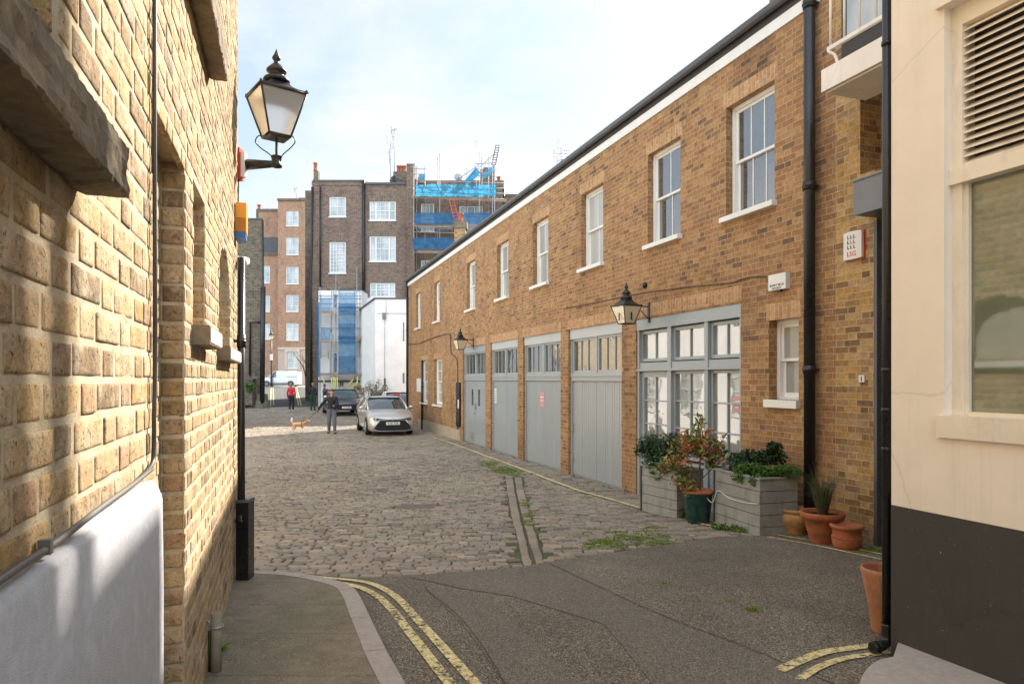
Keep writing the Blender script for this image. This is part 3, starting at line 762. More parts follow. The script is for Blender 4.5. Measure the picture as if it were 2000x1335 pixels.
def leaves(mb, c, rad, n, size, rng, elong=1.8, shell=.35, droop=0.0, lo=0.0):
    """Leaf-sized folded faces through an ellipsoid's volume."""
    c = Vector(c)
    for _ in range(n):
        v = Vector((rng.gauss(0, 1), rng.gauss(0, 1), rng.gauss(0, 1))).normalized() * (rng.random() ** shell)
        p = c + Vector((v.x * rad[0], v.y * rad[1], v.z * rad[2]))
        d = Vector((rng.gauss(0, 1), rng.gauss(0, 1), rng.gauss(-droop, .6))).normalized(); n_ = Vector((rng.gauss(0, 1), rng.gauss(0, 1), rng.gauss(1, 1)))
        w = d.cross(n_).normalized(); s = size * rng.uniform(.6, 1.3); r = rng.uniform(lo, 1)
        q = d.cross(w).normalized() * s * .18
        a, b = p - d * s * elong / 2, p + d * s * elong / 2
        mb.face([a, p + w * s / 2 + q, b], r); mb.face([a, b, p - w * s / 2 + q], r)
rng = random.Random(11)
mb = MB(); c = G(1440, 1036)
for k in range(7): leaves(mb, (c.x - .22 + k * .075 + rng.uniform(-.03, .03), c.y + .12 - k * .05, zg(c.y) + .03), (.07, .07, .05), 90, .024, rng, 1.3)
one(mb, 'weed_clump', M['leaf_green'], 'low leafy green weeds at the foot of the large front planter', 'weeds')
mb = MB(); c = G(430, 1268, .09)
for _ in range(60):
    a = rng.uniform(0, 6.28); l = rng.uniform(.03, .07); mb.face([(c.x, c.y, c.z), (c.x + math.cos(a + .3) * l * .5, c.y + math.sin(a + .3) * l * .5, c.z + .02), (c.x + math.cos(a) * l, c.y + math.sin(a) * l, c.z + rng.uniform(.005, .03))], rng.random())
one(mb, 'small_weed', M['grassblade'], 'tiny green weed in the pavement beside the thin pipe stub', 'weeds')
# ---------------------------------------------------------------- left building with modelled bricks
def brickpatch(mb, fr, a0, a1, z0, z1, holes, o, rng, det=.03, amp=.0022, nrows=3, single=False):
    """Individual worn bricks in Flemish bond; holes(z) -> list of (a, b) gaps for that course."""
    k0, k1 = int(z0 / .075), int(math.ceil(z1 / .075)); Pp = .3375
    for k in range(k0, k1):
        zc = (k + .5) * .075; zb, zt = k * .075 + .0048, (k + 1) * .075 - .0048
        zb, zt = max(zb, z0), min(zt, z1)
        if zt - zb < .02: continue
        gaps = sorted(holes(zc)); segs = []; cur = a0
        for g0, g1 in gaps:
            if g0 > cur: segs.append((cur, min(g0, a1)))
            cur = max(cur, g1)
        if cur < a1: segs.append((cur, a1))
        off = (k % 2) * Pp / 2 + ((k * 7919) % 13) * .002; c = math.floor((a0 + off) / Pp) - 1
        if single: off = -a0; c = 0
        while c * Pp - off < a1:
            for lo, ln in (((0, a1 - a0 + .008),) if single else ((0, .225), (.225, .1125))):
                b0 = c * Pp - off + lo + .004; b1 = b0 + ln - .008
                for s0, s1 in segs:
                    x0, x1 = max(b0, s0), min(b1, s1)
                    if x1 - x0 < .02: continue
                    j = lambda q: rng.uniform(-q, q)
                    x0_, x1_, y0, y1 = x0 + j(.003), x1 + j(.003), zb + j(.0025), zt + j(.0025)
                    us = [0, .035, .10] + [.1 + .8 * q / max(1, int((x1 - x0) / det)) for q in range(1, max(1, int((x1 - x0) / det)))] + [.90, .965, 1]; vs = [0, .06, .16] + [.16 + .68 * q / nrows for q in range(1, nrows)] + [.84, .94, 1]; nx = len(us) - 1; ny = len(vs) - 1; r = rng.random(); fo = o + j(.0015); tl = j(.006); base = len(mb.v)
                    seed = rng.uniform(0, 90)
                    for iy in range(ny + 1):
                        for ix in range(nx + 1):
                            u, v = us[ix], vs[iy]
                            eu = min(u, 1 - u) * (x1_ - x0_); ev = min(v, 1 - v) * (y1 - y0); e = min(eu, ev)
                            border = ix in (0, nx) or iy in (0, ny)
                            x = x0_ + (x1_ - x0_) * u; z = y0 + (y1 - y0) * v
                            nz = noise.noise(Vector((x * 14 + seed, z * 18, seed))) * amp
                            dd = fo + nz + tl * (u - .5) * (x1_ - x0_) - (.0018 if ix in (1, nx - 1) or iy in (1, ny - 1) else .0006 if ix in (2, nx - 2) or iy in (2, ny - 2) else 0)
                            if border:
                                dd = o - .022; w = noise.noise(Vector((x * 40, z * 40, seed))) * .002
                                if ix in (0, nx): x += w
                                else: z += w
                            mb.v.append(tuple(fr.pt(x, z, dd)))
                    W = nx + 1
                    for iy in range(ny):
                        for ix in range(nx):
                            a = base + iy * W + ix; mb.f.append((a, a + 1, a + W + 1, a + W)); mb.r.append(r); mb.sm.append(True)
            c += 1
LB = thing('brick_building', 'weathered yellow brick building with stone sills in sunlight, nearest on the left', 'building', LEFT.pt(2, 0.4, -.5))
sB0, sB1 = 2.14, 2.856
ops = [(-.2, 1.265, 2.549, 3.7, .13), (sB0, sB1, .2, 2.96, .085), (3.11, 3.58, 2.335, 2.97, .085), (4.32, 5.19, 2.30, 2.66, .16)]
def holesL(z):
    g = [(o[0], o[1]) for o in ops if o[2] < z < o[3]]
    if 2.66 <= z < 2.97:
        h = (z - 2.66) / .31; w = .435 * math.sqrt(max(0, 1 - h * h)); g.append((4.755 - w, 4.755 + w))
    return g
rng = random.Random(21); mb = MB()
S0, S1 = .45, 6.0
brickpatch(mb, LEFT, S0, 2.9, .3, 4.2, holesL, 0, rng)
brickpatch(mb, LEFT, 2.9, S1, .3, 5.5, holesL, 0, rng, .06, .004, 3)
brickpatch(mb, LEFT, sB0, sB1, .3, 2.95, lambda z: [], -.085, rng, .06)
def jamb(s1, z0, z1, dep):
    fr = Fr(LEFT.pt(s1, 0, 0).xy, -LEFT.n.xy, -LEFT.u.xy); brickpatch(mb, fr, 0.004, dep, z0, z1, lambda z: [], .007, rng, .03, single=True)
jamb(sB1, .3, 2.95, .085); jamb(3.58, 2.34, 2.96, .085); jamb(1.265, 2.55, 3.7, .13); jamb(5.19, 2.3, 2.66, .155)
part(mb, 'brick_facing', M['lbrick'], LB)
mb = MB(); frb = Fr(LEFT.pt(0, 0, -.0035).xy, LEFT.u.xy, LEFT.n.xy)
opsb = [(a, b, c, d, e - .0) for (a, b, c, d, e) in ops[:3]] 
# arched niche approximated by course-high steps
opsb.append((4.32, 5.19, 2.30, 2.971, .16))
N_ = 16
for k in range(N_):
    x0, x1 = 4.32 + .87 * k / N_, 4.32 + .87 * (k + 1) / N_; zf = lambda x: 2.66 + .31 * math.sqrt(max(0, 1 - ((x - 4.755) / .435) ** 2))
    mb.face([frb.pt(x0, zf(x0), 0), frb.pt(x1, zf(x1), 0), frb.pt(x1, 2.975, .0), frb.pt(x0, 2.975, .0)]); mb.face([frb.pt(x0, zf(x0), 0), frb.pt(x1, zf(x1), 0), frb.pt(x1, zf(x1), -.159), frb.pt(x0, zf(x0), -.159)])
mb.wall(frb, S0 - .6, S1, .1, 5.5, opsb, 5.5)
part(mb, 'mortar_backing', M['mortar'], LB)
mb = MB(); mb.wall(LEFT, -5, S1, 5.5, 7.4, [], 5.5); mb.wall(LEFT, -5, S0 - .6, .1, 5.5, [], 5.5); part(mb, 'upper_wall', M['cream_brick'], LB)
mb = MB(); mb.fbox(LEFT, 4.3, 5.2, 2.2, 2.98, -.158, -.150); part(mb, 'niche_panel', paint('grey_niche_paint', (.42, .40, .36), .8), LB)
def rough_slab(fr, a0, a1, z0, z1, o0, o1, seed, mat='sill_stone', chip=.006):
    mb = MB(); rows = []; n = max(6, int((a1 - a0) / .018))
    hh_ = z1 - z0; sec = [(o0, z1)] + [(o0 + (o1 - o0) * q, z1) for q in (.4, .75, .95)] + [(o1, z1 - hh_ * q) for q in (.04, .2, .4, .6, .8, .95)] + [(o0 + (o1 - o0) * q, z0) for q in (.96, .75, .5, .25)] + [(o0, z0 + .01)]; NS = len(sec)
    for i in range(n + 1):
        a = a0 + (a1 - a0) * i / n; row = []
        for k, (o, z) in enumerate(sec):
            q = noise.noise(Vector((a * 7, k * .6, seed))) * chip * .7 + noise.noise(Vector((a * 40, k * 1.9, seed))) * chip * .7
            q2 = noise.noise(Vector((a * 6, 1.5, seed + 9))) * chip * .4 + noise.noise(Vector((a * 45, k * 5.1, seed + 9))) * chip * .5
            row.append(fr.pt(a, z + (q2 if 0 < k < NS - 1 else 0), o + (q if 0 < k < NS - 1 else 0)))
        rows.append(row)
    mb.grid(rows, False); mb.face(rows[0]); mb.face(rows[-1][::-1]); return part(mb, 'sill', M[mat], LB)
rough_slab(LEFT, -.6, 1.367, 2.452, 2.548, -.01, .09, 1, chip=.009)
rough_slab(LEFT, 2.3, 3.74, 3.66, 3.80, -.01, .09, 2)
rough_slab(LEFT, 3.06, 3.62, 2.25, 2.335, -.02, .07, 3, 'sill_stone')
rough_slab(LEFT, 4.2, 5.2, 2.215, 2.30, -.02, .07, 4, 'sill_stone')
mb = MB(); mb.fbox(LEFT, 3.07, 3.61, 2.262, 2.326, .071, .074); part(mb, 'sill_edge_sunlight', M['plastic_white'], LB)  # white strips on both sills stand in for sunlight on their fronts
mb = MB(); mb.fbox(LEFT, 4.21, 5.19, 2.226, 2.29, .071, .074); part(mb, 'sill_edge_sunlight', M['plastic_white'], LB)
# window set back above the near sill
mb = MB(); mb.fbox(LEFT, -.2, 1.26, 2.56, 3.69, -.128, -.115); part(mb, 'window_board', M['wood_dark'], LB)
# roughcast plinth
mb = MB(); prof = [(.0, 1.815), (.022, 1.812), (.032, 1.80), (.034, .05)]; rows = []
for i in range(0, 46):
    a = -1.5 + 3.62 * i / 45; e = max(0, (a - 2.02) / .1); dz = .05 * e * e
    rows.append([LEFT.pt(a, z - dz if k < 3 else z, o + noise.noise(Vector((a * 6, z * 6, 2))) * .002) for k, (o, z) in enumerate([(-.002, 1.815), (.022, 1.812), (.031, 1.80), (.034, 1.5), (.034, 1.1), (.034, .6), (.034, .05)])])
mb.grid(rows, True); mb.face([LEFT.pt(2.12, 1.765, -.002), LEFT.pt(2.12, 1.765, .03), LEFT.pt(2.12, .05, .034), LEFT.pt(2.12, .05, -.002)][::-1])
part(mb, 'plinth', M['roughcast'], LB)
# cables
def sag(fr, pts, o, k=5): return smooth_line([fr.pt(a, z, o if len(p) < 3 else p[2]) for p in pts for a, z in (p[:2],)], k)
mb = MB(); mb.tube(sag(LEFT, [(2.107, 5.3), (2.108, 4.4), (2.109, 3.6), (2.106, 3.0), (2.11, 2.6), (2.118, 2.2), (2.10, 2.0), (2.095, 1.90), (2.06, 1.855), (1.9, 1.84)], .012), .0065, 8)
one(mb, 'wall_cable', M['wire'], 'thin dark cable running down the near sunlit brick wall on the left', 'cable')
mb = MB(); mb.tube(sag(LEFT, [(2.135, 5.3), (2.136, 4.0), (2.130, 3.0), (2.134, 2.4), (2.13, 2.0)], .006), .0035, 6)
one(mb, 'thin_cable', M['wire'], 'thinner brown wire beside the dark cable on the near brick wall', 'cable')
mb = MB(); mb.tube(sag(LEFT, [(2.05, 1.845), (1.8, 1.838), (1.5, 1.836), (1.2, 1.830), (.9, 1.833), (.3, 1.83)], .014), .0062, 8); mb.fbox(LEFT, 1.135, 1.15, 1.822, 1.846, .004, .022)
one(mb, 'grey_conduit', M['greywire'], 'grey cable clipped along the top of the pale roughcast plinth', 'cable')
# downpipe at the wall's end, and cabinet
def pipe(name, base, z1, r, mat, label, cat='downpipe', collars=(), fr=None, top=0):
    t = thing(name, label, cat, base); mb = MB(); b = Vector(base)
    mb.tube([b, Vector((b.x, b.y, z1))], r, 14); part(mb, 'pipe', M[mat], t)
    for z in collars:
        m2 = MB(); m2.tube([(b.x, b.y, z - .05), (b.x, b.y, z + .05)], r * 1.18, 14); m2.tube([(b.x, b.y, z - .008), (b.x, b.y, z + .008)], r * 1.3, 14)
        if fr: 
            nb = Vector((b.x, b.y, z)) - fr.n * .09; m2.tube([(b.x, b.y, z), nb], .014, 6)
            e = fr.u * .07
            m2.tube([nb + e + fr.n * .02, nb - e + fr.n * .02], .012, 6)
        part(m2, 'collar', M[mat], t)
    return t
b = LEFT.pt(5.60, 0, .05); b.z = zg(b.y) + .06
pipe('black_downpipe', b, 3.05, .029, 'blackpipe', 'black downpipe at the far end of the near sunlit brick wall', collars=(1.0, 2.4), fr=LEFT)
t = thing('utility_cabinet', 'narrow black metal cabinet standing at the end of the near left wall', 'cabinet', (PX(475, 5.32), 5.32, zg(5.32) + .08)); x_, z_ = PX(475, 5.32), zg(5.32) + .085
mb = MB(); mb.box(x_ - .05, x_ + .048, 5.30, 5.42, z_, z_ + .60); part(mb, 'body', M['black'], t)
mb = MB(); mb.hexa([(x_ - .055, 5.29, z_ + .60), (x_ + .053, 5.29, z_ + .603), (x_ + .053, 5.43, z_ + .603), (x_ - .055, 5.43, z_ + .60), (x_ - .05, 5.30, z_ + .62), (x_ + .05, 5.30, z_ + .625), (x_ + .05, 5.42, z_ + .625), (x_ - .05, 5.42, z_ + .62)]); part(mb, 'lid', M['gutter'], t)
b = LEFT.pt(3.62, 0, .045); b.z = zg(b.y) + .08
t = thing('pipe_stub', 'short weathered pipe stub clamped to the foot of the near left wall', 'pipe', b); mb = MB(); mb.tube([b, (b.x, b.y, PZ(1196, b.y))], .026, 12); part(mb, 'pipe', paint('mossy_pipe', (.30, .26, .18), .8, 0, .4, 12), t)
mb = MB(); zc = PZ(1222, b.y); mb.tube([(b.x + .034 * math.cos(a * .524), b.y + .034 * math.sin(a * .524), zc) for a in range(13)], .005, 6); mb.tube([(b.x - .02, b.y, zc), (b.x - .06, b.y + .01, zc + .03)], .006, 6); part(mb, 'clamp', M['steel'], t)
mb = MB(); mb.tube([(b.x - .03, b.y - .01, zc - .02), (b.x - .035, b.y, b.z)], .007, 6); part(mb, 'earth_wire', M['leaf_green'], t)
# yellow and blue alarm box, camera, grey pipe
fr = LEFT; s_ = 5.75
t = thing('alarm_box', 'yellow alarm box with blue base high on the near left wall', 'alarm', fr.pt(s_, 3.3, 0))
zt, zb = PZ(400, 5.45), PZ(468, 5.45)
mb = MB(); mb.fbox(fr, s_ - .1, s_ + .12, zb + .05, zt, 0.004, .085); part(mb, 'housing', M['orange'], t)
mb = MB(); mb.fbox(fr, s_ - .1, s_ + .12, zb, zb + .048, 0.004, .08); part(mb, 'base', M['blueplastic'], t)
mb = MB(); [mb.fbox(fr, s_ - .106, s_ - .101, zb + .055 + k * .016, zb + .062 + k * .016, .01, .08) for k in range(7)]; part(mb, 'louvres', paint('amber_slots', (.5, .17, .01), .5), t)
t = thing('security_camera', 'small white security camera on the end of the near left wall', 'camera', fr.pt(5.8, 3.02, 0)); c = P(470, 508, 5.5)
mb = MB(); mb.tube([c, c + Vector((-.02, .16, .02))], .033, 14); part(mb, 'camera_body', M['plastic_white'], t)
mb = MB(); mb.tube([c + Vector((.003, -.004, 0)), c + Vector((0, .01, 0))], .026, 14); part(mb, 'lens', M['ink'], t)
mb = MB(); mb.tube([c + Vector((-.02, .1, 0)), c + Vector((-.10, .12, -.01))], .012, 8); part(mb, 'mount', M['plastic_white'], t)

def numeral_one(fr, a, z, o, h, parent):
    """A serifed figure 1, h tall, centred at (a, z) on plane fr."""
    right = fr.n.cross(Vector((0, 0, 1))) * -1; org = fr.pt(a, z, o); w = h * .085; mb = MB()
    pts = [(-w, -h * .43), (-w, h * .28), (-h * .2, h * .2), (-h * .2, h * .27), (w * .4, h * .5), (w, h * .5), (w, -h * .43), (h * .17, -h * .43), (h * .17, -h * .5), (-h * .17, -h * .5), (-h * .17, -h * .43)]
    q = [org + right * x + Vector((0, 0, y)) for x, y in pts]; b = [p + fr.n * .002 for p in q]; mb.face(b); mb.face(q[::-1])
    for i in range(len(q)): j = (i + 1) % len(q); mb.face([q[i], q[j], b[j], b[i]])
    return part(mb, 'number', M['ink'], parent)
# ---------------------------------------------------------------- lanterns
def lantern(root, wt, wb, h, glassmat, hr, number=None, frame='iron', cap_scale=1.0):
    """Four-sided tapering lantern, underside of the glass at the root's origin, built in root-local axes."""
    def P4(w, z): return [Vector((x * w / 2, y * w / 2, z)) for x, y in ((-1, -1), (1, -1), (1, 1), (-1, 1))]
    A, B = P4(wb, 0), P4(wt, h); mw = root.matrix_basis
    def pt(mb, nm, mat): mb.v = [tuple(mw @ Vector(v)) for v in mb.v]; return part(mb, nm, M[mat], root)
    mb = MB()
    r = wt * .022
    for i in range(4):
        j = (i + 1) % 4
        mb.tube([A[i], B[i]], r, 6); mb.tube([A[i], A[j]], r * 1.2, 6); mb.tube([B[i], B[j]], r * 1.5, 6)
        mb.ball(B[i] + Vector((0, 0, r * 2)), r * 1.6, seg=6, rings=4)
    mb.lathe((0, 0, -.012), [(wb * .5, 0), (wb * .68, .006), (wb * .68, .012)], 4, False, math.pi / 4)
    pt(mb, 'frame', frame)
    for i in range(4):
        j = (i + 1) % 4; mb = MB(); a, b, c, d = [v * .975 for v in (A[i], A[j], B[j], B[i])]
        for q in (a, b): q.z = .004
        for q in (c, d): q.z = h - .004
        n_ = (b - a).cross(d - a).normalized() * .003
        mb.hexa([a - n_, b - n_, b + n_, a + n_, d - n_, c - n_, c + n_, d + n_]); pt(mb, 'glass_pane', glassmat)
    mb = MB(); q = wt * .72
    mb.lathe((0, 0, h), [(q * 1.04, 0), (q * 1.04, .012), (q * .80, hr * .22), (q * .50, hr * .62), (q * .34, hr)], 4, False, math.pi / 4)
    pt(mb, 'roof', frame)
    mb = MB(); k = wt * cap_scale; z0 = h + hr
    mb.lathe((0, 0, z0), [(k * .26, -.005), (k * .30, .01), (k * .27, .03), (k * .17, .05), (k * .15, .075), (k * .22, .085), (k * .22, .10), (k * .12, .14), (k * .06, .16), (k * .055, .175), (k * .09, .19), (k * .095, .205), (k * .05, .235), (k * .01, .275)], 18)
    pt(mb, 'finial', frame)
    if number:
        for face_n, u_ in ((Vector((0, -1, 0)), Vector((1, 0, 0))), (Vector((-1, 0, 0)), Vector((0, -1, 0)))):
            o_ = mw.to_3x3() @ face_n; cc = mw @ (face_n * ((wt + wb) / 4 * .985 + .004) + Vector((0, 0, h * .47)))
            f2 = Fr((cc.x, cc.y), (mw.to_3x3() @ u_).xy, o_.xy); numeral_one(f2, 0, cc.z, .006, h * .55, root)
def arm(root, pts, r, name='bracket'):
    mb = MB(); mb.tube(smooth_line(pts, 5), r, 8); return part(mb, name, M['iron'], root)
c = P(540, 268, 5.72)
t = thing('street_lantern', 'large black four-sided street lantern on a bracket at the near left wall', 'lamp', c, R(38))
lantern(t, .375, .18, .35, 'lampglass', .11, cap_scale=.98)
zz = c.z - .19
arm(t, [c + Vector((0, 0, -.005)), c + Vector((0, 0, -.1)), c + Vector((0, 0, -.17))], .011, 'stem')
mb = MB(); mb.lathe((c.x, c.y, zz - .07), [(.01, 0), (.045, .01), (.045, .035), (.034, .045), (.034, .09), (.045, .10), (.02, .11)], 16); part(mb, 'boss', M['iron'], t)
for sx in (-1, 1):
    arm(t, [c + Vector((sx * .085, -.02, -.005)), c + Vector((sx * .14, -.03, .0)), c + Vector((sx * .165, -.03, -.05)), c + Vector((sx * .12, -.02, -.10)), c + Vector((sx * .05, 0, -.15)), c + Vector((sx * .035, 0, -.20))], .005, 'scroll')
wpt = Vector((-2.29, 5.78, zz - .02))
mb = MB(); mb.tube([wpt, Vector((c.x, c.y, zz - .035))], 0, 12, True, [.05, .026]); part(mb, 'arm', M['iron'], t)
mb = MB(); mb.box(-2.33, -2.275, 5.70, 5.79, zz - .16, zz + .10); part(mb, 'wall_plate', M['red'], t)
mb = MB(); mb.box(-2.274, -2.24, 5.72, 5.77, zz - .14, zz + .07); part(mb, 'junction_box', M['plastic_white'], t)
arm(t, [Vector((-2.30, 5.74, zz - .15)), Vector((-2.295, 5.72, zz - .25)), Vector((-2.30, 5.72, zz - .45))], .008, 'cable')
# ---------------------------------------------------------------- sash windows
def bars(mb, fr, a0, a1, z0, z1, cols, rows, o0, o1, w=.018):
    for i in range(1, cols):
        a = a0 + (a1 - a0) * i / cols; mb.fbox(fr, a - w / 2, a + w / 2, z0, z1, o0, o1)
    for j in range(1, rows):
        z = z0 + (z1 - z0) * j / rows; mb.fbox(fr, a0, a1, z - w / 2, z + w / 2, o0 - .001, o1 - .001)
def sash(parent, fr, a0, a1, z0, z1, dep, cols=3, rows=1, sill=(.05, .07, .09), mat='wood_white', gmat='glass', name='window', fw=.055, sillz=None):
    """Sliding sash window: box frame, two sashes, glazing bars, panes and sill."""
    mb = MB(); d = -dep; zm = (z0 + z1) / 2
    mb.fbox(fr, a0, a0 + fw, z0, z1, d - .10, d); mb.fbox(fr, a1 - fw, a1, z0, z1, d - .10, d); mb.fbox(fr, a0 + fw, a1 - fw, z1 - fw, z1, d - .10, d - .001); mb.fbox(fr, a0 + fw, a1 - fw, z0, z0 + fw * .6, d - .10, d - .001)
    b0, b1 = a0 + fw, a1 - fw; c0, c1 = z0 + fw * .6, z1 - fw
    s = .042
    for (y0, y1, o) in ((zm - .02, c1, d - .03), (c0, zm + .02, d - .062)):
        mb.fbox(fr, b0, b0 + s, y0, y1, o - .026, o); mb.fbox(fr, b1 - s, b1, y0, y1, o - .026, o)
        mb.fbox(fr, b0 + s, b1 - s, y1 - s, y1, o - .026, o - .001); mb.fbox(fr, b0 + s, b1 - s, y0, y0 + s * (1.4 if y0 == c0 else .9), o - .026, o - .001)
        bars(mb, fr, b0 + s, b1 - s, y0 + s, y1 - s, cols, rows, o - .022, o - .003)
    w = part(mb, name, M[mat], parent)
    mb = MB(); mb.fbox(fr, b0 + .01, b1 - .01, zm, c1 - .01, d - .046, d - .043); mb.fbox(fr, b0 + .01, b1 - .01, c0 + .01, zm - .001, d - .078, d - .075); part(mb, 'pane', M[gmat], w)
    if sill:
        mb = MB(); mb.fbox(fr, a0 - sill[0], a1 + sill[0], z0 - sill[1], z0, -dep - .02, sill[2]); part(mb, 'sill', M[mat], w)
    return w
def far_window(parent, fr, a0, a1, z0, z1, cols=2, rows=4, dep=.08, tri=False, gmat='glass_far', fw=.07, sill=True):
    mb = MB(); d = -dep
    mb.fbox(fr, a0, a0 + fw, z0, z1, d - .06, d); mb.fbox(fr, a1 - fw, a1, z0, z1, d - .06, d); mb.fbox(fr, a0 + fw, a1 - fw, z1 - fw, z1, d - .06, d - .002); mb.fbox(fr, a0 + fw, a1 - fw, z0, z0 + fw, d - .06, d - .002)
    b0, b1, c0, c1 = a0 + fw, a1 - fw, z0 + fw, z1 - fw
    if tri:
        m0, m1 = b0 + (b1 - b0) * .22, b0 + (b1 - b0) * .78
        for m in (m0, m1): mb.fbox(fr, m - .05, m + .05, c0, c1, d - .05, d + .01)
        bars(mb, fr, m0, m1, c0, c1, 3, rows, d - .04, d - .01, .03); mb.fbox(fr, b0, b1, (c0 + c1) / 2 - .025, (c0 + c1) / 2 + .025, d - .045, d - .005)
    else: bars(mb, fr, b0, b1, c0, c1, cols, rows, d - .04, d - .01, .035)
    w = part(mb, 'window', M['wood_white'], parent)
    mb = MB(); mb.fbox(fr, b0 - .01, b1 + .01, c0 - .01, c1 + .01, d - .052, d - .048); part(mb, 'pane', M[gmat], w)
    if sill: mb = MB(); mb.fbox(fr, a0 - .05, a1 + .05, z0 - .08, z0, d, .06); part(mb, 'sill', M['wood_white'], w)
    return w

# ---------------------------------------------------------------- mews house on the right
mf = MEWS; S, Z = mf.S, mf.Z
sE, sW = S(797), S(1598)          # far end, near end (pipe)
MH = thing('mews_house', 'long two-storey brick mews house with white sash windows and grey garage doors', 'building', mf.pt((sE + sW) / 2, 0, -3))
wins = []
for xl, xr in ((1418, 1513), (1266, 1329), (1135, 1178), (1040, 1071), (970, 993), (911, 928), (848, 859), (813, 821)):
    wins.append((S(xr), S(xr) + (1.012 if xl > 900 else .99)))
ZT, ZB = 6.02, 4.43
ops = [(a, b, ZB, ZT, .30) for a, b in wins]
gw = [(S(864), S(848), 1.11, 2.93), (S(835), S(823), 1.11, 2.93)]
small = (S(1560), S(1502), 1.84, 2.88)
ops += [(*g, .30) for g in gw] + [(*small, .30)]
bays = [(S(948), S(904)), (S(1011), S(958)), (S(1095), S(1021.5)), (S(1214.5), S(1110))]
ZH = 3.205
ops += [(a, b, -.3, ZH, .30) for a, b in bays]
shop = (S(1447), S(1242)); ops.append((shop[0], shop[1], .0, 3.17, .30))
mb = MB(); mb.wall(mf, sW, sE, -.3, 6.62, ops, .35); part(mb, 'front_wall', M['stock'], MH)
for a, b, c in [(a - .06, b + .06, ZT) for a, b in wins] + [(a - .02, b + .02, ZH + .001) for a, b in bays + [shop]] + [(q[0] - .05, q[1] + .05, q[3]) for q in gw + [small]]:
    mb = MB(); mb.fbox(mf, a, b, c - .004, c + .215, -.098, .003); part(mb, 'brick_arch', M['soldier'], MH, mode='soldier')
mb = MB(); mb.fbox(mf, sW, sW + 1.0, 6.96, 7.67, -4, -.12); part(mb, 'party_parapet', M['stock'], MH)
mb = MB(); mb.fbox(mf, sW - .03, sE + .04, 6.62, 6.77, -.2, .03); part(mb, 'fascia', M['fascia'], MH)
mb = MB(); mb.fbox(mf, sW - .03, sE + .05, 6.77, 6.92, -.25, .02); part(mb, 'soffit_board', paint('dark_soffit', (.055, .05, .045), .6), MH)
mb = MB()
prof = [(.135, 6.955), (.14, 6.93), (.135, 6.90), (.115, 6.872), (.08, 6.858), (.045, 6.872), (.025, 6.90), (.021, 6.94), (.03, 6.94), (.06, 6.885), (.10, 6.885), (.125, 6.95)]
mb.grid([[mf.pt(a, z, o) for o, z in prof] for a in (sW - .1, sE + .08)], True, closed=True); part(mb, 'gutter', M['gutter'], MH)
mb = MB(); A = [mf.pt(a, z, o) for a, z, o in ((sW, 6.9, .02), (sE + .1, 6.9, .02), (sE + .1, 8.1, -4.2), (sW, 8.1, -4.2))]; B = [p + Vector((0, 0, .08)) for p in A]; mb.hexa(A + B)
A = [mf.pt(a, z, o) for a, z, o in ((sW, 8.1, -4.2), (sE + .1, 8.1, -4.2), (sE + .1, 6.9, -8.4), (sW, 6.9, -8.4))]; B = [p + Vector((0, 0, .08)) for p in A]; mb.hexa(A + B)
part(mb, 'roof', M['slate'], MH)
endf = Fr(mf.pt(sE, 0, 0).xy, -mf.n.xy, mf.u.xy)
mb = MB(); mb.wall(endf, .0, 8.4, -.4, 6.9, [], .3); part(mb, 'gable_wall', M['stock'], MH)
mb = MB(); mb.wall(Fr(mf.pt(sW, 0, -.36).xy, -mf.n.xy, -mf.u.xy), .0, 8.4, 0, 6.6, [], .2); mb.wall(Fr(mf.pt(sW, 0, -8.4).xy, mf.u.xy, -mf.n.xy), 0, sE - sW, -.3, 6.9, [], .2); part(mb, 'rear_walls', M['brown'], MH)
for k, (a, b) in enumerate(wins): sash(MH, mf, a, b, ZB, ZT, .11, 3 if k == 0 else 2, 1, gmat='glass' if k < 2 else 'glass_blind')
for a, b, c, d in gw: sash(MH, mf, a, b, c, d, .11, 2, 2, gmat='glass_blind')
sash(MH, mf, *small, .13, 1, 1, sill=(.03, .10, .07), gmat='glass_blind')
mb = MB(); mb.fbox(mf, S(900), S(818), -.3, .34, .0, .045); part(mb, 'stone_base', paint('pale_stone_base', (.42, .35, .25), .85, 0, .2, 5, .1), MH)
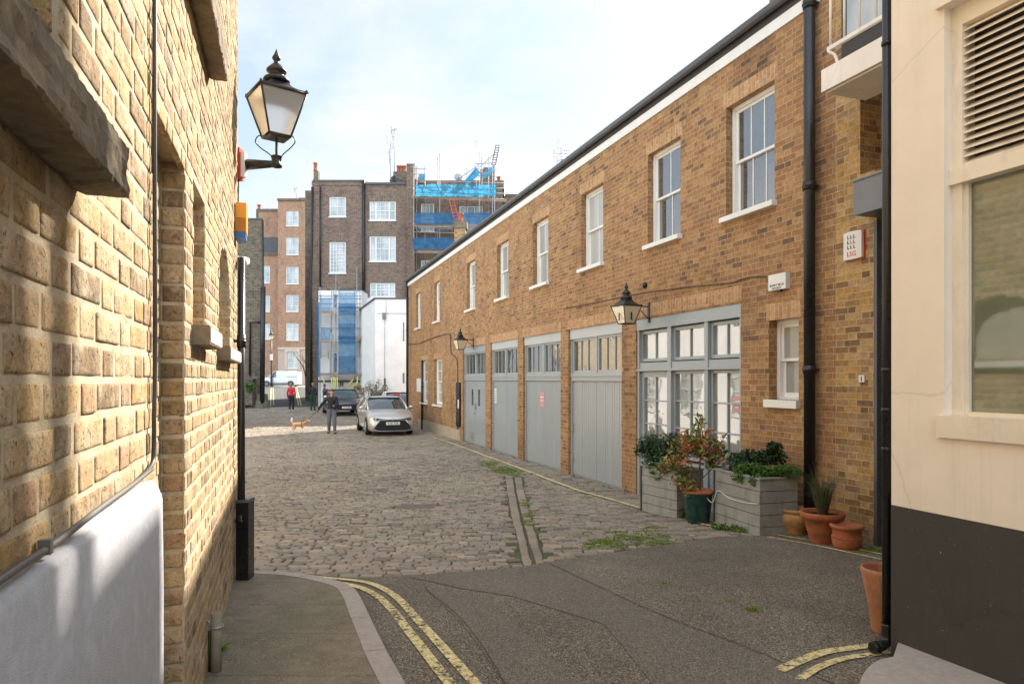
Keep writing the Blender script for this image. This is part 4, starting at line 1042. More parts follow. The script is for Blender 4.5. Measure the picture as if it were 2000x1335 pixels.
# garage doors
def boards(mb, fr, a0, a1, z0f, z1, o, w=.095, th=.02, rng=random.Random(4)):
    n = max(1, round((a1 - a0) / w)); w = (a1 - a0) / n
    for i in range(n):
        b0, b1 = a0 + i * w + .0055, a0 + (i + 1) * w - .0055; zb = z0f(b0); e = rng.uniform(0, .0025)
        mb.fbox(fr, b0, b1, zb, z1, o - th, o + e)
def garage(k, a, b):
    zb = lambda s: zg(s * mf.cos) + .03
    g = MB(); d = -.09; mid = (a + b) / 2
    boards(g, mf, a + .07, mid - .006, zb, 2.06, d); boards(g, mf, mid + .006, b - .07, zb, 2.06, d)
    g.fbox(mf, a + .07, b - .07, -.1, 2.06, d - .04, d - .024)
    door = part(g, 'garage_door', M['greydoor'], MH, label='grey boarded double door with two small slit windows' if k == 0 else None)
    g = MB(); g.fbox(mf, a, a + .065, -.2, ZH - .22, d - .08, d + .03); g.fbox(mf, b - .065, b, -.2, ZH - .22, d - .08, d + .03)
    g.fbox(mf, a + .065, b - .065, 2.07, 2.24, d - .08, d + .035); g.fbox(mf, a + .04, b - .04, 2.17, 2.19, d + .02, d + .06)
    z0, z1 = 2.24, 2.985
    for c in (a + .065, mid, b - .065): pass
    g.fbox(mf, mid - .045, mid + .045, z0, z1, d - .06, d + .02)
    for c0, c1 in ((a + .065, mid - .045), (mid + .045, b - .065)):
        g.fbox(mf, c0, c0 + .05, z0, z1, d - .05, d + .005); g.fbox(mf, c1 - .05, c1, z0, z1, d - .05, d + .005)
        g.fbox(mf, c0 + .05, c1 - .05, z0, z0 + .055, d - .05, d + .004); g.fbox(mf, c0 + .05, c1 - .05, z1 - .05, z1, d - .05, d + .004)
        bars(g, mf, c0 + .05, c1 - .05, z0 + .055, z1 - .05, 3, 1, d - .035, d - .008, .022)
    part(g, 'door_frame', M['greyframe'] if k == 0 else M['greydoor'], door)
    for c0, c1 in ((a + .11, mid - .09), (mid + .09, b - .11)):
        g = MB(); g.fbox(mf, c0 - .01, c1 + .01, z0 + .05, z1 - .045, d - .032, d - .028); part(g, 'window_pane', M['glass_garage'], door)
    g = MB(); g.fbox(mf, a + .001, b - .001, 2.985, ZH - .001, d - .05, d + .05); part(g, 'head_board', M['greyframe'] if k == 0 else M['greyhead'], door)
    return door
doors = [garage(k, a, b) for k, (a, b) in enumerate(bays)]
a, b = bays[0]; mid = (a + b) / 2; d = -.088
for c in (mid + .32, mid - .45): mb = MB(); mb.fbox(mf, c, c + .16, 1.25, 1.78, d, d + .012); part(mb, 'slit_window', M['glass'], doors[0])
mb = MB(); mb.fbox(mf, mid + .25, mid + .75, .10, .34, d, d + .02); part(mb, 'vent_plate', M['steel'], doors[0])
mb = MB(); mb.fbox(mf, mid - .03, mid + .01, 1.1, 1.3, d, d + .04); mb.ball(mf.pt(mid + .1, 1.0, d + .04), .03); part(mb, 'handle', M['steel'], doors[0])
a, b = bays[1]
mb = MB(); mb.fbox(mf, b - .33, b - .14, 1.40, 1.84, d, d + .008); o = part(mb, 'notice', M['plastic_white'], doors[1])
mb = MB(); [mb.fbox(mf, b - .31, b - .16, 1.45 + k * .05, 1.462 + k * .05, d + .009, d + .0095) for k in range(7)]; part(mb, 'print', M['ink'], doors[1])
a, b = bays[2]; mid = (a + b) / 2
mb = MB(); [mb.fbox(mf, mid - .02, mid + .24, z, z + .075, d, d + .006) for z in (1.44, 1.53, 1.62, 1.71)]; part(mb, 'red_notice', M['rednote'], doors[2])
mb = MB(); mb.fbox(mf, mid + .0, mid + .22, 1.58, 1.60, d + .007, d + .0075); mb.fbox(mf, mid + .0, mid + .22, 1.66, 1.69, d + .007, d + .0075); part(mb, 'print', M['plastic_white'], doors[2])
for a, b in bays[1:]: pass
a, b = bays[3]; mb = MB(); mb.fbox(mf, b - .11, b - .09, .95, 1.12, d, d + .03); mb.fbox(mf, b - .11, b - .09, .28, .40, d, d + .03); part(mb, 'bolts', M['steel'], doors[3])
# shopfront
a, b = shop; d = -.07; x3 = [a, S(1376), S(1304), b]
g = MB(); zb = .25
g.fbox(mf, a, b, 2.98, 3.168, d - .08, d + .06)
SF = part(g, 'shopfront', M['greyframe'], MH)
g = MB()
for c, w in ((a + .03, .06), (x3[1], .09), (x3[2], .11), (b - .035, .07)): g.fbox(mf, c - w / 2, c + w / 2, zb - .3, 2.98, d - .09, d + .045)
g.fbox(mf, a, b, 2.26, 2.40, d - .08, d + .03); g.fbox(mf, a, b, 2.25, 2.285, d + .0, d + .065)
g.fbox(mf, a, b, zb - .3, .78, d - .08, d + .02)
cells = []
for i in range(3):
    c0, c1 = x3[i] + .05, x3[i + 1] - .055
    cells += [(c0, c1, 2.42, 2.96), (c0, c1, .82, 2.24)]
for (c0, c1, z0, z1) in cells:
    e = .05 if z1 > 2.5 else .045
    if c0 > x3[2] and z1 < 2.5: e = .10
    g.fbox(mf, c0, c0 + e, z0, z1, d - .06, d - .01); g.fbox(mf, c1 - e, c1, z0, z1, d - .06, d - .01); g.fbox(mf, c0 + e, c1 - e, z0, z0 + e, d - .06, d - .012); g.fbox(mf, c0 + e, c1 - e, z1 - e, z1, d - .06, d - .012)
    bars(g, mf, c0 + e, c1 - e, z0 + e, z1 - e, 2, 1 if z1 > 2.5 else 3, d - .05, d - .02, .022)
part(g, 'frame', M['greyframe'], SF)
for (c0, c1, z0, z1) in cells:
    g = MB(); g.fbox(mf, c0 + .02, c1 - .02, z0 + .02, z1 - .02, d - .048, d - .044); part(g, 'pane', M['glass_shop'], SF)
mb = MB(); [mb.fbox(mf, a + .12, a + .33, 1.63 + k * .085, 1.69 + k * .085, d - .043, d - .041) for k in range(3)]; part(mb, 'pink_sticker', paint('pink_sticker', (.75, .33, .30), .5), SF)
# things fixed to the wall
def wall_lamp(px, number, label, scale=1.0):
    base = mf.pt(S(px), 0, 0); c = base + mf.n * .47; zc = 2.1 - (HY - HY) + 0
    return base, c
for px, py, num, lab in ((1268, 632, '1', 'black wall lantern numbered 1 above the glazed shopfront'), (925, 682, None, 'black wall lantern at the far end of the garage doors')):
    D = mf.D(px); base = mf.pt(S(px), 0, 0); c = base + mf.n * .45; c.z = PZ(py, c.y)
    t = thing('wall_lantern', lab, 'lamp', c, math.atan2(mf.u.y, mf.u.x) - R(90) + R(8), group='lanterns on the mews house')
    lantern(t, .37, .19, .30, 'lampglass_cream', .13, num, 'iron', .95)
    zt = c.z + .31
    arm(t, [Vector((c.x, c.y, zt)) + mf.n * -.17, Vector((base.x, base.y, zt))], .011); arm(t, [Vector((base.x, base.y, zt - .22)) + mf.n * .01, Vector((c.x, c.y, zt)) - mf.n * .2], .008)
    mb = MB(); mb.fbox(mf, S(px) - .02, S(px) + .02, zt - .28, zt + .07, 0, .02); part(mb, 'wall_plate', M['iron'], t)
b_ = mf.pt(S(1594), 0, .10); b_.z = zg(b_.y)
pipe('large_downpipe', b_, 10.2, .066, 'blackpipe', 'thick black cast iron downpipe between the mews house and the yellow brick wall', collars=(2.22, 4.42, 6.6), fr=mf)
b_ = mf.pt(S(827), 0, .06); b_.z = zg(b_.y)
pipe('far_downpipe', b_, 2.95, .045, 'blackpipe', 'slim black downpipe beside the far ground-floor window of the mews house', collars=(1.8,), fr=mf)
b_ = mf.pt(sE - .02, 0, .05); b_.z = zg(b_.y)
pipe('corner_downpipe', b_, 6.85, .05, 'blackpipe', 'black downpipe on the far corner of the mews house', collars=(2, 4.5), fr=mf)
t = thing('burglar_alarm', 'white alarm box with black lettering above the small near window', 'alarm', mf.pt(S(1526), 3.4, 0)); a0, a1 = S(1543), S(1509)
mb = MB(); mb.fbox(mf, a0, a1, Z(1526, 566), Z(1526, 535), 0, .07); part(mb, 'housing', M['plastic_white'], t)
mb = MB(); mb.fbox(mf, (a0 + a1) / 2 - .04, (a0 + a1) / 2 + .04, Z(1526, 566) - .02, Z(1526, 566), .02, .05); part(mb, 'strobe', M['black'], t)
zc = Z(1526, 560); text('BARRY BROS', .045, mf, (a0 + a1) / 2, zc + .02, .071, 'lettering', M['ink'], t); text('SECURITY', .038, mf, (a0 + a1) / 2, zc - .02, .071, 'lettering', M['ink'], t)
mb = MB(); a0, a1 = S(1573), S(1558); z0, z1 = Z(1565, 583), Z(1565, 561); mb.fbox(mf, a0, a1, z0, z1, 0, .012); [mb.fbox(mf, a0 + .012, a1 - .012, z0 + .02 + k * .02, z0 + .027 + k * .02, .012, .018) for k in range(6)]
one(mb, 'air_vent', M['tanpot'], 'small square clay air vent beside the white alarm box', 'vent')
mb = MB(); mb.ball(mf.pt(S(1262), Z(1262, 557), .03), .045, .045, .055)
one(mb, 'wall_boss', M['black'], 'small round black fitting on the brick above the shopfront', 'fitting')
mb = MB(); mb.tube(sag(mf, [(S(x), Z(x, y)) for x, y in ((1498, 540), (1470, 541), (1452, 545), (1430, 552), (1390, 556), (1340, 561), (1300, 566), (1262, 571), (1200, 583), (1100, 603))], .012), .008, 6)
one(mb, 'sagging_cable', M['wire'], 'dark cable sagging along the mews wall above the door arches', 'cable')
mb = MB(); mb.tube(sag(mf, [(S(x), Z(x, y)) for x, y in ((797, 672), (820, 670), (845, 660), (876, 652), (881, 660), (882, 690), (893, 700), (895, 740), (895, 858))], .02, 3), .015, 6)
one(mb, 'far_cable', M['wire'], 'dark cable stepping down the mews wall beside the far lantern', 'cable')
t = thing('notice_board', 'narrow black notice panel with a white card beside the far garage door', 'sign', mf.pt(S(897), 1.2, 0)); a0, a1 = S(900.5), S(893.5)
mb = MB(); mb.fbox(mf, a0, a1, .45, 2.0, .03, .06); part(mb, 'board', M['black'], t)
mb = MB(); mb.fbox(mf, a0 + .05, a0 + .22, 1.1, 1.4, .061, .066); part(mb, 'card', M['plastic_white'], t)
mb = MB(); mb.fbox(mf, S(823), S(815), 1.55, 2.15, .0, .03); mb.v = mb.v
one(mb, 'white_plaque', M['plastic_white'], 'narrow white plaque on the brick at the far end of the mews house', 'sign')
t = thing('chimney_stack', 'square brick chimney stack with a clay pot rising behind the mews roof', 'chimney', (PX(898, 34), 34, 7.3))
mb = MB(); cx, cy = PX(899, 34), 34; mb.box(cx - .28, cx + .28, cy - .3, cy + .3, 6.5, PZ(448, 34)); part(mb, 'stack', M['yellow'], t)
mb = MB(); mb.box(cx - .35, cx + .35, cy - .36, cy + .36, PZ(448, 34), PZ(434, 34)); part(mb, 'cap', M['darkbrown'], t)
mb = MB(); mb.lathe((cx, cy, PZ(434, 34)), [(.17, 0), (.13, .1), (.12, .36), (.16, .38), (.16, .44), (.1, .45)], 12); part(mb, 'chimney_pot', M['chimpot'], t)

# ---------------------------------------------------------------- taller yellow-brick building next door
s1 = sW - .002; sR = S(1680); s0 = 4.4
YB = thing('yellow_brick_building', 'tall yellow brick building with a cream balcony slab beyond the thick downpipe', 'building', mf.pt(6.5, .3, -2))
sJ = S(1632)
mb = MB(); mb.wall(mf, sJ + .004, s1, -.2, 9.0, [], .35); part(mb, 'pier', M['stock'], YB)
mb = MB(); mb.wall(mf, s0, sJ - .004, -.2, 9.0, [(s0, sR, 4.38, 8.9, .30), (s0, S(1712), -.1, 3.95, .3)], .36); part(mb, 'wall', M['yellow'], YB)
mb = MB(); mb.fbox(mf, sJ - .004, sJ + .004, -.2, 8.99, -.2, -.003); part(mb, 'joint', M['mortar'], YB)
mb = MB(); mb.box(mf.pt(6, 0, -4).x - 2.2, mf.pt(6, 0, -4).x + 3, 5.3, 9.5, 0, 8.9); part(mb, 'rear_mass', M['brown'], YB)
mb = MB(); zt_ = PZ(138, 7.525); zb_ = PZ(181, 7.525); aF = mf.pt(0, 0, 0)
sl0 = (7.525 + 0) ; # slab: far end photo x=1604, projecting from the wall
prj = .62
def solve_s(px, o):
    lo, hi = 1.0, 60.0
    for _ in range(60):
        m = (lo + hi) / 2; p = mf.pt(m, 0, o)
        if CX + F * p.x / p.y > px: lo = m
        else: hi = m
    return (lo + hi) / 2
se = solve_s(1604, prj); pe = mf.pt(se, 0, prj); zt_ = PZ(138, pe.y); zb_ = PZ(181, pe.y)
mb.v = []; mb.f = []; mb.r = []; mb.sm = []
mb.fbox(mf, s0, se, zb_, zt_, .0, prj); part(mb, 'balcony_slab', M['cream'], YB)
mb = MB(); mb.fbox(mf, s0, se - .02, zb_ - .012, zb_, .04, prj - .05); part(mb, 'slab_drip', M['cream'], YB)
# railing
RL = MB(); zr = lambda x, y: PZ(y, mf.pt(solve_s(x, prj - .06), 0, prj - .06).y)
zrb = zr(1617, 97); 
RL.fbox(mf, s0, solve_s(1617, prj - .06), zrb - .02, zrb + .02, prj - .08, prj - .045)
for x in (1622, 1649, 1679, 1711, 1746): s_ = solve_s(x, prj - .062); RL.tube([mf.pt(s_, zrb, prj - .062), mf.pt(s_, zrb + 1.0, prj - .062)], .013, 8)
s_ = solve_s(1620, prj - .062); RL.tube(smooth_line([mf.pt(s_, zrb, prj - .062), mf.pt(s_ - .0, zrb - .03, prj - .05), mf.pt(s_ - .05, zrb - .09, prj - .09), mf.pt(s_ - .07, zt_ - .01, prj - .12)], 4), .016, 8)
RL.fbox(mf, s0, solve_s(1617, prj - .06), zrb + 1.0, zrb + 1.04, prj - .08, prj - .045)
part(RL, 'railing', M['cream_paint'], YB)
mb = MB(); mb.fbox(mf, 5.0, S(1650), zt_ + .12, 7.2, 0.0, .05); bd = part(mb, 'balcony_door', M['wood_dark'], YB)
mb = MB(); mb.fbox(mf, 5.2, S(1662), zt_ + .5, 7.1, .052, .06); part(mb, 'pane', M['glass_far'], bd)
mb = MB(); x_ = .12; a1 = solve_s(1667, .30)
t = thing('metal_duct_box', 'grey sheet metal box on the yellow brick wall under the balcony', 'duct', mf.pt(S(1690), 4.1, .1))
pB = mf.pt(a1, 0, .30); mb.fbox(mf, 5.6, a1, PZ(421, pB.y), PZ(356, pB.y), 0.0, .30); part(mb, 'casing', M['greymetal'], t)
mb = MB(); mb.fbox(mf, 5.58, a1 + .012, PZ(356, pB.y), PZ(356, pB.y) + .02, 0, .315); part(mb, 'lid', M['greymetal'], t)
s_ = solve_s(1713, .05); b_ = mf.pt(s_, 0, .05); b_.z = zg(b_.y)
t = thing('grey_channel', 'slim grey steel channel running down the yellow brick wall from the metal box', 'pipe', b_); mb = MB(); mb.fbox(mf, s_ - .02, s_ + .02, b_.z, PZ(430, b_.y), .01, .075); part(mb, 'channel', M['gutter'], t)
mb = MB(); mb.fbox(mf, 4.6, S(1716), -.1, 3.9, -.29, -.25); part(mb, 'passage_door', M['wood_dark'], YB)
t = thing('alarm_sounder', 'white alarm box with L-shaped marks and LSG in red', 'alarm', mf.pt(S(1664), 3.6, 0)); a0, a1 = solve_s(1681, .06), solve_s(1646, .06)
z0, z1 = PZ(508, 7.75), PZ(457, 7.75); n = 8; rows = []
for k in range(n + 1):
    u = k / n; a = a0 + (a1 - a0) * u; bul = .012 * math.sin(math.pi * u)
    rows.append([mf.pt(a, z0 - bul * .7, .005), mf.pt(a, z0 - bul * .7, .05 + bul), mf.pt(a, z1 + bul * .7, .05 + bul), mf.pt(a, z1 + bul * .7, .005)])
mb = MB(); mb.grid(rows, False); mb.face(rows[0]); mb.face(rows[-1][::-1]); part(mb, 'housing', M['plastic_white'], t)
mb = MB(); mb.fbox(mf, a0 - .01, a1 + .01, z0 - .012, z1 + .008, 0, .02); part(mb, 'backplate', M['red'], t)
am = (a0 + a1) / 2; hh = z1 - z0
for r_ in range(3):
    for c_ in range(3):
        mb = MB(); ax, az = am + (1 - c_) * .042 + .012, z1 - hh * (.17 + .19 * r_)
        mb.fbox(mf, ax - .024, ax + .004, az - .022, az - .015, .0625, .065); mb.fbox(mf, ax - .002, ax + .004, az - .022, az + .018, .0625, .065); part(mb, 'mark', M['redink'] if (r_, c_) == (1, 1) else M['ink'], t)
text('LSG', .075, mf, am, z0 + hh * .17, .064, 'lettering', M['redink'], t)
t = thing('number_plate_tile', 'small white tile bearing the number 1 on the yellow brick wall', 'sign', mf.pt(S(1684), 2.1, 0)); a0, a1 = S(1690), S(1679)
mb = MB(); mb.fbox(mf, a0, a1, Z(1685, 746), Z(1685, 732), 0, .015); part(mb, 'tile', M['plastic_white'], t); numeral_one(mf, (a0 + a1) / 2, Z(1685, 739), .016, .055, t)

# ---------------------------------------------------------------- cream rendered building, nearest on the right
cf = CREAM; C = cf.S; CZ = cf.Z; sC = C(1741); sP = -4.0
CB = thing('cream_building', 'cream rendered building with charcoal base and louvred window, nearest on the right', 'building', cf.pt(1, .6, -2))
zp = CZ(1741, 985); w0, w1 = -.6, C(1844); zw0, zw1 = CAMZ - .235, CAMZ + 1.93
mb = MB(); mb.wall(cf, sP, sC, zp, 6.4, [(w0, w1, zw0, zw1, .16), (w0, w1, zw1 + .14, 6.0, .16)], 4.5); part(mb, 'wall', M['cream'], CB)
mb = MB(); mb.wall(cf, sP, sC + .003, .2, zp, [], 4.5); part(mb, 'plinth', M['plinth'], CB)
d = -.055; g = MB(); aw = w1
g.fbox(cf, w0, aw + .002, zw0, zw1 + .002, -.16, d - .005)
W = None
g = MB(); z_l0, z_l1 = CAMZ + 1.10, CAMZ + 1.83; zt0 = CAMZ + 1.03
fwid = .055
g.fbox(cf, aw - fwid, aw, CAMZ - .185, zw1, -.16, d); g.fbox(cf, w0, w0 + fwid, CAMZ - .185, zw1, -.16, d)
g.fbox(cf, w0 + fwid, aw - fwid, z_l1, zw1, -.16, d - .002); g.fbox(cf, w0, aw + .012, zt0 - .02, z_l0 - .012, -.10, d + .025); g.fbox(cf, w0 + fwid, aw - fwid, z_l0 - .012, z_l0, -.16, d - .001)
g.fbox(cf, aw - fwid - .022, aw - fwid, CAMZ - .185, zt0 - .02, -.16, d - .018); g.fbox(cf, w0 + fwid, aw - fwid - .022, CAMZ - .187, CAMZ - .165, -.16, d - .02)
W = part(g, 'window', M['cream_paint'], CB)
g = MB(); g.fbox(cf, w0, aw + .03, CAMZ - .30, CAMZ - .186, -.16, .022); part(g, 'sill', M['cream_paint'], W)
g = MB(); g.fbox(cf, w0, aw + .03, zw1 + .001, zw1 + .05, -.14, .03); part(g, 'head_ledge', M['cream_paint'], W)
g = MB(); n = 18
for k in range(n):
    z = z_l0 + (z_l1 - z_l0) * k / n + .004; t_ = .006
    A = [cf.pt(a, z_, o) for a, z_, o in ((w0 + fwid, z, d - .012), (aw - fwid, z, d - .012), (aw - fwid, z + .036, d - .06), (w0 + fwid, z + .036, d - .06))]
    g.hexa(A + [p + Vector((0, 0, t_)) for p in A])
part(g, 'louvres', M['cream_paint'], W)
g = MB(); g.fbox(cf, w0, aw - fwid + .01, z_l0, z_l1, -.158, -.15); part(g, 'louvre_backing', M['wood_dark'], W)
g = MB(); g.fbox(cf, w0, aw - fwid - .01, CAMZ - .18, zt0, -.10, -.095); part(g, 'pane', M['meshglass'], W)
s_ = sC; pb = cf.pt(sC + .045, 0, -.02)
t = thing('near_downpipe', 'black downpipe with angled shoe on the corner of the cream building', 'downpipe', (pb.x, pb.y, zg(pb.y)))
px_ = PX(1732.5, 3.92); py_ = 3.92
mb = MB(); mb.tube([(px_, py_, zg(py_) + .14), (px_, py_, 5.2)], .026, 14); part(mb, 'pipe', M['blackpipe'], t)
for z in (PZ(722, 3.92), PZ(800, 3.92), PZ(876, 3.92), PZ(85, 3.92), PZ(1243, 3.92)):
    mb = MB(); mb.tube([(px_, py_, z - .012), (px_, py_, z + .012)], .0305, 14); part(mb, 'collar', M['blackpipe'], t)
zz = zg(py_)
mb = MB(); mb.tube(smooth_line([(px_, py_, zz + .17), (px_, py_, zz + .10), (px_ - .015, py_ - .01, zz + .065), (px_ - .06, py_ - .03, zz + .05), (px_ - .11, py_ - .05, zz + .05)], 4), .031, 14); mb.tube([(px_ - .07, py_ - .034, zz + .05), (px_ - .08, py_ - .038, zz + .05)], .035, 14); part(mb, 'shoe', M['blackpipe'], t)

# ---------------------------------------------------------------- planters, pots
def profile_pot(name, label, c, prof, mat, k=1, soil=None, group=None, cat='pot', rim=None):
    t = thing(name, label, cat, c, 0, group); mb = MB(); pr = [(r * k, z * k) for r, z in prof]
    mb.lathe(c, pr, 28); part(mb, 'body', M[mat], t)
    if soil: mb = MB(); mb.lathe(c, [(.001, soil * k - .01), (max(r for r, z in prof) * .86 * k, soil * k - .005), (.001, soil * k)], 20); part(mb, 'soil', M['soil'], t)
    return t
def gp(x, d): return Vector((PX(x, d), d, zg(d)))
c = gp(1363.5, 9.05); PG = profile_pot('glazed_pot', 'dark green glazed pot standing between the two timber planters', c, [(.02, 0), (.135, 0), (.15, .03), (.185, .36), (.20, .40), (.205, .42), (.19, .425), (.175, .37), (.16, .33), (.01, .33)], 'greenpot', 1, .37)
mb = MB(); mb.lathe((c.x, c.y, c.z + .395), [(.196, 0), (.212, .008), (.214, .03), (.20, .038), (.18, .034)], 28); part(mb, 'rim', M['terra'], PG)
mb = MB(); mb.tube(smooth_line([(c.x + .03, c.y, c.z + .36), (c.x + .02, c.y, c.z + .7), (c.x + .04, c.y, c.z + 1.0), (c.x + .0, c.y, c.z + 1.3)], 4), 0, 8, True, [.012] * 9 + [.009] * 4)
for a, z, l in ((.3, .55, .5), (2.2, .6, .45), (3.6, .5, .4), (5, .8, .4), (1.3, .9, .4), (4.2, 1.0, .35), (2.9, .45, .35)):
    p = Vector((c.x + .025, c.y, c.z + z)); q = p + Vector((math.cos(a) * l, math.sin(a) * l * .6, l * .7)); mb.tube(smooth_line([p, (p + q) / 2 + Vector((0, 0, .04)), q], 3), 0, 6, True, [.008, .007, .006, .005, .004, .003, .002])
AT = thing('red_leaved_shrub', 'shrub with red and green autumn leaves growing in the green glazed pot', 'plant', (c.x, c.y, c.z + .36)); part(mb, 'stem', M['bark'], AT)
rng = random.Random(8); mb = MB()
for x, y, z, rx, rz, n in ((0, 0, 1.12, .26, .18, 420), (-.15, 0, .98, .26, .18, 380), (.24, 0, 1.02, .16, .15, 220), (-.3, -.02, .78, .2, .12, 280), (.02, .0, 1.3, .09, .12, 120), (.12, -.05, .85, .16, .12, 200), (-.22, -.1, .56, .17, .10, 190), (.3, .02, .85, .12, .18, 160), (-.48, 0, .70, .14, .09, 130), (-.12, -.1, .42, .12, .10, 100)):
    leaves(mb, (c.x + x, c.y + y, c.z + z), (rx * 1.1, rx * .8, rz * 1.15), int(n * .42), .034, rng, 3.0, .5, .6)
part(mb, 'leaves', M['leaf_autumn'], AT)
mb = MB(); mb.ball((c.x + .23, c.y - .02, c.z + .60), .035, .03, .05); part(mb, 'flower', M['redink'], AT)
c2 = gp(1553, 8.12); profile_pot('rounded_pot', 'tan rounded clay pot standing empty beside the large front planter', c2, [(.02, 0), (.10, 0), (.115, .02), (.10, .045), (.15, .10), (.172, .17), (.158, .225), (.148, .24), (.165, .25), (.17, .27), (.16, .285), (.148, .27), (.13, .22), (.02, .2)], 'tanpot', 1.08, .235)
c3 = gp(1606, 7.55); profile_pot('terracotta_pot', 'large terracotta pot holding wispy grass, between the two smaller pots', c3, [(.02, 0), (.125, 0), (.135, .02), (.155, .12), (.160, .125), (.163, .135), (.19, .27), (.222, .272), (.232, .30), (.236, .335), (.225, .345), (.195, .335), (.185, .28), (.02, .27)], 'terra', 1, .31)
c4 = gp(1654, 7.22); t4 = profile_pot('banded_pot', 'small banded terracotta pot nearest the yellow brick wall', c4, [(.02, 0), (.12, 0), (.135, .02), (.145, .06), (.148, .10), (.14, .14), (.139, .20), (.145, .205), (.165, .225), (.168, .245), (.155, .255), (.13, .235), (.02, .21)], 'terra', 1, .22)
mb = MB(); [mb.ball((c4.x + .143 * math.cos(a * .2244), c4.y + .143 * math.sin(a * .2244), c4.z + .115 + .008 * (a % 2)), .012, seg=6, rings=4) for a in range(28)]; part(mb, 'rope_band', M['terra'], t4)
c5 = gp(1733, 4.28); c5.x = PX(1733, 4.28); profile_pot('tall_pot', 'tall empty pale terracotta pot behind the near black downpipe', c5, [(.02, 0), (.085, 0), (.09, .02), (.115, .2), (.118, .205), (.118, .22), (.12, .225), (.142, .34), (.145, .35), (.152, .385), (.15, .405), (.142, .408), (.136, .39), (.128, .33), (.09, .05), (.01, .05)], 'terra_pale', 1.0)
rng = random.Random(2); mb = MB()
for _ in range(420):
    a = rng.uniform(0, 6.28); r0 = rng.uniform(0, .05); l = rng.uniform(.22, .62); ln = rng.gauss(0, .45); p = Vector((c3.x + r0 * math.cos(a), c3.y + r0 * math.sin(a), c3.z + .3))
    d1 = Vector((math.cos(a) * .25, math.sin(a) * .25, 1)).normalized(); m_ = p + d1 * l * .6; e = p + d1 * l + Vector((math.cos(a), math.sin(a), -.35)) * l * abs(ln) ; w = Vector((-math.sin(a), math.cos(a), 0)) * .0022; r = rng.random()
    mb.face([p - w, p + w, m_ + w, m_ - w], r); mb.face([m_ - w, m_ + w, e], r)
one(mb, 'wispy_grass', M['reed'], 'wispy dry grass plant growing from the large terracotta pot', 'plant')
def planter(name, label, a, b, depth, h, tilt=0):
    """Timber box of stacked boards; a, b = ends of its yard-facing bottom edge."""
    a = Vector((a.x, a.y, 0)); b = Vector((b.x, b.y, 0)); u = (b - a).normalized(); n = Vector((-u.y, u.x, 0)); L = (b - a).length
    if n.x > 0: n = -n
    z0 = min(zg(a.y), zg(b.y)) + .01; fr = Fr(a.xy, u.xy, n.xy); t = thing(name, label, 'planter', (*((a + b) / 2 - n * depth / 2).xy, z0)); mb = MB(); k = 5; bh = (h - .02) / k; rr = random.Random(L)
    for i in range(k):
        za, zb = z0 + i * bh + .004, z0 + (i + 1) * bh - .004; e = rr.uniform(-.003, .003)
        mb.fbox(fr, .0, L, za, zb, -.022 + e, e); mb.fbox(fr, 0, .022, za, zb, -depth, -.023); mb.fbox(fr, L - .022, L, za, zb, -depth, -.023); mb.fbox(fr, 0, L, za, zb, -depth - .022, -depth)
    part(mb, 'boards', M['planter'], t)
    mb = MB(); mb.fbox(fr, .023, L - .023, z0 + .02, z0 + h - .03, -depth + .001, -.024); mb.fbox(fr, -.004, .024, z0, z0 + h, .0035, .012); part(mb, 'liner', M['wood_dark'], t)
    mb = MB(); w = .045
    mb.fbox(fr, -.015, L + .015, z0 + h - .02, z0 + h, -.04, .015); mb.fbox(fr, -.015, L + .015, z0 + h - .02, z0 + h, -depth - .03, -depth + .02); mb.fbox(fr, -.015, .035, z0 + h - .02, z0 + h, -depth + .021, -.041); mb.fbox(fr, L - .035, L + .015, z0 + h - .02, z0 + h, -depth + .021, -.041)
    part(mb, 'rim', M['planter'], t)
    mb = MB(); mb.fbox(fr, .03, L - .03, z0 + h - .06, z0 + h - .04, -depth + .03, -.03); part(mb, 'soil', M['soil'], t)
    return t, fr, L, z0 + h
t, f1, L1, h1 = planter('timber_planter', 'grey timber planter box with dark glossy shrub, farther of the two', G(1252, 998), G(1322, 1011), .46, .69)
rng = random.Random(31); mb = MB()
for a, z, o, r, n in ((.1, .22, -.2, .2, 500), (.0, .32, -.15, .16, 380), (.35, .30, -.2, .22, 560), (.55, .33, -.25, .2, 460), (.75, .30, -.25, .18, 360), (.2, .10, -.05, .16, 320), (.5, .12, -.1, .18, 320), (-.1, .2, -.1, .12, 200)):
    p = f1.pt(a, h1 + z, o); leaves(mb, p, (r * 1.15, r, r * .9), int(n * .8), .024, rng, 3.4, .6)
o = one(mb, 'glossy_shrub', M['leaf_dark'], 'dark green glossy shrub growing in the farther timber planter', 'plant')
mb = MB()
for a, z, o_, r, n in ((.55, .02, .0, .15, 300), (.7, .06, -.05, .14, 260), (.3, -.08, .03, .05, 50), (.4, -.16, .03, .05, 40), (.78, -.03, -.1, .12, 200)): leaves(mb, f1.pt(a, h1 + z, o_), (r, r, r * .6), n, .024, rng, 1.6)
one(mb, 'trailing_plant', M['leaf_green'], 'fresh green trailing plant spilling over the farther timber planter', 'plant')
mb = MB()
for k in range(5): leaves(mb, f1.pt(L1 + .04, h1 - .6 + .03 * k, -.1 - .05 * k), (.06, .06, .08), 60, .026, rng, 1.3)
one(mb, 'ivy', M['leaf_green'], 'small green ivy low on the side of the farther timber planter', 'plant')
t, f2, L2, h2 = planter('large_timber_planter', 'large grey timber planter box with spreading green plants, nearer of the two', G(1395, 1023), G(1484, 1046), .50, .72)
mb = MB()
for k in range(10): leaves(mb, f2.pt(.50 + .05 * k, h2 + .04 + .03 * math.sin(k), -.1 - .035 * k), (.15, .15, .07), 380, .020, rng, 1.5, .4, .2)
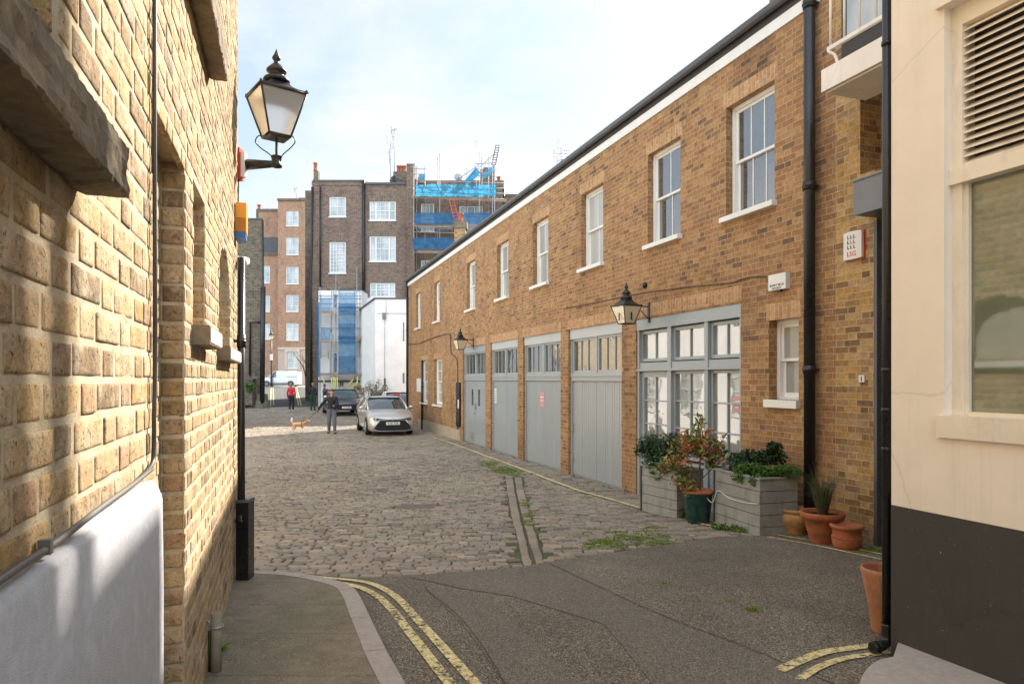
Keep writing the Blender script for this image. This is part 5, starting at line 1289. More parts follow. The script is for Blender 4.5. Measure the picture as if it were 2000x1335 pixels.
leaves(mb, f2.pt(.6, h2 - .03, .02), (.12, .06, .08), 260, .02, rng, 1.5); leaves(mb, f2.pt(.85, h2 - .04, -.02), (.1, .07, .08), 240, .02, rng, 1.5)
one(mb, 'spreading_plant', M['leaf_green'], 'bright green feathery plant spreading over the nearer timber planter', 'plant')
mb = MB()
for a, z, o_, r, n in ((.05, .10, -.35, .17, 380), (.2, .14, -.4, .17, 380), (.45, .17, -.42, .14, 320), (.62, .2, -.45, .15, 380), (.62, .32, -.45, .10, 220), (.3, .06, -.2, .15, 280)): leaves(mb, f2.pt(a, h2 + z, o_), (r, r, r * .7), n, .040, rng, 1.15, .5)
one(mb, 'leafy_shrub', M['leaf_dark'], 'dark green broad-leaved shrub at the back of the nearer timber planter', 'plant')
mb = MB(); mb.tube(smooth_line([c + Vector((.0, -.05, .43)), c + Vector((.05, -.14, .38)), c + Vector((.13, -.2, .30)), f2.pt(.1, h2 - .28, .012), f2.pt(.35, h2 - .33, .012), f2.pt(.7, h2 - .33, .012), f2.pt(L2 - .02, h2 - .30, .014)], 6), .006, 6)
one(mb, 'garden_hose', M['plastic_white'], 'thin pale hose looped from the green pot across the nearer planter', 'hose')
# ---------------------------------------------------------------- buildings at the back, drawn from photo pixels at depth d
def pbox(mb, d, x0, x1, y0, y1, dep, o=0.0):
    """Box whose front face at distance d - o covers photo pixels x0..x1, y0 (top)..y1."""
    e = d - o; mb.box(PX(x0, d), PX(x1, d), e, e + dep, PZ(y1, d), PZ(y0, d)); return mb
def pwall(mb, d, x0, x1, y0, y1, dep, ops=(), th=.15):
    fr = facing(d); mb.wall(fr, PX(x0, d), PX(x1, d), PZ(y1, d), PZ(y0, d), [(PX(a, d), PX(b, d), PZ(f, d), PZ(e, d), th) for a, b, e, f in ops], dep)
def ppipe(parent, d, pts, r, mat='blackpipe', name='drainpipe'):
    mb = MB(); mb.tube([P(x, y, d) for x, y in pts], r, 8); return part(mb, name, M[mat], parent)
def pots(parent, d, x0, n, y0, y1, w=.16, step=8):
    for i in range(n):
        mb = MB(); c = P(x0 + i * step, y1, d + .3); h = (y1 - y0) * d / F
        mb.lathe(c, [(w, 0), (w * .75, h * .15), (w * .7, h * .85), (w * .95, h * .88), (w * .95, h)], 10); part(mb, 'chimney_pot', M['chimpot'], parent)
# red-brown block of flats across the far street
d = 90; RB = thing('block_of_flats', 'red-brown brick block of flats with stacked white windows across the far street', 'building', P(560, 755, d) + Vector((0, 4, 0)))
rows_ = [(412, 441), (464, 497), (521, 554), (576, 608), (631, 664)]
mb = MB(); pwall(mb, d, 543, 625, 391, 681, 9, [(559, 583, a, b) for a, b in rows_]); part(mb, 'wall', M['redbrown'], RB)
mb = MB(); pwall(mb, d + 1.2, 470, 543, 495, 760, 8, [(512, 527, 519, 552), (512, 527, 577, 608), (512, 527, 632, 662)]); pwall(mb, d + 3, 505, 543, 412, 463, 6); part(mb, 'wing', M['redbrown'], RB)
mb = MB(); pbox(mb, d + 1.8, 512, 543, 463, 493, 5); part(mb, 'mansard', M['slate'], RB)
mb = MB(); pbox(mb, d + 1, 512, 543, 493, 498, 1); pbox(mb, d, 542, 626, 388, 392, 9, .2); pbox(mb, d + 3, 505, 543, 408, 413, 4, .1); part(mb, 'coping', M['darkbrown'], RB)
mb = MB(); pwall(mb, d, 543, 625, 681, 762, 9, [(561, 581, 688, 719)]); part(mb, 'stone_base', paint('pinkish_stone', (.50, .39, .32), .85, 0, .15), RB)
mb = MB(); pbox(mb, d, 543, 625, 678, 682, 1, .15); pbox(mb, d, 556, 561, 684, 722, .3, .12); pbox(mb, d, 581, 586, 684, 722, .3, .12); pbox(mb, d, 556, 586, 682, 687, .3, .13); part(mb, 'stone_trim', paint('pale_stone_trim', (.58, .48, .40), .85, 0, .15), RB)
fr = facing(d)
for a, b in rows_: far_window(RB, fr, PX(559, d), PX(583, d), PZ(b, d), PZ(a, d), 2, 3, .05)
far_window(RB, fr, PX(561, d), PX(581, d), PZ(719, d), PZ(688, d), 2, 3, .05)
fr = facing(d + 1.2)
for a, b in ((519, 552), (577, 608), (632, 662)): far_window(RB, fr, PX(512, d + 1.2), PX(527, d + 1.2), PZ(b, d + 1.2), PZ(a, d + 1.2), 1, 3, .05)
mb = MB(); pbox(mb, d + 3, 512, 528, 690, 724, .3, 1.7); part(mb, 'shop_panel', paint('pale_shutter', (.5, .48, .42), .8), RB)
mb = MB(); pbox(mb, d + 4, 500, 513, 408, 470, 1.5); st = part(mb, 'chimney', M['darkbrown'], RB); pots(RB, d + 4, 506, 1, 400, 409, .3)
mb = MB(); pbox(mb, d + 2, 583, 612, 386, 392, 3); part(mb, 'rooftop_box', M['darkbrown'], RB)
# dark building on the left with downpipes
d = 46; DB = thing('dark_brick_building', 'dark sooty brick building with white pipe at its left and black soil pipes', 'building', P(490, 795, d) + Vector((0, 3, 0)))
q = [(PX(380, d), d), (PX(513, d), d), (PX(513, d) - 3.6, d + 8), (PX(380, d) - 2, d + 8)]; mb = MB(); mb.hexa([(*v, .1) for v in q] + [(*v, PZ(429, d)) for v in q]); part(mb, 'wall', M['darkbrown'], DB)
mb = MB(); q = [(PX(380, d), d - .05), (PX(514, d), d - .05), (PX(514, d) - 3.6, d + 8), (PX(380, d) - 2, d + 8)]; mb.hexa([(*v, PZ(429, d)) for v in q] + [(*v, PZ(426, d)) for v in q]); part(mb, 'coping', M['slate'], DB)
ppipe(DB, d - .12, [(513, 430), (514, 560), (515, 640)], .07); ppipe(DB, d - .15, [(512, 790), (513, 660), (514, 560)], .17); ppipe(DB, d - .12, [(488, 733), (488, 629), (512, 629)], .07); ppipe(DB, d - .12, [(466, 500), (466, 560), (465, 760)], .05, 'plastic_white', 'white_pipe')
mb = MB(); pbox(mb, d, 480, 498, 742, 790, .4, .5); one(mb, 'brick_pier', M['darkbrown'], 'low dark brick gate pier at the back left of the yard', 'pier')
mb = MB(); pbox(mb, d, 478, 500, 739, 743, .5, .55); o = one(mb, 'pier_cap', M['slate'], 'flat cap stone lying on the low dark brick gate pier', 'coping')
mb = MB(); [pbox(mb, d, 462 + k * 3, 464.4 + k * 3, 740, 795, .06, .4) for k in range(6)]; one(mb, 'timber_gate', M['wood_dark'], 'dark timber gate at the far left of the yard', 'gate')
mb = MB(); [leaves(mb, P(x, y, 45.2), (.25, .2, .22), 120, .09, random.Random(x), 1.5) for x, y in ((484, 751), (491, 754), (487, 760))]; one(mb, 'hanging_plant', M['leaf_green'], 'green plant hanging on the dark gate pier at the back left', 'plant')
mb = MB(); c = G(511, 796); mb.lathe((c.x, c.y, c.z), [(.52, 0), (.50, .3), (.42, .52), (.40, .9), (.3, .95)], 12, False); one(mb, 'stone_block', paint('mossy_stone', (.17, .17, .12), .9, 0, .3, 6, .2), 'mossy stone block at the corner by the ramp', 'bollard')
mb = MB(); c = G(516, 790); mb.hexa([(c.x - .1, c.y - .6, c.z), (c.x + .05, c.y - .6, c.z), (c.x + .1, c.y + 3, c.z + .3), (c.x - .1, c.y + 3, c.z + .3), (c.x - .1, c.y - .6, c.z + 2.6), (c.x - .0, c.y - .6, c.z + 2.6), (c.x + .05, c.y + 3, c.z + 2.8), (c.x - .1, c.y + 3, c.z + 2.8)])
# low wall and hedge beside the ramp
mb = MB(); A = [(-13.2, 47.3), (-11.9, 47.3), (-20, 78.5), (-22.2, 78.5)]; zz = [zg(p[1]) for p in A]; mb.hexa([(p[0], p[1], z - .2) for p, z in zip(A, zz)] + [(A[0][0], A[0][1], zz[0] + .25), (A[1][0], A[1][1], zz[1] + .75), (A[2][0], A[2][1], zz[2] + .35), (A[3][0], A[3][1], zz[3] + .1)])
one(mb, 'ramp_side_wall', paint('mossy_dark_wall', (.085, .085, .07), .9, 0, .4, 2, .2), 'dark mossy sloping bank wall on the right of the ramp', 'wall')
mb = MB()
for x0, x1, y1 in ((529.5, 528.5, 793), (533.5, 534.5, 791), (577, 588, 791), (573.5, 583.5, 791)):
    a = G(x1, y1); b_ = G(x0 if x0 < 560 else x0 + 2, 757); n_ = 16; w = .05
    for k in range(n_):
        y0_, y1_ = a.y + (b_.y - a.y) * k / n_, a.y + (b_.y - a.y) * (k + 1) / n_; xa, xb = a.x + (b_.x - a.x) * k / n_, a.x + (b_.x - a.x) * (k + 1) / n_
        mb.face([(xa - w, y0_, zg(y0_) + .012), (xa + w, y0_, zg(y0_) + .012), (xb + w, y1_, zg(y1_) + .012), (xb - w, y1_, zg(y1_) + .012)])
struct(mb, 'ramp_lines', M['line'])
# brown house block
d = 50; BB = thing('brown_brick_house', 'tall dark brown brick house rear with white three-part sash windows', 'building', P(700, 795, d) + Vector((0, 4, 0)))
wl_ = [(643, 675.5, 384, 423), (643, 675.5, 472, 533), (721.5, 773, 393, 430), (721.5, 773, 461, 510), (722.5, 772, 552, 580)]
mb = MB(); pwall(mb, d, 610, 812, 362, 800, 9, wl_, .12); part(mb, 'wall', M['brown'], BB)
fr = facing(d)
for a, b, e, f in wl_: mb = MB(); mb.fbox(fr, PX(a, d) - .1, PX(b, d) + .1, PZ(e, d), PZ(e, d) + .42, -.05, .012); part(mb, 'brick_arch', M['brown'], BB, mode='soldier')
mb = MB(); pbox(mb, d, 609, 715, 353, 362, 9, .05); pbox(mb, d, 715, 790, 359, 364, 9, .02); part(mb, 'parapet', M['brown'], BB)
mb = MB(); pbox(mb, d, 612, 712, 352, 354.5, 1, .12); pbox(mb, d, 713, 792, 357, 360.5, .2, .15); part(mb, 'gutter', M['gutter'], BB)
for k, (a, b, e, f) in enumerate(wl_): far_window(BB, fr, PX(a, d), PX(b, d), PZ(f, d), PZ(e, d), 5 if k == 1 else 2, 8 if k == 1 else 2 if k == 0 else 4, .06, tri=k > 1, fw=.09)
ppipe(BB, d - .12, [(625.5, 365), (625.5, 560)], .06); ppipe(BB, d - .14, [(710, 352), (710, 500), (710.5, 610)], .11); ppipe(BB, d - .12, [(608, 800), (607, 640), (605, 560), (608, 500), (610, 365)], .09)
mb = MB(); pbox(mb, d, 611, 622, 350, 356, .5); pbox(mb, d, 612, 621, 333, 350, .5, -.05); part(mb, 'chimney', M['darkbrown'], BB); pots(BB, d, 616, 1, 318, 334, .17)
mb = MB(); pwall(mb, d + 4, 596, 612, 372, 800, 6); part(mb, 'side_return', M['darkbrown'], BB)
mb = MB(); pbox(mb, d, 795, 811, 322, 800, 1.2, .28); part(mb, 'party_pier', M['brown'], BB)
mb = MB(); pbox(mb, d + 1, 768, 796, 335, 362, 1); part(mb, 'chimney', M['darkbrown'], BB); pots(BB, d + 1, 778, 3, 324, 336, .16, 6)
mb = MB(); pbox(mb, d, 714, 792, 583, 600, .6, .4); part(mb, 'white_ledge', M['white_render'], BB)
# aerials and dishes
def aerial(px, pyb, pyt, d, label, heads, group='roof aerials'):
    t = thing('tv_aerial', label, 'aerial', P(px, pyb, d), 0, group); mb = MB(); mb.tube([P(px, pyb, d), P(px, pyt, d)], .028, 6); part(mb, 'mast', M['steel'], t)
    mb = MB()
    for (y, l, sl) in heads:
        a, b = P(px - l, y + sl, d), P(px + l, y - sl, d); mb.tube([a, b], .022, 5)
        for k in range(7): q = a.lerp(b, k / 6); mb.tube([q - Vector((0, .3, .22)), q + Vector((0, .3, .22))], .012, 4)
        mb.tube([a - Vector((0, 0, .3)), a + Vector((0, 0, .3))], .02, 4)
    part(mb, 'antenna', M['steel'], t); return t
aerial(770.5, 362, 250, 51, 'tallest thin rooftop aerial beside the brown chimney', [(253, 6, 2), (267, 3, 0), (283, 3, 0)])
aerial(763, 362, 277, 50.8, 'second tall rooftop aerial, just left of the tallest one', [(278, 7, -4), (297, 3, 0), (312, 2, 0)])
aerial(579, 392, 366, 91, 'small aerial on the roof of the red-brown flats', [(368, 4, 1), (374, 3, 0)])
aerial(1096, 330, 281, 44, 'pair-headed aerial rising above the mews roof line', [(284, 6, -2), (300, 14, 0), (312, 8, 1)])
aerial(1107, 330, 292, 44, 'short aerial just right of the one above the mews roof line', [(294, 5, 0)])
def dish(px, py, d, r, mat, label, rot):
    t = thing('satellite_dish', label, 'satellite dish', P(px, py + 12, d)); c = P(px, py, d); ax = Vector((math.sin(rot), -math.cos(rot), .25)).normalized(); u = ax.cross(Vector((0, 0, 1))).normalized(); v = u.cross(ax)
    mb = MB(); rows = []
    for k in range(5):
        rr = r * k / 4 + .001; rows.append([c + ax * (rr * rr * .6) + (u * math.cos(a * .3927) + v * math.sin(a * .3927)) * rr for a in range(16)])
    mb.grid(rows, True, closed=True); mb.grid([[p - ax * .02 for p in row] for row in rows][::-1], True, closed=True); part(mb, 'dish', M[mat], t)
    mb = MB(); mb.tube([c, c + ax * r * .9 - v * r * .3], .015, 5); mb.ball(c + ax * r * .9 - v * r * .3, .05); mb.tube([c - ax * .03, c - ax * .15, P(px, py + 14, d + .1)], .03, 6); part(mb, 'arm', M['steel'], t)
dish(768, 351, 50.5, .30, 'iron', 'dark satellite dish on the roof beside the aerials', -.6); dish(895, 347, 49.5, .30, 'steel', 'pale grey satellite dish above the scaffold boards', .3)
# scaffolded house
d = 50.4; SH = thing('scaffolded_house', 'brown brick house behind scaffolding with blue sheeting, right of centre', 'building', P(900, 790, d) + Vector((0, 4, 0)))
wl_ = [(822, 848, 397, 452), (897, 943, 402, 455), (822, 840, 508, 560)]
mb = MB(); pwall(mb, d, 811, 984, 352, 800, 9, wl_, .12); pwall(mb, d + .4, 984, 1060, 376, 700, 8); part(mb, 'wall', M['brown'], SH)
mb = MB(); pbox(mb, d, 984, 1060, 373, 377, 8, -.3); part(mb, 'coping', M['fascia'], SH)
fr = facing(d); [far_window(SH, fr, PX(a, d), PX(b, d), PZ(f, d), PZ(e, d), 3, 3, .06, fw=.09) for a, b, e, f in wl_]
mb = MB(); pbox(mb, d, 968, 982, 362, 800, 1, .2); part(mb, 'pier', M['darkbrown'], SH); pots(SH, d, 974, 1, 345, 362, .17)
mb = MB(); pbox(mb, d + 1.5, 938, 966, 330, 362, 1.5); pbox(mb, d + 1.5, 944, 960, 326, 334, 1.2, -.1); part(mb, 'chimney', M['darkbrown'], SH)
mb = MB(); pbox(mb, d, 816, 832, 346, 358, 1, .1); part(mb, 'brick_stub', M['redbrown'], SH)
ppipe(SH, d - .1, [(984, 368), (984, 480)], .07)
def scaffold(name, label, loc): return thing(name, label, 'scaffold', loc)
def poles(t, segs, r=.028, mat='steel'):
    for (x0, y0, d0, x1, y1, d1) in segs:
        mb = MB(); mb.tube([P(x0, y0, d0), P(x1, y1, d1)], r, 6); part(mb, 'pole', M[mat], t)
def netting(t, d, x0, x1, y0, y1, mat, n=26, amp=.08, seed=0, sag_=0):
    rows = []; m = 10
    for j in range(m + 1):
        v = j / m; row = []
        for i in range(n + 1):
            u = i / n; x = x0 + (x1 - x0) * u; y = y0 + (y1 - y0) * v
            q = noise.noise(Vector((u * 6 + seed, v * 3, seed))) * amp + noise.noise(Vector((u * 20 + seed, v * 6, seed))) * amp * .5
            p = P(x, y, d); p.y += q; p.z += sag_ * math.sin(u * math.pi * 5) ** 2 * (1 - v) * -.12; row.append(p)
        rows.append(row)
    mb = MB(); mb.grid(rows, True); return part(mb, 'netting', M[mat], t)
t = scaffold('roof_scaffold', 'steel scaffold with blue sheeting around the house right of centre', P(880, 790, 49)); a, b = 48.2, 49.4
segs = [(x, y0, dd, x, 560, dd) for x, y0, dd in ((808, 322, a), (814, 325, b), (859, 300, a), (855, 306, b), (930, 272, b), (936, 296, a), (941, 305, b), (954, 306, b), (962, 308, a), (830, 322, b), (912, 326, b), (966, 340, a))]
segs += [(806, y, a, 985, y + 6, a) for y in (352, 362, 372, 383, 419, 428, 437, 444, 470, 480, 492)]
segs += [(806, y, b, 985, y + 3, b) for y in (386, 441)]
segs += [(888, 355, b, 941, 318, b), (893, 366, b, 966, 300, b), (930, 345, a, 970, 332, a), (925, 332, a, 972, 345, a), (928, 320, a, 970, 318, a), (808, 330, a, 832, 330, a), (808, 340, a, 832, 340, a)]
segs += [(x, y, a, x, y, b) for x in (808, 859, 912, 962) for y in (386, 441)]
poles(t, segs)
for x0, x1, y0, y1, sl in ((804, 990, 380, 386, 8), (806, 985, 435, 441, 7), (815, 985, 488, 494, 3)): mb = MB(); mb.hexa([P(x0, y1, a), P(x1, y1 + sl, a), P(x1, y1 + sl, b), P(x0, y1, b), P(x0, y0, a), P(x1, y0 + sl, a), P(x1, y0 + sl, b), P(x0, y0, b)]); part(mb, 'board_deck', M['board'], t)
for n_, (x, y) in enumerate(((812, 443),)):
    mb = MB()
    for k in range(9):
        x0 = 812 + k * 9.5; mb.tube([P(x0, 443, a - .05), P(x0 + 4.75, 452, a - .05), P(x0 + 9.5, 443, a - .05)], .02, 5)
    mb.tube([P(808, 442, a - .05), P(900, 444, a - .05)], .028, 6); mb.tube([P(808, 453, a - .05), P(900, 455, a - .05)], .028, 6); part(mb, 'lattice_beam', M['steel'], t)
netting(t, 48.0, 812, 968, 360, 384, 'net_cyan', 60, .25, 3, .25); netting(t, 48.05, 810, 960, 415, 438, 'net', 40, .06, 5); netting(t, 48.05, 806, 885, 464, 487, 'net', 30, .06, 7)
mb = MB(); q = [P(906, 355, b - .1), P(930, 326, b - .1), P(938, 338, b - .1), P(916, 360, b - .1)]
def slab(mb, q, th=.03): n_ = (q[1] - q[0]).cross(q[3] - q[0]).normalized() * th; mb.hexa(q + [p + n_ for p in q])
slab(mb, q); part(mb, 'sheeting', M['net_cyan'], t); mb = MB(); slab(mb, [P(940, 340, b - .1), P(966, 322, b - .1), P(966, 333, b - .1), P(944, 350, b - .1)]); part(mb, 'sheeting', M['net_cyan'], t); mb = MB(); slab(mb, [P(818, 340, b), P(830, 340, b), P(830, 351, b), P(818, 351, b)]); part(mb, 'sheeting', M['net_cyan'], t)
mb = MB(); L_ = [P(882, 390, 48), P(891, 428, 47.6)]
for o_ in (-.16, .16): mb.tube([L_[0] + Vector((o_, 0, 0)), L_[1] + Vector((o_, 0, 0))], .022, 6)
for k in range(7): q = L_[0].lerp(L_[1], k / 6); mb.tube([q - Vector((.16, 0, 0)), q + Vector((.16, 0, 0))], .02, 5)
one(mb, 'red_ladder', paint('orange_red_ladder', (.75, .12, .05), .5), 'orange-red ladder leaning between the scaffold lifts', 'ladder')
mb = MB(); L_ = [P(964, 322, 48.5), P(972, 284, 48.5)]
for o_ in (-.13, .13): mb.tube([L_[0] + Vector((o_, 0, 0)), L_[1] + Vector((o_, 0, 0))], .03, 6)
for k in range(9): q = L_[0].lerp(L_[1], k / 8); mb.tube([q - Vector((.13, 0, 0)), q + Vector((.13, 0, 0))], .025, 5)
one(mb, 'steel_ladder', M['iron'], 'dark ladder sticking up above the top of the scaffold', 'ladder')
# white extension behind the tower scaffold
d = 47.6; WE = thing('white_extension', 'white rendered rear extension wrapped in a blue-netted scaffold tower', 'building', P(660, 800, d) + Vector((0, 1, 0)))
mb = MB(); pwall(mb, d, 622, 706, 567, 800, 2, [(639, 647, 684, 702), (661, 672, 744, 756)], .1); part(mb, 'wall', M['white_render'], WE)
mb = MB(); pbox(mb, d, 660, 705, 563, 567, 2, .1); pbox(mb, d, 621, 706, 742, 746, .1, .05); part(mb, 'coping', M['slate'], WE)
fr = facing(d); far_window(WE, fr, PX(639, d), PX(647, d), PZ(702, d), PZ(684, d), 2, 1, .05, gmat='glass'); far_window(WE, fr, PX(661, d), PX(672, d), PZ(756, d), PZ(744, d), 2, 1, .05, gmat='glass')
t = scaffold('tower_scaffold', 'scaffold tower with bright blue netting and yellow-wrapped feet behind the dark car', P(660, 795, 46.5)); a, b = 45.6, 47.2
segs = [(x, y0, dd, x, y1, dd) for x, y0, y1, dd in ((625, 560, 790, a), (648, 560, 790, b), (652, 566, 790, a), (656, 536, 790, b), (662, 560, 740, a), (697, 520, 790, a), (693, 565, 760, b), (703, 566, 700, b), (627, 575, 700, b), (645, 628, 735, a))]
segs += [(622, y, a, 706, y, a) for y in (583, 593, 607, 641, 662, 695, 732)] + [(622, y, b, 706, y, b) for y in (578, 602, 640, 668)]
segs += [(x, y, a, x, y, b) for x in (625, 652, 697) for y in (607, 668, 732)]
segs += [(652, 600, a, 660, 575, b), (652, 664, a, 645, 640, b), (652, 730, a, 658, 700, b)]
poles(t, segs)
for x0, x1, y0, y1 in ((624, 652, 608, 612), (624, 652, 665, 669), (660, 706, 598, 602), (660, 706, 657, 661), (624, 706, 728, 732)): mb = MB(); mb.hexa([P(x0, y1, a), P(x1, y1, a), P(x1, y1, b), P(x0, y1, b), P(x0, y0, a), P(x1, y0, a), P(x1, y0, b), P(x0, y0, b)]); part(mb, 'board_deck', M['board'], t)
netting(t, a - .06, 663, 695, 571, 595, 'net_thin', 14, .05, 1); netting(t, a - .06, 661, 695, 594, 616, 'net', 14, .06, 2); netting(t, a - .06, 661, 693, 617, 632, 'net_thin', 14, .06, 3); netting(t, a - .06, 661, 694, 631, 671, 'net', 14, .08, 4); netting(t, a - .06, 663, 694, 671, 695, 'net_thin', 14, .08, 6); netting(t, a - .06, 661, 695, 695, 729, 'net', 14, .08, 8)
netting(t, a - .06, 627, 645, 641, 664, 'net_thin', 10, .05, 9); netting(t, a - .06, 626, 646, 582, 606, 'net_thin', 10, .04, 10); netting(t, b, 619, 625, 590, 735, 'net', 6, .08, 11); netting(t, b - .2, 651, 658, 575, 600, 'net', 6, .05, 12); netting(t, b - .2, 651, 658, 690, 726, 'net', 6, .05, 13)
poles(t, [(x, 736, a - .02, x, 775, a - .02) for x in (648, 652, 655, 659)] + [(698, 735, a, 697, 775, a), (675, 758, a, 690, 740, a), (682, 762, a, 698, 745, a), (630, 738, a, 636, 752, a)], .042, 'hivis')
# white rendered house
A, B_, Cc, D_ = (PX(733, 40), 40.0), (PX(703, 46.5), 46.5), (-2.5, 46.5), (-2.5, 40.0); zt = PZ(584, 40)
WH = thing('white_rendered_house', 'plain white rendered building between the scaffold tower and the mews house', 'building', (-5, 42, zg(41)))
mb = MB(); mb.hexa([(*A, 0), (*D_, 0), (*Cc, 0), (*B_, 0), (*A, zt), (*D_, zt), (*Cc, zt), (*B_, zt)]); part(mb, 'wall', M['white_render'], WH)
mb = MB(); e = .06; mb.hexa([(A[0] - e, A[1] - e, zt), (D_[0], D_[1] - e, zt), (*Cc, zt), (B_[0] - e, B_[1], zt)] + [(A[0] - e, A[1] - e, zt + .09), (D_[0], D_[1] - e, zt + .09), (*Cc, zt + .09), (B_[0] - e, B_[1], zt + .09)]); part(mb, 'coping', M['slate'], WH)
mb = MB(); pbox(mb, 40, 736, 793, 611.5, 612.5, .03, .015); part(mb, 'string_line', M['greymetal'], WH)
mb = MB(); pbox(mb, 40, 747.5, 754, 611, 623, .15, .16); part(mb, 'vent_cowl', M['greymetal'], WH)
ppipe(WH, 39.92, [(751.5, 623), (751, 738)], .012, 'greymetal'); ppipe(WH, 39.9, [(751.5, 738), (751.5, 775)], .05, 'wood_dark'); ppipe(WH, 39.9, [(754, 585), (754, 611)], .012, 'greymetal')
mb = MB(); pbox(mb, 40, 787, 789.5, 629, 666, .05, .02); pbox(mb, 40, 786.5, 790, 728, 748, .05, .02); part(mb, 'slot', M['greymetal'], WH)
# bush by the white wall
rng = random.Random(77); mb = MB(); c = Vector((PX(729, 39.2), 39.2, zg(39.2)))
for k in range(34):
    a = rng.uniform(-1, 1); x = c.x + a * .75; z = c.z + .2 + rng.uniform(.25, 2.0) * (1 - .3 * abs(a)); leaves(mb, (x, c.y + rng.uniform(-.3, .3), z), (.22, .2, .2), 42, .06, rng, 1.7, .6)
t = thing('pale_bush', 'tall sparse bush with pale dry leaves against the white building', 'bush', c); part(mb, 'foliage', M['leaf_pale'], t)
mb = MB()
for k in range(12): a = rng.uniform(-.7, .7); mb.tube(smooth_line([(c.x, c.y, c.z), (c.x + a * .4, c.y, c.z + .7), (c.x + a, c.y + rng.uniform(-.2, .2), c.z + rng.uniform(1.5, 2.2))], 3), 0, 5, True, [.02] * 3 + [.014] * 2 + [.006, .004])
part(mb, 'stems', M['bark'], t)
mb = MB(); c = Vector((PX(712, 38.6), 38.0, zg(38.6)))
for k in range(9): leaves(mb, (c.x + rng.uniform(-.3, .35), c.y + .6 + rng.uniform(-.2, .2), c.z + rng.uniform(.2, 1.1)), (.25, .2, .2), 90, .08, rng, 1.6)
one(mb, 'green_bush', M['leaf_dark'], 'low dark green bush between the dark car and the silver car', 'bush')
mb = MB(); c = Vector((PX(699, 44), 43.6, zg(44)))
for k in range(8): leaves(mb, (c.x + rng.uniform(-.25, .2), c.y + .8, c.z + rng.uniform(.4, 1.5)), (.2, .2, .2), 40, .07, rng, 1.6)
one(mb, 'yellowing_bush', M['leaf_autumn'], 'yellowing shrub at the foot of the scaffold tower, right of the dark car', 'bush')
mb = MB(); c = G(606, 745)
rr = random.Random(4); c = Vector((PX(600, 80), 80, zg(80)))
for k in range(10): mb.tube(smooth_line([c, c + Vector((rr.uniform(-.6, .3), 0, 2.2)), c + Vector((rr.uniform(-2, .6), 0, rr.uniform(3.5, 5.5)))], 3), 0, 5, True, [.08, .07, .06, .05, .03, .02, .01])
one(mb, 'bare_tree', M['bark'], 'small thin tree with few leaves beside the far brick flats', 'tree')
t = thing('street_lamp', 'old-style street lamp post on the far pavement by the red-brown flats', 'lamp', Vector((PX(530, 79.5), 79.5, zg(79.5)))); mb = MB(); q = 79.5; mb.tube([P(530, 757, q), P(530, 664, q)], .07, 8); mb.tube([P(530, 757, q), P(530, 735, q)], .12, 8); part(mb, 'post', M['iron'], t)
mb = MB(); c = P(530, 662, q); mb.lathe(c, [(.12, 0), (.30, .48)], 4, False, .6); part(mb, 'lamp_head', M['lampglass_cream'], t); mb = MB(); mb.lathe(c, [(.34, .48), (.12, .72), (.05, .85), (.01, 1.1)], 8); part(mb, 'cap', M['iron'], t)
mb = MB(); pbox(mb, 79.3, 527, 532.5, 691, 703, .05); part(mb, 'sign', M['plastic_white'], t)

# ---------------------------------------------------------------- row opposite the mews house (hidden from the photo's spot, seen in its windows)
of_o = Vector((-3.6, 6.6)); of_e = Vector((-15.0, 34.0)); u_ = (of_e - of_o).normalized(); n_ = Vector((u_.y, -u_.x)); OF = Fr(of_o, u_, n_); Ln = (of_e - of_o).length
for k, (a, b, mat, lab) in enumerate(((0, 9.5, 'cream_brick', 'pale brick cottage facing the mews doors, nearest of the opposite row'), (9.55, 19.0, 'white_render', 'white cottage facing the mews doors, middle of the opposite row'), (19.05, Ln, 'cream_brick', 'pale brick cottage facing the mews doors, last of the opposite row'))):
    t = thing('opposite_cottage', lab, 'building', OF.pt((a + b) / 2, 0, -2), group='cottages opposite the mews house'); ops = []
    for j in range(3): c = a + (b - a) * (j + .5) / 3; ops += [(c - .55, c + .55, 4.1, 5.6, .1), (c - .7, c + .7, .9, 2.6, .1)]
    mb = MB(); mb.wall(OF, a, b, -.3, 6.4 if k != 1 else 6.9, ops, 4.0); part(mb, 'wall', M[mat], t)
    for o_ in ops: far_window(t, OF, o_[0], o_[1], o_[2], o_[3], 3, 4, .05, fw=.06)
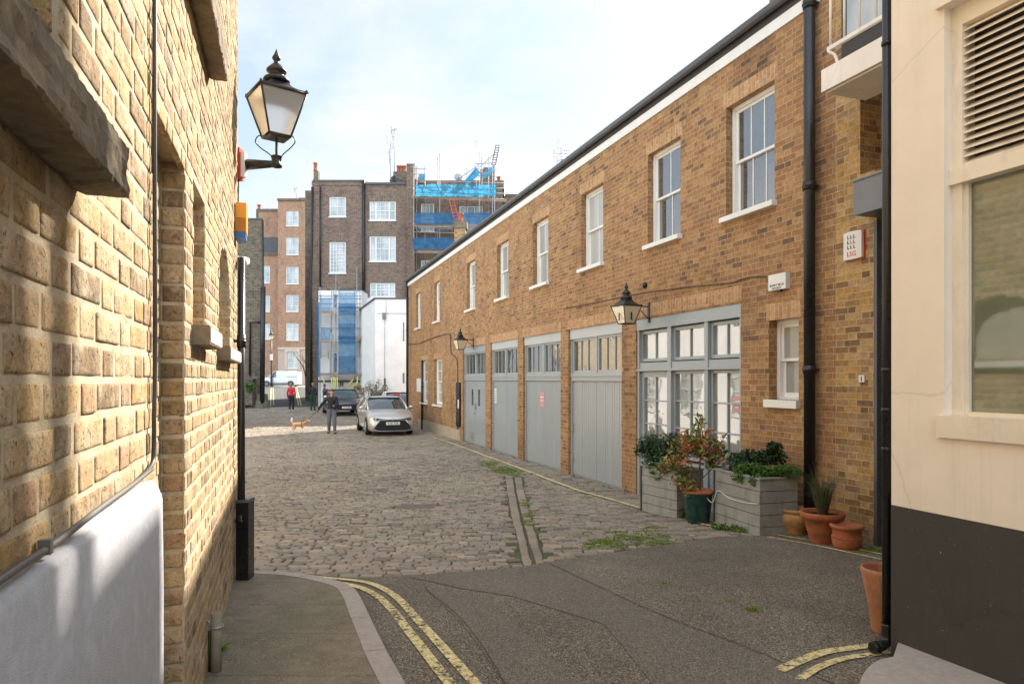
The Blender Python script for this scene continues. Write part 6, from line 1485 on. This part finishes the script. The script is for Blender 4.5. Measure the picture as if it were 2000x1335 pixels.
# ---------------------------------------------------------------- vehicles: built nose towards -Y, wheels on z = 0
def loft(mb, mw, sts):
    """sts: list of (y, half width, z bottom, z top, crown, shoulder drop)."""
    rows = []
    for (y, w, zb, zt, cr, sh) in sts:
        half = [(0, zt + cr), (w * .35, zt + cr * .9), (w * .68, zt + cr * .5), (w * .88, zt - .005), (w * .96, zt - sh * .35), (w, zt - sh), (w * 1.0, (zt + zb) * .5), (w * .985, zb + .12), (w * .95, zb + .03), (w * .82, zb)]
        full = [(-x, z) for x, z in reversed(half)] + [(x, z) for x, z in half[1:]]
        rows.append([mw @ Vector((x, y, z)) for x, z in full])
    mb.grid(rows, True); mb.face(rows[0][::-1]); mb.face(rows[-1]); 
def wheel(t, mw, x, y, r, w, spokes=5, rimmat='rim'):
    mb = MB(); s_ = 1 if x > 0 else -1; prof = [(r * .62, -w / 2), (r * .93, -w / 2), (r, -w / 2 + .02), (r, w / 2 - .02), (r * .93, w / 2), (r * .62, w / 2)]; seg = 28; rows = []
    for (rr, o) in prof: rows.append([mw @ Vector((x + o, y + math.cos(k / seg * 6.2832) * rr, r + math.sin(k / seg * 6.2832) * rr)) for k in range(seg)])
    mb.grid(rows, True, closed=True); mb.face(rows[0]); mb.face(rows[-1][::-1]); wh = part(mb, 'wheel', M['tyre'], t)
    mb = MB(); xo = x + s_ * (w / 2 + .004)
    for k in range(spokes):
        a = k / spokes * 6.2832; b = .28
        q = [Vector((xo, y + math.cos(a - b * .4) * r * .1, r + math.sin(a - b * .4) * r * .1)), Vector((xo, y + math.cos(a + b * .4) * r * .1, r + math.sin(a + b * .4) * r * .1)), Vector((xo, y + math.cos(a + b) * r * .6, r + math.sin(a + b) * r * .6)), Vector((xo, y + math.cos(a - b) * r * .6, r + math.sin(a - b) * r * .6))]
        mb.hexa([mw @ v for v in q] + [mw @ (v + Vector((s_ * .02, 0, 0))) for v in q])
    mb.tube([mw @ Vector((xo - .01 * s_, y, r)), mw @ Vector((xo + .03 * s_, y, r))], r * .14, 10)
    seg = 24; rows = [[mw @ Vector((xo + o * s_, y + math.cos(k / seg * 6.2832) * r * q, r + math.sin(k / seg * 6.2832) * r * q)) for k in range(seg)] for q, o in ((.58, 0), (.58, .02), (.66, .02), (.66, 0))]; mb.grid(rows, True, closed=True)
    part(mb, 'rim', M[rimmat], wh)
def car(name, label, loc, rz, p, paintm, plate=None):
    t = thing(name, label, p.get('cat', 'car'), loc, rz); mw = t.matrix_basis; L, W, H_ = p['L'], p['W'] / 2, p['H']; hb = p['belt']; hh = p['hood']; nose = p['nose']; cl = .17
    yF, yR = -L / 2, L / 2; cy = yF + p['cowl']; rr = p['r']
    ends = p.get('tail', .95)
    raw = [(yF + .0, W * .76, .30, nose * .62, .0, .1), (yF + .03, W * .86, .20, nose * .86, .01, .12), (yF + .12, W * .935, cl, nose, .02, .14), (yF + .35, W * .975, cl, nose + (hh - nose) * .42, .03, .15), (yF + .7, W * .99, cl, nose + (hh - nose) * .8, .035, .16), (cy, W, cl, hh, .03, .18), (cy + .25, W, cl, (hh + hb) / 2, .0, .12), (0.2, W, cl, hb, -.02, .10), (yR - 1.0, W, cl, hb + .02, -.02, .1), (yR - .45, W * .985, cl, hb + .01, 0, .12), (yR - .12, W * .93, .22, hb * ends, 0, .12), (yR, W * .84, .3, hb * ends * .9, 0, .1)]
    mb = MB(); loft(mb, mw, raw); body = part(mb, 'body', M[paintm], t)
    # glasshouse
    y1, y2 = cy + p['ws'], p['roof_end']; yb = p['glass_end']; wb, wr = W * .93, W * p.get('tumble', .74); zr = H_ - .04
    def ring(f, ys, zs, ws): return [(ys, zs, ws)]
    sec = [(cy - .02, hh - .02, hh - .02 + .01, wb * .94, wb * .94), (cy + p['ws'] * .5, hh - .03, hh + (zr - hh) * .56, wb * .97, (wb + wr) / 2 * .99), (y1, hb - .05, zr, wb, wr * .985), ((y1 + y2) / 2, hb - .05, zr + .015, wb, wr), (y2, hb - .05, zr - .02, wb, wr * .98), ((y2 + yb) / 2 + .02, hb - .05, hb + (zr - hb) * .52, wb * .98, (wb + wr) / 2 * .95), (yb, hb - .05, hb - .03, wb * .93, wb * .92)]
    rows = []
    for (y, z0, z1, w0, w1) in sec:
        full = [(-w0, z0, 0)] + [(-w0 + (w0 - w1) * k, z0 + (z1 - z0) * k, 0) for k in (.5, .92)] + [(-w1 * .95, z1 + .0, 0), (-w1 * .5, z1 + .02, -.05), (0, z1 + .028, -.07), (w1 * .5, z1 + .02, -.05), (w1 * .95, z1, 0)] + [(w0 - (w0 - w1) * k, z0 + (z1 - z0) * k, 0) for k in (.92, .5)] + [(w0, z0, 0)]
        bow = -1 if y < (y1 + y2) / 2 else 1
        rows.append([mw @ Vector((x, y - bow * dy * (1 if y in (sec[1][0], sec[2][0]) else .3), z)) for x, z, dy in full])
    mb = MB(); mb.grid(rows, True); part(mb, 'windows', M['glass_car'], t)
    mb = MB(); rows = []
    for k in range(7):
        u = k / 6; y = y1 - .02 + (y2 - y1 + .06) * u; e = zr + .025 * math.sin(u * 3.14) ** .5 - (.02 if k == 6 else 0)
        rows.append([mw @ Vector((x * wr, y + (.06 * (1 - (x) ** 2) * (-1 if k == 0 else 0)), e + .022 + .02 * (1 - x * x) - (.03 if abs(x) > 1 else 0))) for x in (-1.03, -.97, -.6, -.2, .2, .6, .97, 1.03)])
    mb.grid(rows, True); part(mb, 'roof', M[p.get('roofmat', paintm)], t)
    mb = MB()
    for s_ in (-1, 1):
        A = [(s_ * wb * .93, cy + .0, hh + .0), (s_ * (wb + wr) / 2, cy + p['ws'] * .5, hh + (zr - hh) * .55), (s_ * wr * .99, y1 + .02, zr + .005)]
        mb.tube([mw @ Vector(q) for q in A], 0, 6, True, [.045, .036, .032])
        mb.tube([mw @ Vector(q) for q in ((s_ * wr * .99, y1, zr + .005), (s_ * wr * 1.01, (y1 + y2) / 2, zr + .018), (s_ * wr * .99, y2, zr - .01))], .03, 6)
        mb.tube([mw @ Vector(q) for q in ((s_ * wr * .97, y2 - .02, zr - .01), (s_ * (wb * .97 + wr) / 2, (y2 + yb) / 2, (hb + zr) / 2), (s_ * wb * .95, yb - .02, hb))], 0, 6, True, [.04, .07, .09])
        mb.tube([mw @ Vector(q) for q in ((s_ * wb * .995, .15, hb - .03), (s_ * wr * 1.005, .2, zr))], .03, 6)
    part(mb, 'pillars', M[paintm], t)
    for s_ in (-1, 1):
        for yy in (yF + p['fa'], yR - p['ra']): wheel(t, mw, s_ * (W - .095), yy, rr, .21)
        mb = MB()
        for yy in (yF + p['fa'], yR - p['ra']):
            seg = 20; rows = [[mw @ Vector((s_ * (W + o), yy + math.cos(k / seg * 3.1416) * rr * q, rr + math.sin(k / seg * 3.1416) * rr * q)) for k in range(seg + 1)] for q, o in ((1.02, -.16), (1.02, .005), (1.15, .006), (1.16, -.05))]; mb.grid(rows, True)
            mb.box(0, 0, 0, 0, 0, 0) if False else None
            q = [mw @ Vector((s_ * (W + .0045), yy + math.cos(k / seg * 3.1416) * rr * 1.05, rr * .9 + math.sin(k / seg * 3.1416) * rr * 1.1)) for k in range(seg + 1)]; mb.face(q if s_ < 0 else q[::-1])
        part(mb, 'wheel_arch', M['tyre'], t)
        mb = MB(); m0 = Vector((s_ * (W + .02), cy + .35, hb + .03)); mb.ball(mw @ (m0 + Vector((s_ * .07, 0, .03))), .11, .08, .075); mb.tube([mw @ (m0 + Vector((s_ * -.1, 0, -.02))), mw @ (m0 + Vector((s_ * .03, 0, .02)))], .025, 6); part(mb, 'mirror', M[p.get('mirrormat', paintm)], t)
    return t, mw, W, yF
def lpoly(mw, pts, th=.02):
    mb = MB(); c = [mw @ Vector(p) for p in pts]; back = [mw @ (Vector(p) + Vector((0, th, 0))) for p in pts]; mb.face(c); mb.face(back[::-1]); n = len(c)
    for i in range(n): mb.face([c[i], back[i], back[(i + 1) % n], c[(i + 1) % n]])
    return mb
def plate(t, mw, y, z, txt, mat='numwhite', rear=False):
    mb = MB(); a, b = (-.26, .26); mb.hexa([mw @ Vector(q) for q in ((a, y, z - .055), (b, y, z - .055), (b, y + .015, z - .055), (a, y + .015, z - .055), (a, y, z + .055), (b, y, z + .055), (b, y + .015, z + .055), (a, y + .015, z + .055))]); pl = part(mb, 'number_plate', M[mat], t)
    o = mw @ Vector((0, y - .002, z)); n_ = mw.to_3x3() @ Vector((0, -1, 0)); text(txt, .095, Fr(o.xy, (mw.to_3x3() @ Vector((1, 0, 0))).xy, n_.xy), 0, o.z, 0, 'characters', M['ink'], t, bold=.002)
# silver hatchback
pc = G(768, 848); HP = dict(L=4.35, W=1.79, H=1.435, belt=.98, hood=.97, nose=.74, cowl=1.15, ws=.95, roof_end=1.25, glass_end=2.02, r=.325, fa=.92, ra=.78)
rz = math.atan2(-PX(768, pc.y), pc.y) * 0 + R(9)
t, mw, W, yF = car('silver_hatchback', 'silver hatchback parked facing the camera beside the mews wall', (pc.x - .62, pc.y + 1.35, zg(pc.y + 1.3) + .0), R(19.5), HP, 'silver')
Wn = W * .93
mb = lpoly(mw, [(-.58, yF - .035, .50), (-.46, yF - .035, .60), (.46, yF - .035, .60), (.58, yF - .035, .50), (.68, yF - .035, .30), (.60, yF - .035, .235), (-.60, yF - .035, .235), (-.68, yF - .035, .30)], .12); part(mb, 'grille', M['ink'], t)
for s_ in (-1, 1):
    mb = MB(); mb.tube([mw @ Vector(q) for q in ((s_ * .50, yF - .05, .59), (s_ * .62, yF - .04, .46), (s_ * .72, yF - .01, .29))], .018, 6); part(mb, 'grille_trim', M['silver'], t)
    mb = MB(); rows = []
    q = [(s_ * .42, yF + .0, .655), (s_ * .62, yF + .06, .70), (s_ * .79, yF + .20, .745), (s_ * .84, yF + .32, .74), (s_ * .81, yF + .16, .62), (s_ * .72, yF + .06, .565), (s_ * .60, yF + .02, .585)]
    c_ = [mw @ (Vector(v) + Vector((s_ * .012, -.03, .01))) for v in q]; c2_ = [mw @ Vector(v) for v in q]; mb.face(c_ if s_ > 0 else c_[::-1])
    for i in range(7): mb.face([c_[i], c2_[i], c2_[(i + 1) % 7], c_[(i + 1) % 7]])
    part(mb, 'headlight', M['lightglass'], t)
    mb = MB(); [mb.ball(mw @ Vector((s_ * x, y, .655)), .038, .03, .03) for x, y in ((.60, yF - .02), (.70, yF + .04))]; part(mb, 'headlight_lens', M['ink'], t)
mb = MB(); mb.tube(smooth_line([mw @ Vector(q) for q in ((-.72, yF + .03, .30), (-.56, yF - .03, .205), (0, yF - .06, .20), (.56, yF - .03, .205), (.72, yF + .03, .30))], 4), .02, 6); part(mb, 'lower_lip', M['rim'], t)
mb = MB(); mb.tube(smooth_line([mw @ Vector(q) for q in ((-.60, yF - .0, .675), (-.25, yF - .035, .63), (0, yF - .05, .615), (.25, yF - .035, .63), (.60, yF - .0, .675))], 4), .016, 6); part(mb, 'upper_grille_bar', M['ink'], t)
mb = MB(); n_ = 16; mb.tube([mw @ Vector((.055 * math.cos(k * .3927), yF - .07, .645 + .038 * math.sin(k * .3927))) for k in range(17)], .008, 5); mb.tube([mw @ Vector((.022 * math.cos(k * .3927), yF - .07, .648 + .036 * math.sin(k * .3927))) for k in range(17)], .006, 5); part(mb, 'badge', M['rim'], t)
plate(t, mw, yF - .06, .49, 'KV21 FGE')
mb = MB(); mb.tube([mw @ Vector((-.5, -.95, .995)), mw @ Vector((.1, -.8, 1.03))], .008, 5); mb.tube([mw @ Vector((.05, -.97, .995)), mw @ Vector((.6, -.78, 1.03))], .008, 5); part(mb, 'wiper', M['ink'], t)
# dark car
pc = G(669, 812); mp = dict(L=3.9, W=1.84, H=1.47, belt=.98, hood=.97, nose=.80, cowl=1.05, ws=.55, roof_end=1.30, glass_end=1.86, r=.32, fa=.78, ra=.62, tumble=.80, roofmat='whitecar', mirrormat='whitecar')
t, mw, W, yF = car('dark_compact_car', 'dark compact car with white roof and mirrors parked behind the man', (pc.x - .45, pc.y + 1.6, zg(pc.y + 1.6)), R(22), mp, 'darkcar')
mb = lpoly(mw, [(-.52, yF - .02, .60), (.52, yF - .02, .60), (.56, yF - .01, .45), (.42, yF - .01, .32), (-.42, yF - .01, .32), (-.56, yF - .01, .45)], .08); part(mb, 'grille', M['ink'], t)
mb = MB(); mb.tube(smooth_line([mw @ Vector(q) for q in ((-.55, yF + .02, .64), (0, yF - .04, .66), (.55, yF + .02, .64))], 4), .012, 6); part(mb, 'chrome_bar', M['rim'], t)
for s_ in (-1, 1):
    mb = MB(); mb.ball(mw @ Vector((s_ * .66, yF + .11, .70)), .13, .09, .135, 14, 9); part(mb, 'headlight', M['lightglass'], t)
    mb = MB(); mb.ball(mw @ Vector((s_ * .58, yF + .0, .36)), .05, .04, .05); part(mb, 'fog_light', M['lightglass'], t)
plate(t, mw, yF - .06, .46, 'LA15 EVR')
# white car behind the silver one
pc = Vector((PX(779, 34), 34.2, zg(35)))
wp = dict(HP); wp['H'] = 1.50
t, mw, W, yF = car('white_parked_car', 'white car mostly hidden behind the silver hatchback, red lamp showing', (-6.15, 36.4, zg(36)), R(14 + 180), wp, 'whitecar')
mb = MB(); c_ = P(774, 770, 33.9); mb.hexa([c_ + Vector(v) for v in ((-.14, 0, -.05), (.22, 0, -.05), (.22, .1, -.05), (-.14, .1, -.05), (-.10, 0, .06), (.16, 0, .07), (.16, .1, .07), (-.10, .1, .06))]); part(mb, 'tail_light', M['redlight'], t)
# white van side-on in the far street
vp = dict(L=4.45, W=1.85, H=1.84, belt=1.12, hood=1.10, nose=.92, cowl=.95, ws=.85, roof_end=2.05, glass_end=2.2, r=.33, fa=.85, ra=.8, tumble=.88, cat='van', tail=1.0)
vx = (PX(515, 80.5) + PX(581, 80.5)) / 2 + .02
t, mw, W, yF = car('white_van', 'white panel van parked side-on in the far street, facing left', (vx, 80.6, zg(80.6) + .02), R(-90), vp, 'whitecar')
mb = MB(); a0 = yF + 1.95
for s_ in (-1, 1): mb.hexa([mw @ Vector(q) for q in ((s_ * .90, a0, 1.0), (s_ * .90, 2.2, 1.0), (s_ * .78, 2.2, 1.0), (s_ * .78, a0, 1.0), (s_ * .85, a0, 1.80), (s_ * .85, 2.12, 1.78), (s_ * .70, 2.12, 1.78), (s_ * .70, a0, 1.80))] if s_ > 0 else [mw @ Vector(q) for q in ((-.90, 2.2, 1.0), (-.90, a0, 1.0), (-.78, a0, 1.0), (-.78, 2.2, 1.0), (-.85, 2.12, 1.78), (-.85, a0, 1.80), (-.70, a0, 1.80), (-.70, 2.12, 1.78))])
mb.hexa([mw @ Vector(q) for q in ((-.8, 2.05, .9), (.8, 2.05, .9), (.8, 2.23, .9), (-.8, 2.23, .9), (-.76, 2.05, 1.76), (.76, 2.05, 1.76), (.76, 2.16, 1.76), (-.76, 2.16, 1.76))]); part(mb, 'cargo_side', M['whitecar'], t)
mb = MB(); mb.hexa([mw @ Vector(q) for q in ((W * 1.0, -1.1, .30), (W * 1.0, 1.05, .30), (W * 1.02, 1.05, .30), (W * 1.02, -1.1, .30), (W * 1.0, -1.1, .42), (W * 1.0, 1.05, .42), (W * 1.02, 1.05, .42), (W * 1.02, -1.1, .42))]); mb.v = [tuple(v) for v in mb.v]
for s_ in (-1, 1): mb.hexa([mw @ Vector((s_ * x, y, z)) for x, y, z in ((W + .0, -1.1, .30), (W + .0, 1.05, .30), (W + .012, 1.05, .30), (W + .012, -1.1, .30), (W + .0, -1.1, .42), (W + .0, 1.05, .42), (W + .012, 1.05, .42), (W + .012, -1.1, .42))])
part(mb, 'side_trim', M['ink'], t)
mb = MB(); [mb.box(0, 0, 0, 0, 0, 0) for _ in ()]
for s_ in (-1, 1):
    for y0_, y1_, z_ in ((.9, 2.1, 1.16), (-.35, -.2, 1.02), (.05, .2, 1.02)): mb.hexa([mw @ Vector((s_ * x, y, z)) for x, y, z in ((W * .97, y0_, z_), (W * .97, y1_, z_), (W * 1.004, y1_, z_), (W * 1.004, y0_, z_), (W * .97, y0_, z_ + .03), (W * .97, y1_, z_ + .03), (W * 1.004, y1_, z_ + .03), (W * 1.004, y0_, z_ + .03))])
part(mb, 'door_track', M['ink'], t)

# ---------------------------------------------------------------- people: capsule bodies fused into one surface
def fuse(mb, name, mat, parent, voxel, sm=3):
    o = mb.build(name, M[mat], None); rm = o.modifiers.new('r', 'REMESH'); rm.mode = 'VOXEL'; rm.voxel_size = voxel; rm.use_smooth_shade = True
    s_ = o.modifiers.new('s', 'SMOOTH'); s_.iterations = sm; s_.factor = .5
    dg = bpy.context.evaluated_depsgraph_get(); me = bpy.data.meshes.new_from_object(o.evaluated_get(dg)); old = o.data; bpy.data.objects.remove(o); bpy.data.meshes.remove(old)
    me.materials.clear(); me.materials.append(M[mat]); n = bpy.data.objects.new(name, me); COL.objects.link(n); n.parent = parent
    me.name = name; return n
def hand(mb, w, dirv, side, palm=(0, 0, -1), sc=1.0, curl=.5):
    d_ = Vector(dirv).normalized(); p_ = Vector(palm).normalized(); p_ = (p_ - d_ * p_.dot(d_)).normalized(); s_ = d_.cross(p_) * side; w = Vector(w)
    for k in range(4):
        b0 = w + d_ * .02 * sc + s_ * (k - 1.5) * .012 * sc; b1 = w + d_ * .085 * sc + s_ * (k - 1.5) * .021 * sc; mb.capsule(b0, .017 * sc, b1, .012 * sc, 8)
        ln = (.068, .078, .073, .055)[k] * sc; q = b1 + (d_ * math.cos(curl) + p_ * math.sin(curl)) * ln * .5; e = q + (d_ * math.cos(curl * 2.1) + p_ * math.sin(curl * 2.1)) * ln * .5
        mb.capsule(b1, .0100 * sc, q, .0092 * sc, 8); mb.capsule(q, .0092 * sc, e, .0075 * sc, 8)
    a = w + d_ * .03 * sc - s_ * .03 * sc; q = a + (d_ * .7 - s_ * .6 + p_ * .4).normalized() * .04 * sc; e = q + (d_ * .9 + p_ * .5).normalized() * .03 * sc
    mb.capsule(w + d_ * .015 * sc, .015 * sc, a, .014 * sc, 8); mb.capsule(a, .012 * sc, q, .011 * sc, 8); mb.capsule(q, .0105 * sc, e, .009 * sc, 8)
def person(label, loc, rz, J, cl, scale=1.0, group=None, hands=True, voxel=.009, head_yaw=0.0, head_tilt=0.0):
    """J: joints in person-local metres, facing -Y. cl: materials top, legs, shoes, hair."""
    t = thing('person', label, 'person', loc, rz, group, scale); V = lambda n: Vector(J[n]); b = MB()
    hd = V('head'); nk = V('neck'); ch = V('chest'); pv = V('pelvis'); Rh = Matrix.Rotation(head_yaw, 3, 'Z') @ Matrix.Rotation(head_tilt, 3, 'X')
    hp = lambda x, y, z: hd + Rh @ Vector((x, y, z))
    b.ball(hd, .078, .098, .105, 16, 12); b.ball(hp(0, -.025, -.055), .058, .068, .062, 12, 9); b.capsule(hp(0, -.092, .01), .011, hp(0, -.116, -.022), .014, 8); b.ball(hp(0, -.085, -.062), .025, .014, .010, 8, 6); b.ball(hp(0, -.078, -.098), .022, .018, .016, 8, 6)
    for s_ in (-1, 1): b.ball(hp(s_ * .079, .01, -.012), .012, .022, .032, 8, 6); b.ball(hp(s_ * .032, -.086, .022), .018, .012, .007, 8, 6)
    b.capsule(nk + Vector((0, 0, -.06)), .058, hp(0, .012, -.07), .05, 12)
    b.capsule(ch + Vector((-.07, 0, .04)), .10, ch + Vector((.07, 0, .04)), .10); b.capsule(ch, .125, pv + Vector((0, 0, .12)), .115); b.capsule(pv + Vector((-.06, 0, .02)), .105, pv + Vector((.06, 0, .02)), .105)
    for s_, n_ in ((-1, 'r'), (1, 'l')):
        sh, el, wr_ = V('sh' + n_), V('el' + n_), V('wr' + n_); b.capsule(ch + Vector((s_ * .08, 0, .10)), .06, sh, .050); b.capsule(sh, .048, el, .038); b.capsule(el, .038, wr_, .024)
        hi, kn, an, toe = V('hip' + n_), V('kn' + n_), V('an' + n_), V('toe' + n_); b.capsule(hi, .088, kn, .056); b.capsule(kn, .056, an, .036); b.capsule(an, .036, toe, .03)
        if hands: hand(b, wr_, J.get('hd' + n_, (wr_ - el)), s_ * -1, J.get('pl' + n_, (0, -.3, -1)))
    fuse(b, 'body', 'skin', t, voxel, 2)
    top = MB(); g = .016
    top.capsule(ch + Vector((-.075, 0, .04)), .10 + g, ch + Vector((.075, 0, .04)), .10 + g); top.capsule(ch, .125 + g, pv + Vector((0, 0, .12)), .118 + g); top.capsule(pv + Vector((-.055, 0, .05)), .108 + g, pv + Vector((.055, 0, .05)), .108 + g); top.capsule(nk + Vector((0, .01, -.07)), .07, nk + Vector((0, .012, -.03)), .062)
    for s_, n_ in ((-1, 'r'), (1, 'l')):
        sh, el, wr_ = V('sh' + n_), V('el' + n_), V('wr' + n_); top.capsule(ch + Vector((s_ * .08, 0, .10)), .055 + g * .5, sh, .050 + g * .8); top.capsule(sh, .052 + g * .8, el, .043 + g); top.capsule(el, .045 + g, wr_.lerp(el, .08), .030 + g * .8)
    fuse(top, cl.get('topname', 'jumper'), cl['top'], t, voxel * 1.2, 3)
    leg = MB(); leg.capsule(pv + Vector((-.055, 0, .03)), .112 + g * .5, pv + Vector((.055, 0, .03)), .112 + g * .5)
    for n_ in ('r', 'l'): hi, kn, an = V('hip' + n_), V('kn' + n_), V('an' + n_); leg.capsule(hi, .094 + g, kn, .064 + g); leg.capsule(kn, .064 + g, an + Vector((0, 0, .02)), .045 + g * .8)
    fuse(leg, 'trousers', cl['legs'], t, voxel * 1.2, 3)
    for n_ in ('r', 'l'):
        s2 = MB(); an, toe = V('an' + n_), V('toe' + n_); dd = (toe - an); s2.capsule(an + Vector((0, 0, -.0)), .046, an + dd * .05 + Vector((0, 0, -.035)), .048); s2.capsule(an - dd * .18 + Vector((0, 0, -.045)), .040, toe, .036); fuse(s2, 'shoe', cl['shoes'], t, voxel, 2)
    h = MB(); h.ball(hp(0, .014, .03), .084, .099, .092, 14, 10); h.ball(hp(0, .035, -.02), .078, .078, .085, 12, 9)
    if cl.get('quiff'): h.ball(hp(0, -.04, .095), .06, .055, .035, 10, 7)
    hobj = fuse(h, 'hair', cl['hair'], t, voxel, 1)
    me = hobj.data; inv = Rh.inverted()
    bm = bmesh.new(); bm.from_mesh(me)
    for v in bm.verts:
        q = inv @ (v.co - hd)
        if q.z < .045 and q.y < -.02: v.co = v.co + Rh @ Vector((0, .05 + (0.045 - q.z) * .2, .0))
    bm.to_mesh(me); bm.free()
    return t
base = dict(head=(0, -.01, 1.655), neck=(0, 0, 1.52), chest=(0, 0, 1.30), pelvis=(0, 0, .95), shr=(-.172, 0, 1.415), shl=(.172, 0, 1.415), elr=(-.24, .03, 1.13), ell=(.24, .03, 1.13), wrr=(-.25, -.06, .89), wrl=(.25, -.06, .89), hipr=(-.09, 0, .90), hipl=(.09, 0, .90), knr=(-.10, -.01, .49), knl=(.10, -.01, .49), anr=(-.10, .02, .085), anl=(.10, .02, .085), toer=(-.12, -.15, .035), toel=(.12, -.15, .035))
J = dict(base); J.update(shr=(-.168, 0, 1.405), elr=(-.36, -.02, 1.19), wrr=(-.52, -.05, .96), hdr=(-.35, -.05, -.85), elrl=0, ell=(.23, -.06, 1.14), wrl=(.13, -.28, 1.08), hdl=(.1, -.9, .15), pll=(0, 0, 1), knr=(-.10, -.05, .49), anr=(-.115, .06, .09), toer=(-.13, -.10, .035), knl=(.12, -.12, .50), anl=(.14, -.14, .085), toel=(.20, -.30, .04)); J = {k: v for k, v in J.items() if v != 0}
mn = G(648, 846); MAN = person('man in black jumper and grey trousers walking a small dog on a lead', (mn.x, mn.y, mn.z), R(6), J, dict(top='black_knit', legs='grey_trousers', shoes='shoe_dark', hair='brown_hair', quiff=1), 1.0, head_yaw=R(28), head_tilt=R(14))
mw = MAN.matrix_basis; q = mw @ Vector((.16, -.40, 1.115)); mb = MB(); mb.hexa([q + Vector(v) for v in ((-.035, -.07, 0), (.035, -.07, 0), (.035, .07, .02), (-.035, .07, .02), (-.035, -.07, .008), (.035, -.07, .008), (.035, .07, .028), (-.035, .07, .028))]); one(mb, 'phone', M['phone'], 'dark phone in the hand of the man in the black jumper', 'phone')
J = dict(base); J.update(anr=(-.10, -.04, .085), toer=(-.12, -.20, .035), knr=(-.10, -.06, .49), elr=(-.26, .04, 1.12), wrr=(-.22, -.1, .93))
p_ = G(569, 802); person('person in a red jacket and black trousers seen from behind on the cobbles', (p_.x, p_.y, p_.z), R(178), J, dict(top='red_jacket', topname='jacket', legs='dark_trousers', shoes='shoe_white', hair='grey_hair'), 1.0, voxel=.013)
p_ = G(611, 801); person('person in dark jacket and green trousers walking away near the ramp', (p_.x, p_.y, p_.z), R(185), dict(base, wrr=(-.2, -.15, 1.0), wrl=(.2, -.15, 1.0)), dict(top='dark_jacket', topname='jacket', legs='green_trousers', shoes='shoe_dark', hair='grey_hair'), 1.0, voxel=.013)
p_ = Vector((PX(634, 44.5), 44.5, zg(44.5))); person('person in a maroon top half hidden behind the dark car', (p_.x, p_.y, p_.z), R(120), dict(base), dict(top='maroon', topname='jacket', legs='dark_trousers', shoes='shoe_dark', hair='brown_hair'), .93, voxel=.014)
# dog: walking away to the right, tail up
dg_ = G(583, 843); t = thing('dog', 'small tan and white dog with raised tail walking in the sunlit strip', 'dog', dg_, R(112)); mb = MB()
mb.capsule((0, -.16, .30), .098, (0, .02, .295), .092); mb.capsule((0, .02, .295), .09, (0, .18, .30), .08); mb.capsule((0, -.20, .33), .07, (0, -.30, .42), .055); mb.ball((0, -.34, .455), .062, .068, .06); mb.capsule((0, -.38, .44), .034, (0, -.45, .42), .022)
for s_ in (-1, 1):
    mb.capsule((s_ * .035, -.32, .49), .022, (s_ * .06, -.31, .53), .012)
    mb.capsule((s_ * .06, -.17, .26), .04, (s_ * .065, -.16, .14), .024); mb.capsule((s_ * .065, -.16, .14), .022, (s_ * .065, -.17 - .03 * s_, .03), .018); mb.capsule((s_ * .065, -.17 - .03 * s_, .022), .02, (s_ * .065, -.20 - .03 * s_, .018), .018)
    mb.capsule((s_ * .055, .16, .27), .06, (s_ * .065, .13, .17), .034); mb.capsule((s_ * .065, .13, .17), .028, (s_ * .065, .21 + .02 * s_, .11), .02); mb.capsule((s_ * .065, .21 + .02 * s_, .11), .019, (s_ * .065, .19 + .02 * s_, .03), .017); mb.capsule((s_ * .065, .19, .022), .02, (s_ * .065, .15, .018), .018)
mb.capsule((0, .22, .34), .03, (0, .28, .44), .032); mb.capsule((0, .28, .44), .034, (0, .27, .53), .04)
mw = t.matrix_basis; mb.v = [tuple(v) for v in mb.v]; dog = fuse(mb, 'body', 'dogfur', t, .009, 3)
mb = MB(); mb.capsule((0, .275, .45), .04, (0, .265, .54), .045); fuse(mb, 'tail_tip', 'dogwhite', t, .009, 2)
mb = MB()
for s_ in (-1, 1): mb.capsule((s_ * .065, -.165, .12), .027, (s_ * .065, -.17 - .03 * s_, .025), .024); mb.capsule((s_ * .065, .20 + .02 * s_, .09), .025, (s_ * .065, .18 + .01 * s_, .025), .024)
fuse(mb, 'white_socks', 'dogwhite', t, .009, 1)
mb = MB(); mb.tube([mw @ Vector((.104 * math.cos(a * .3927), -.12, .30 + .104 * math.sin(a * .3927))) for a in range(17)], .012, 6); part(mb, 'harness', M['leash'], t)
h_ = MAN.matrix_basis @ Vector((-.55, -.06, .90)); s0_ = mw @ Vector((0, -.12, .41)); mb = MB(); mb.tube(smooth_line([h_ + Vector((0, 0, .02)), h_.lerp(s0_, .5) + Vector((0, 0, -.06)), s0_], 8), .009, 6); mb.ball(h_, .03, .03, .05)
one(mb, 'dog_lead', M['leash'], 'dark lead running from the man in black jumper to the small dog', 'lead')
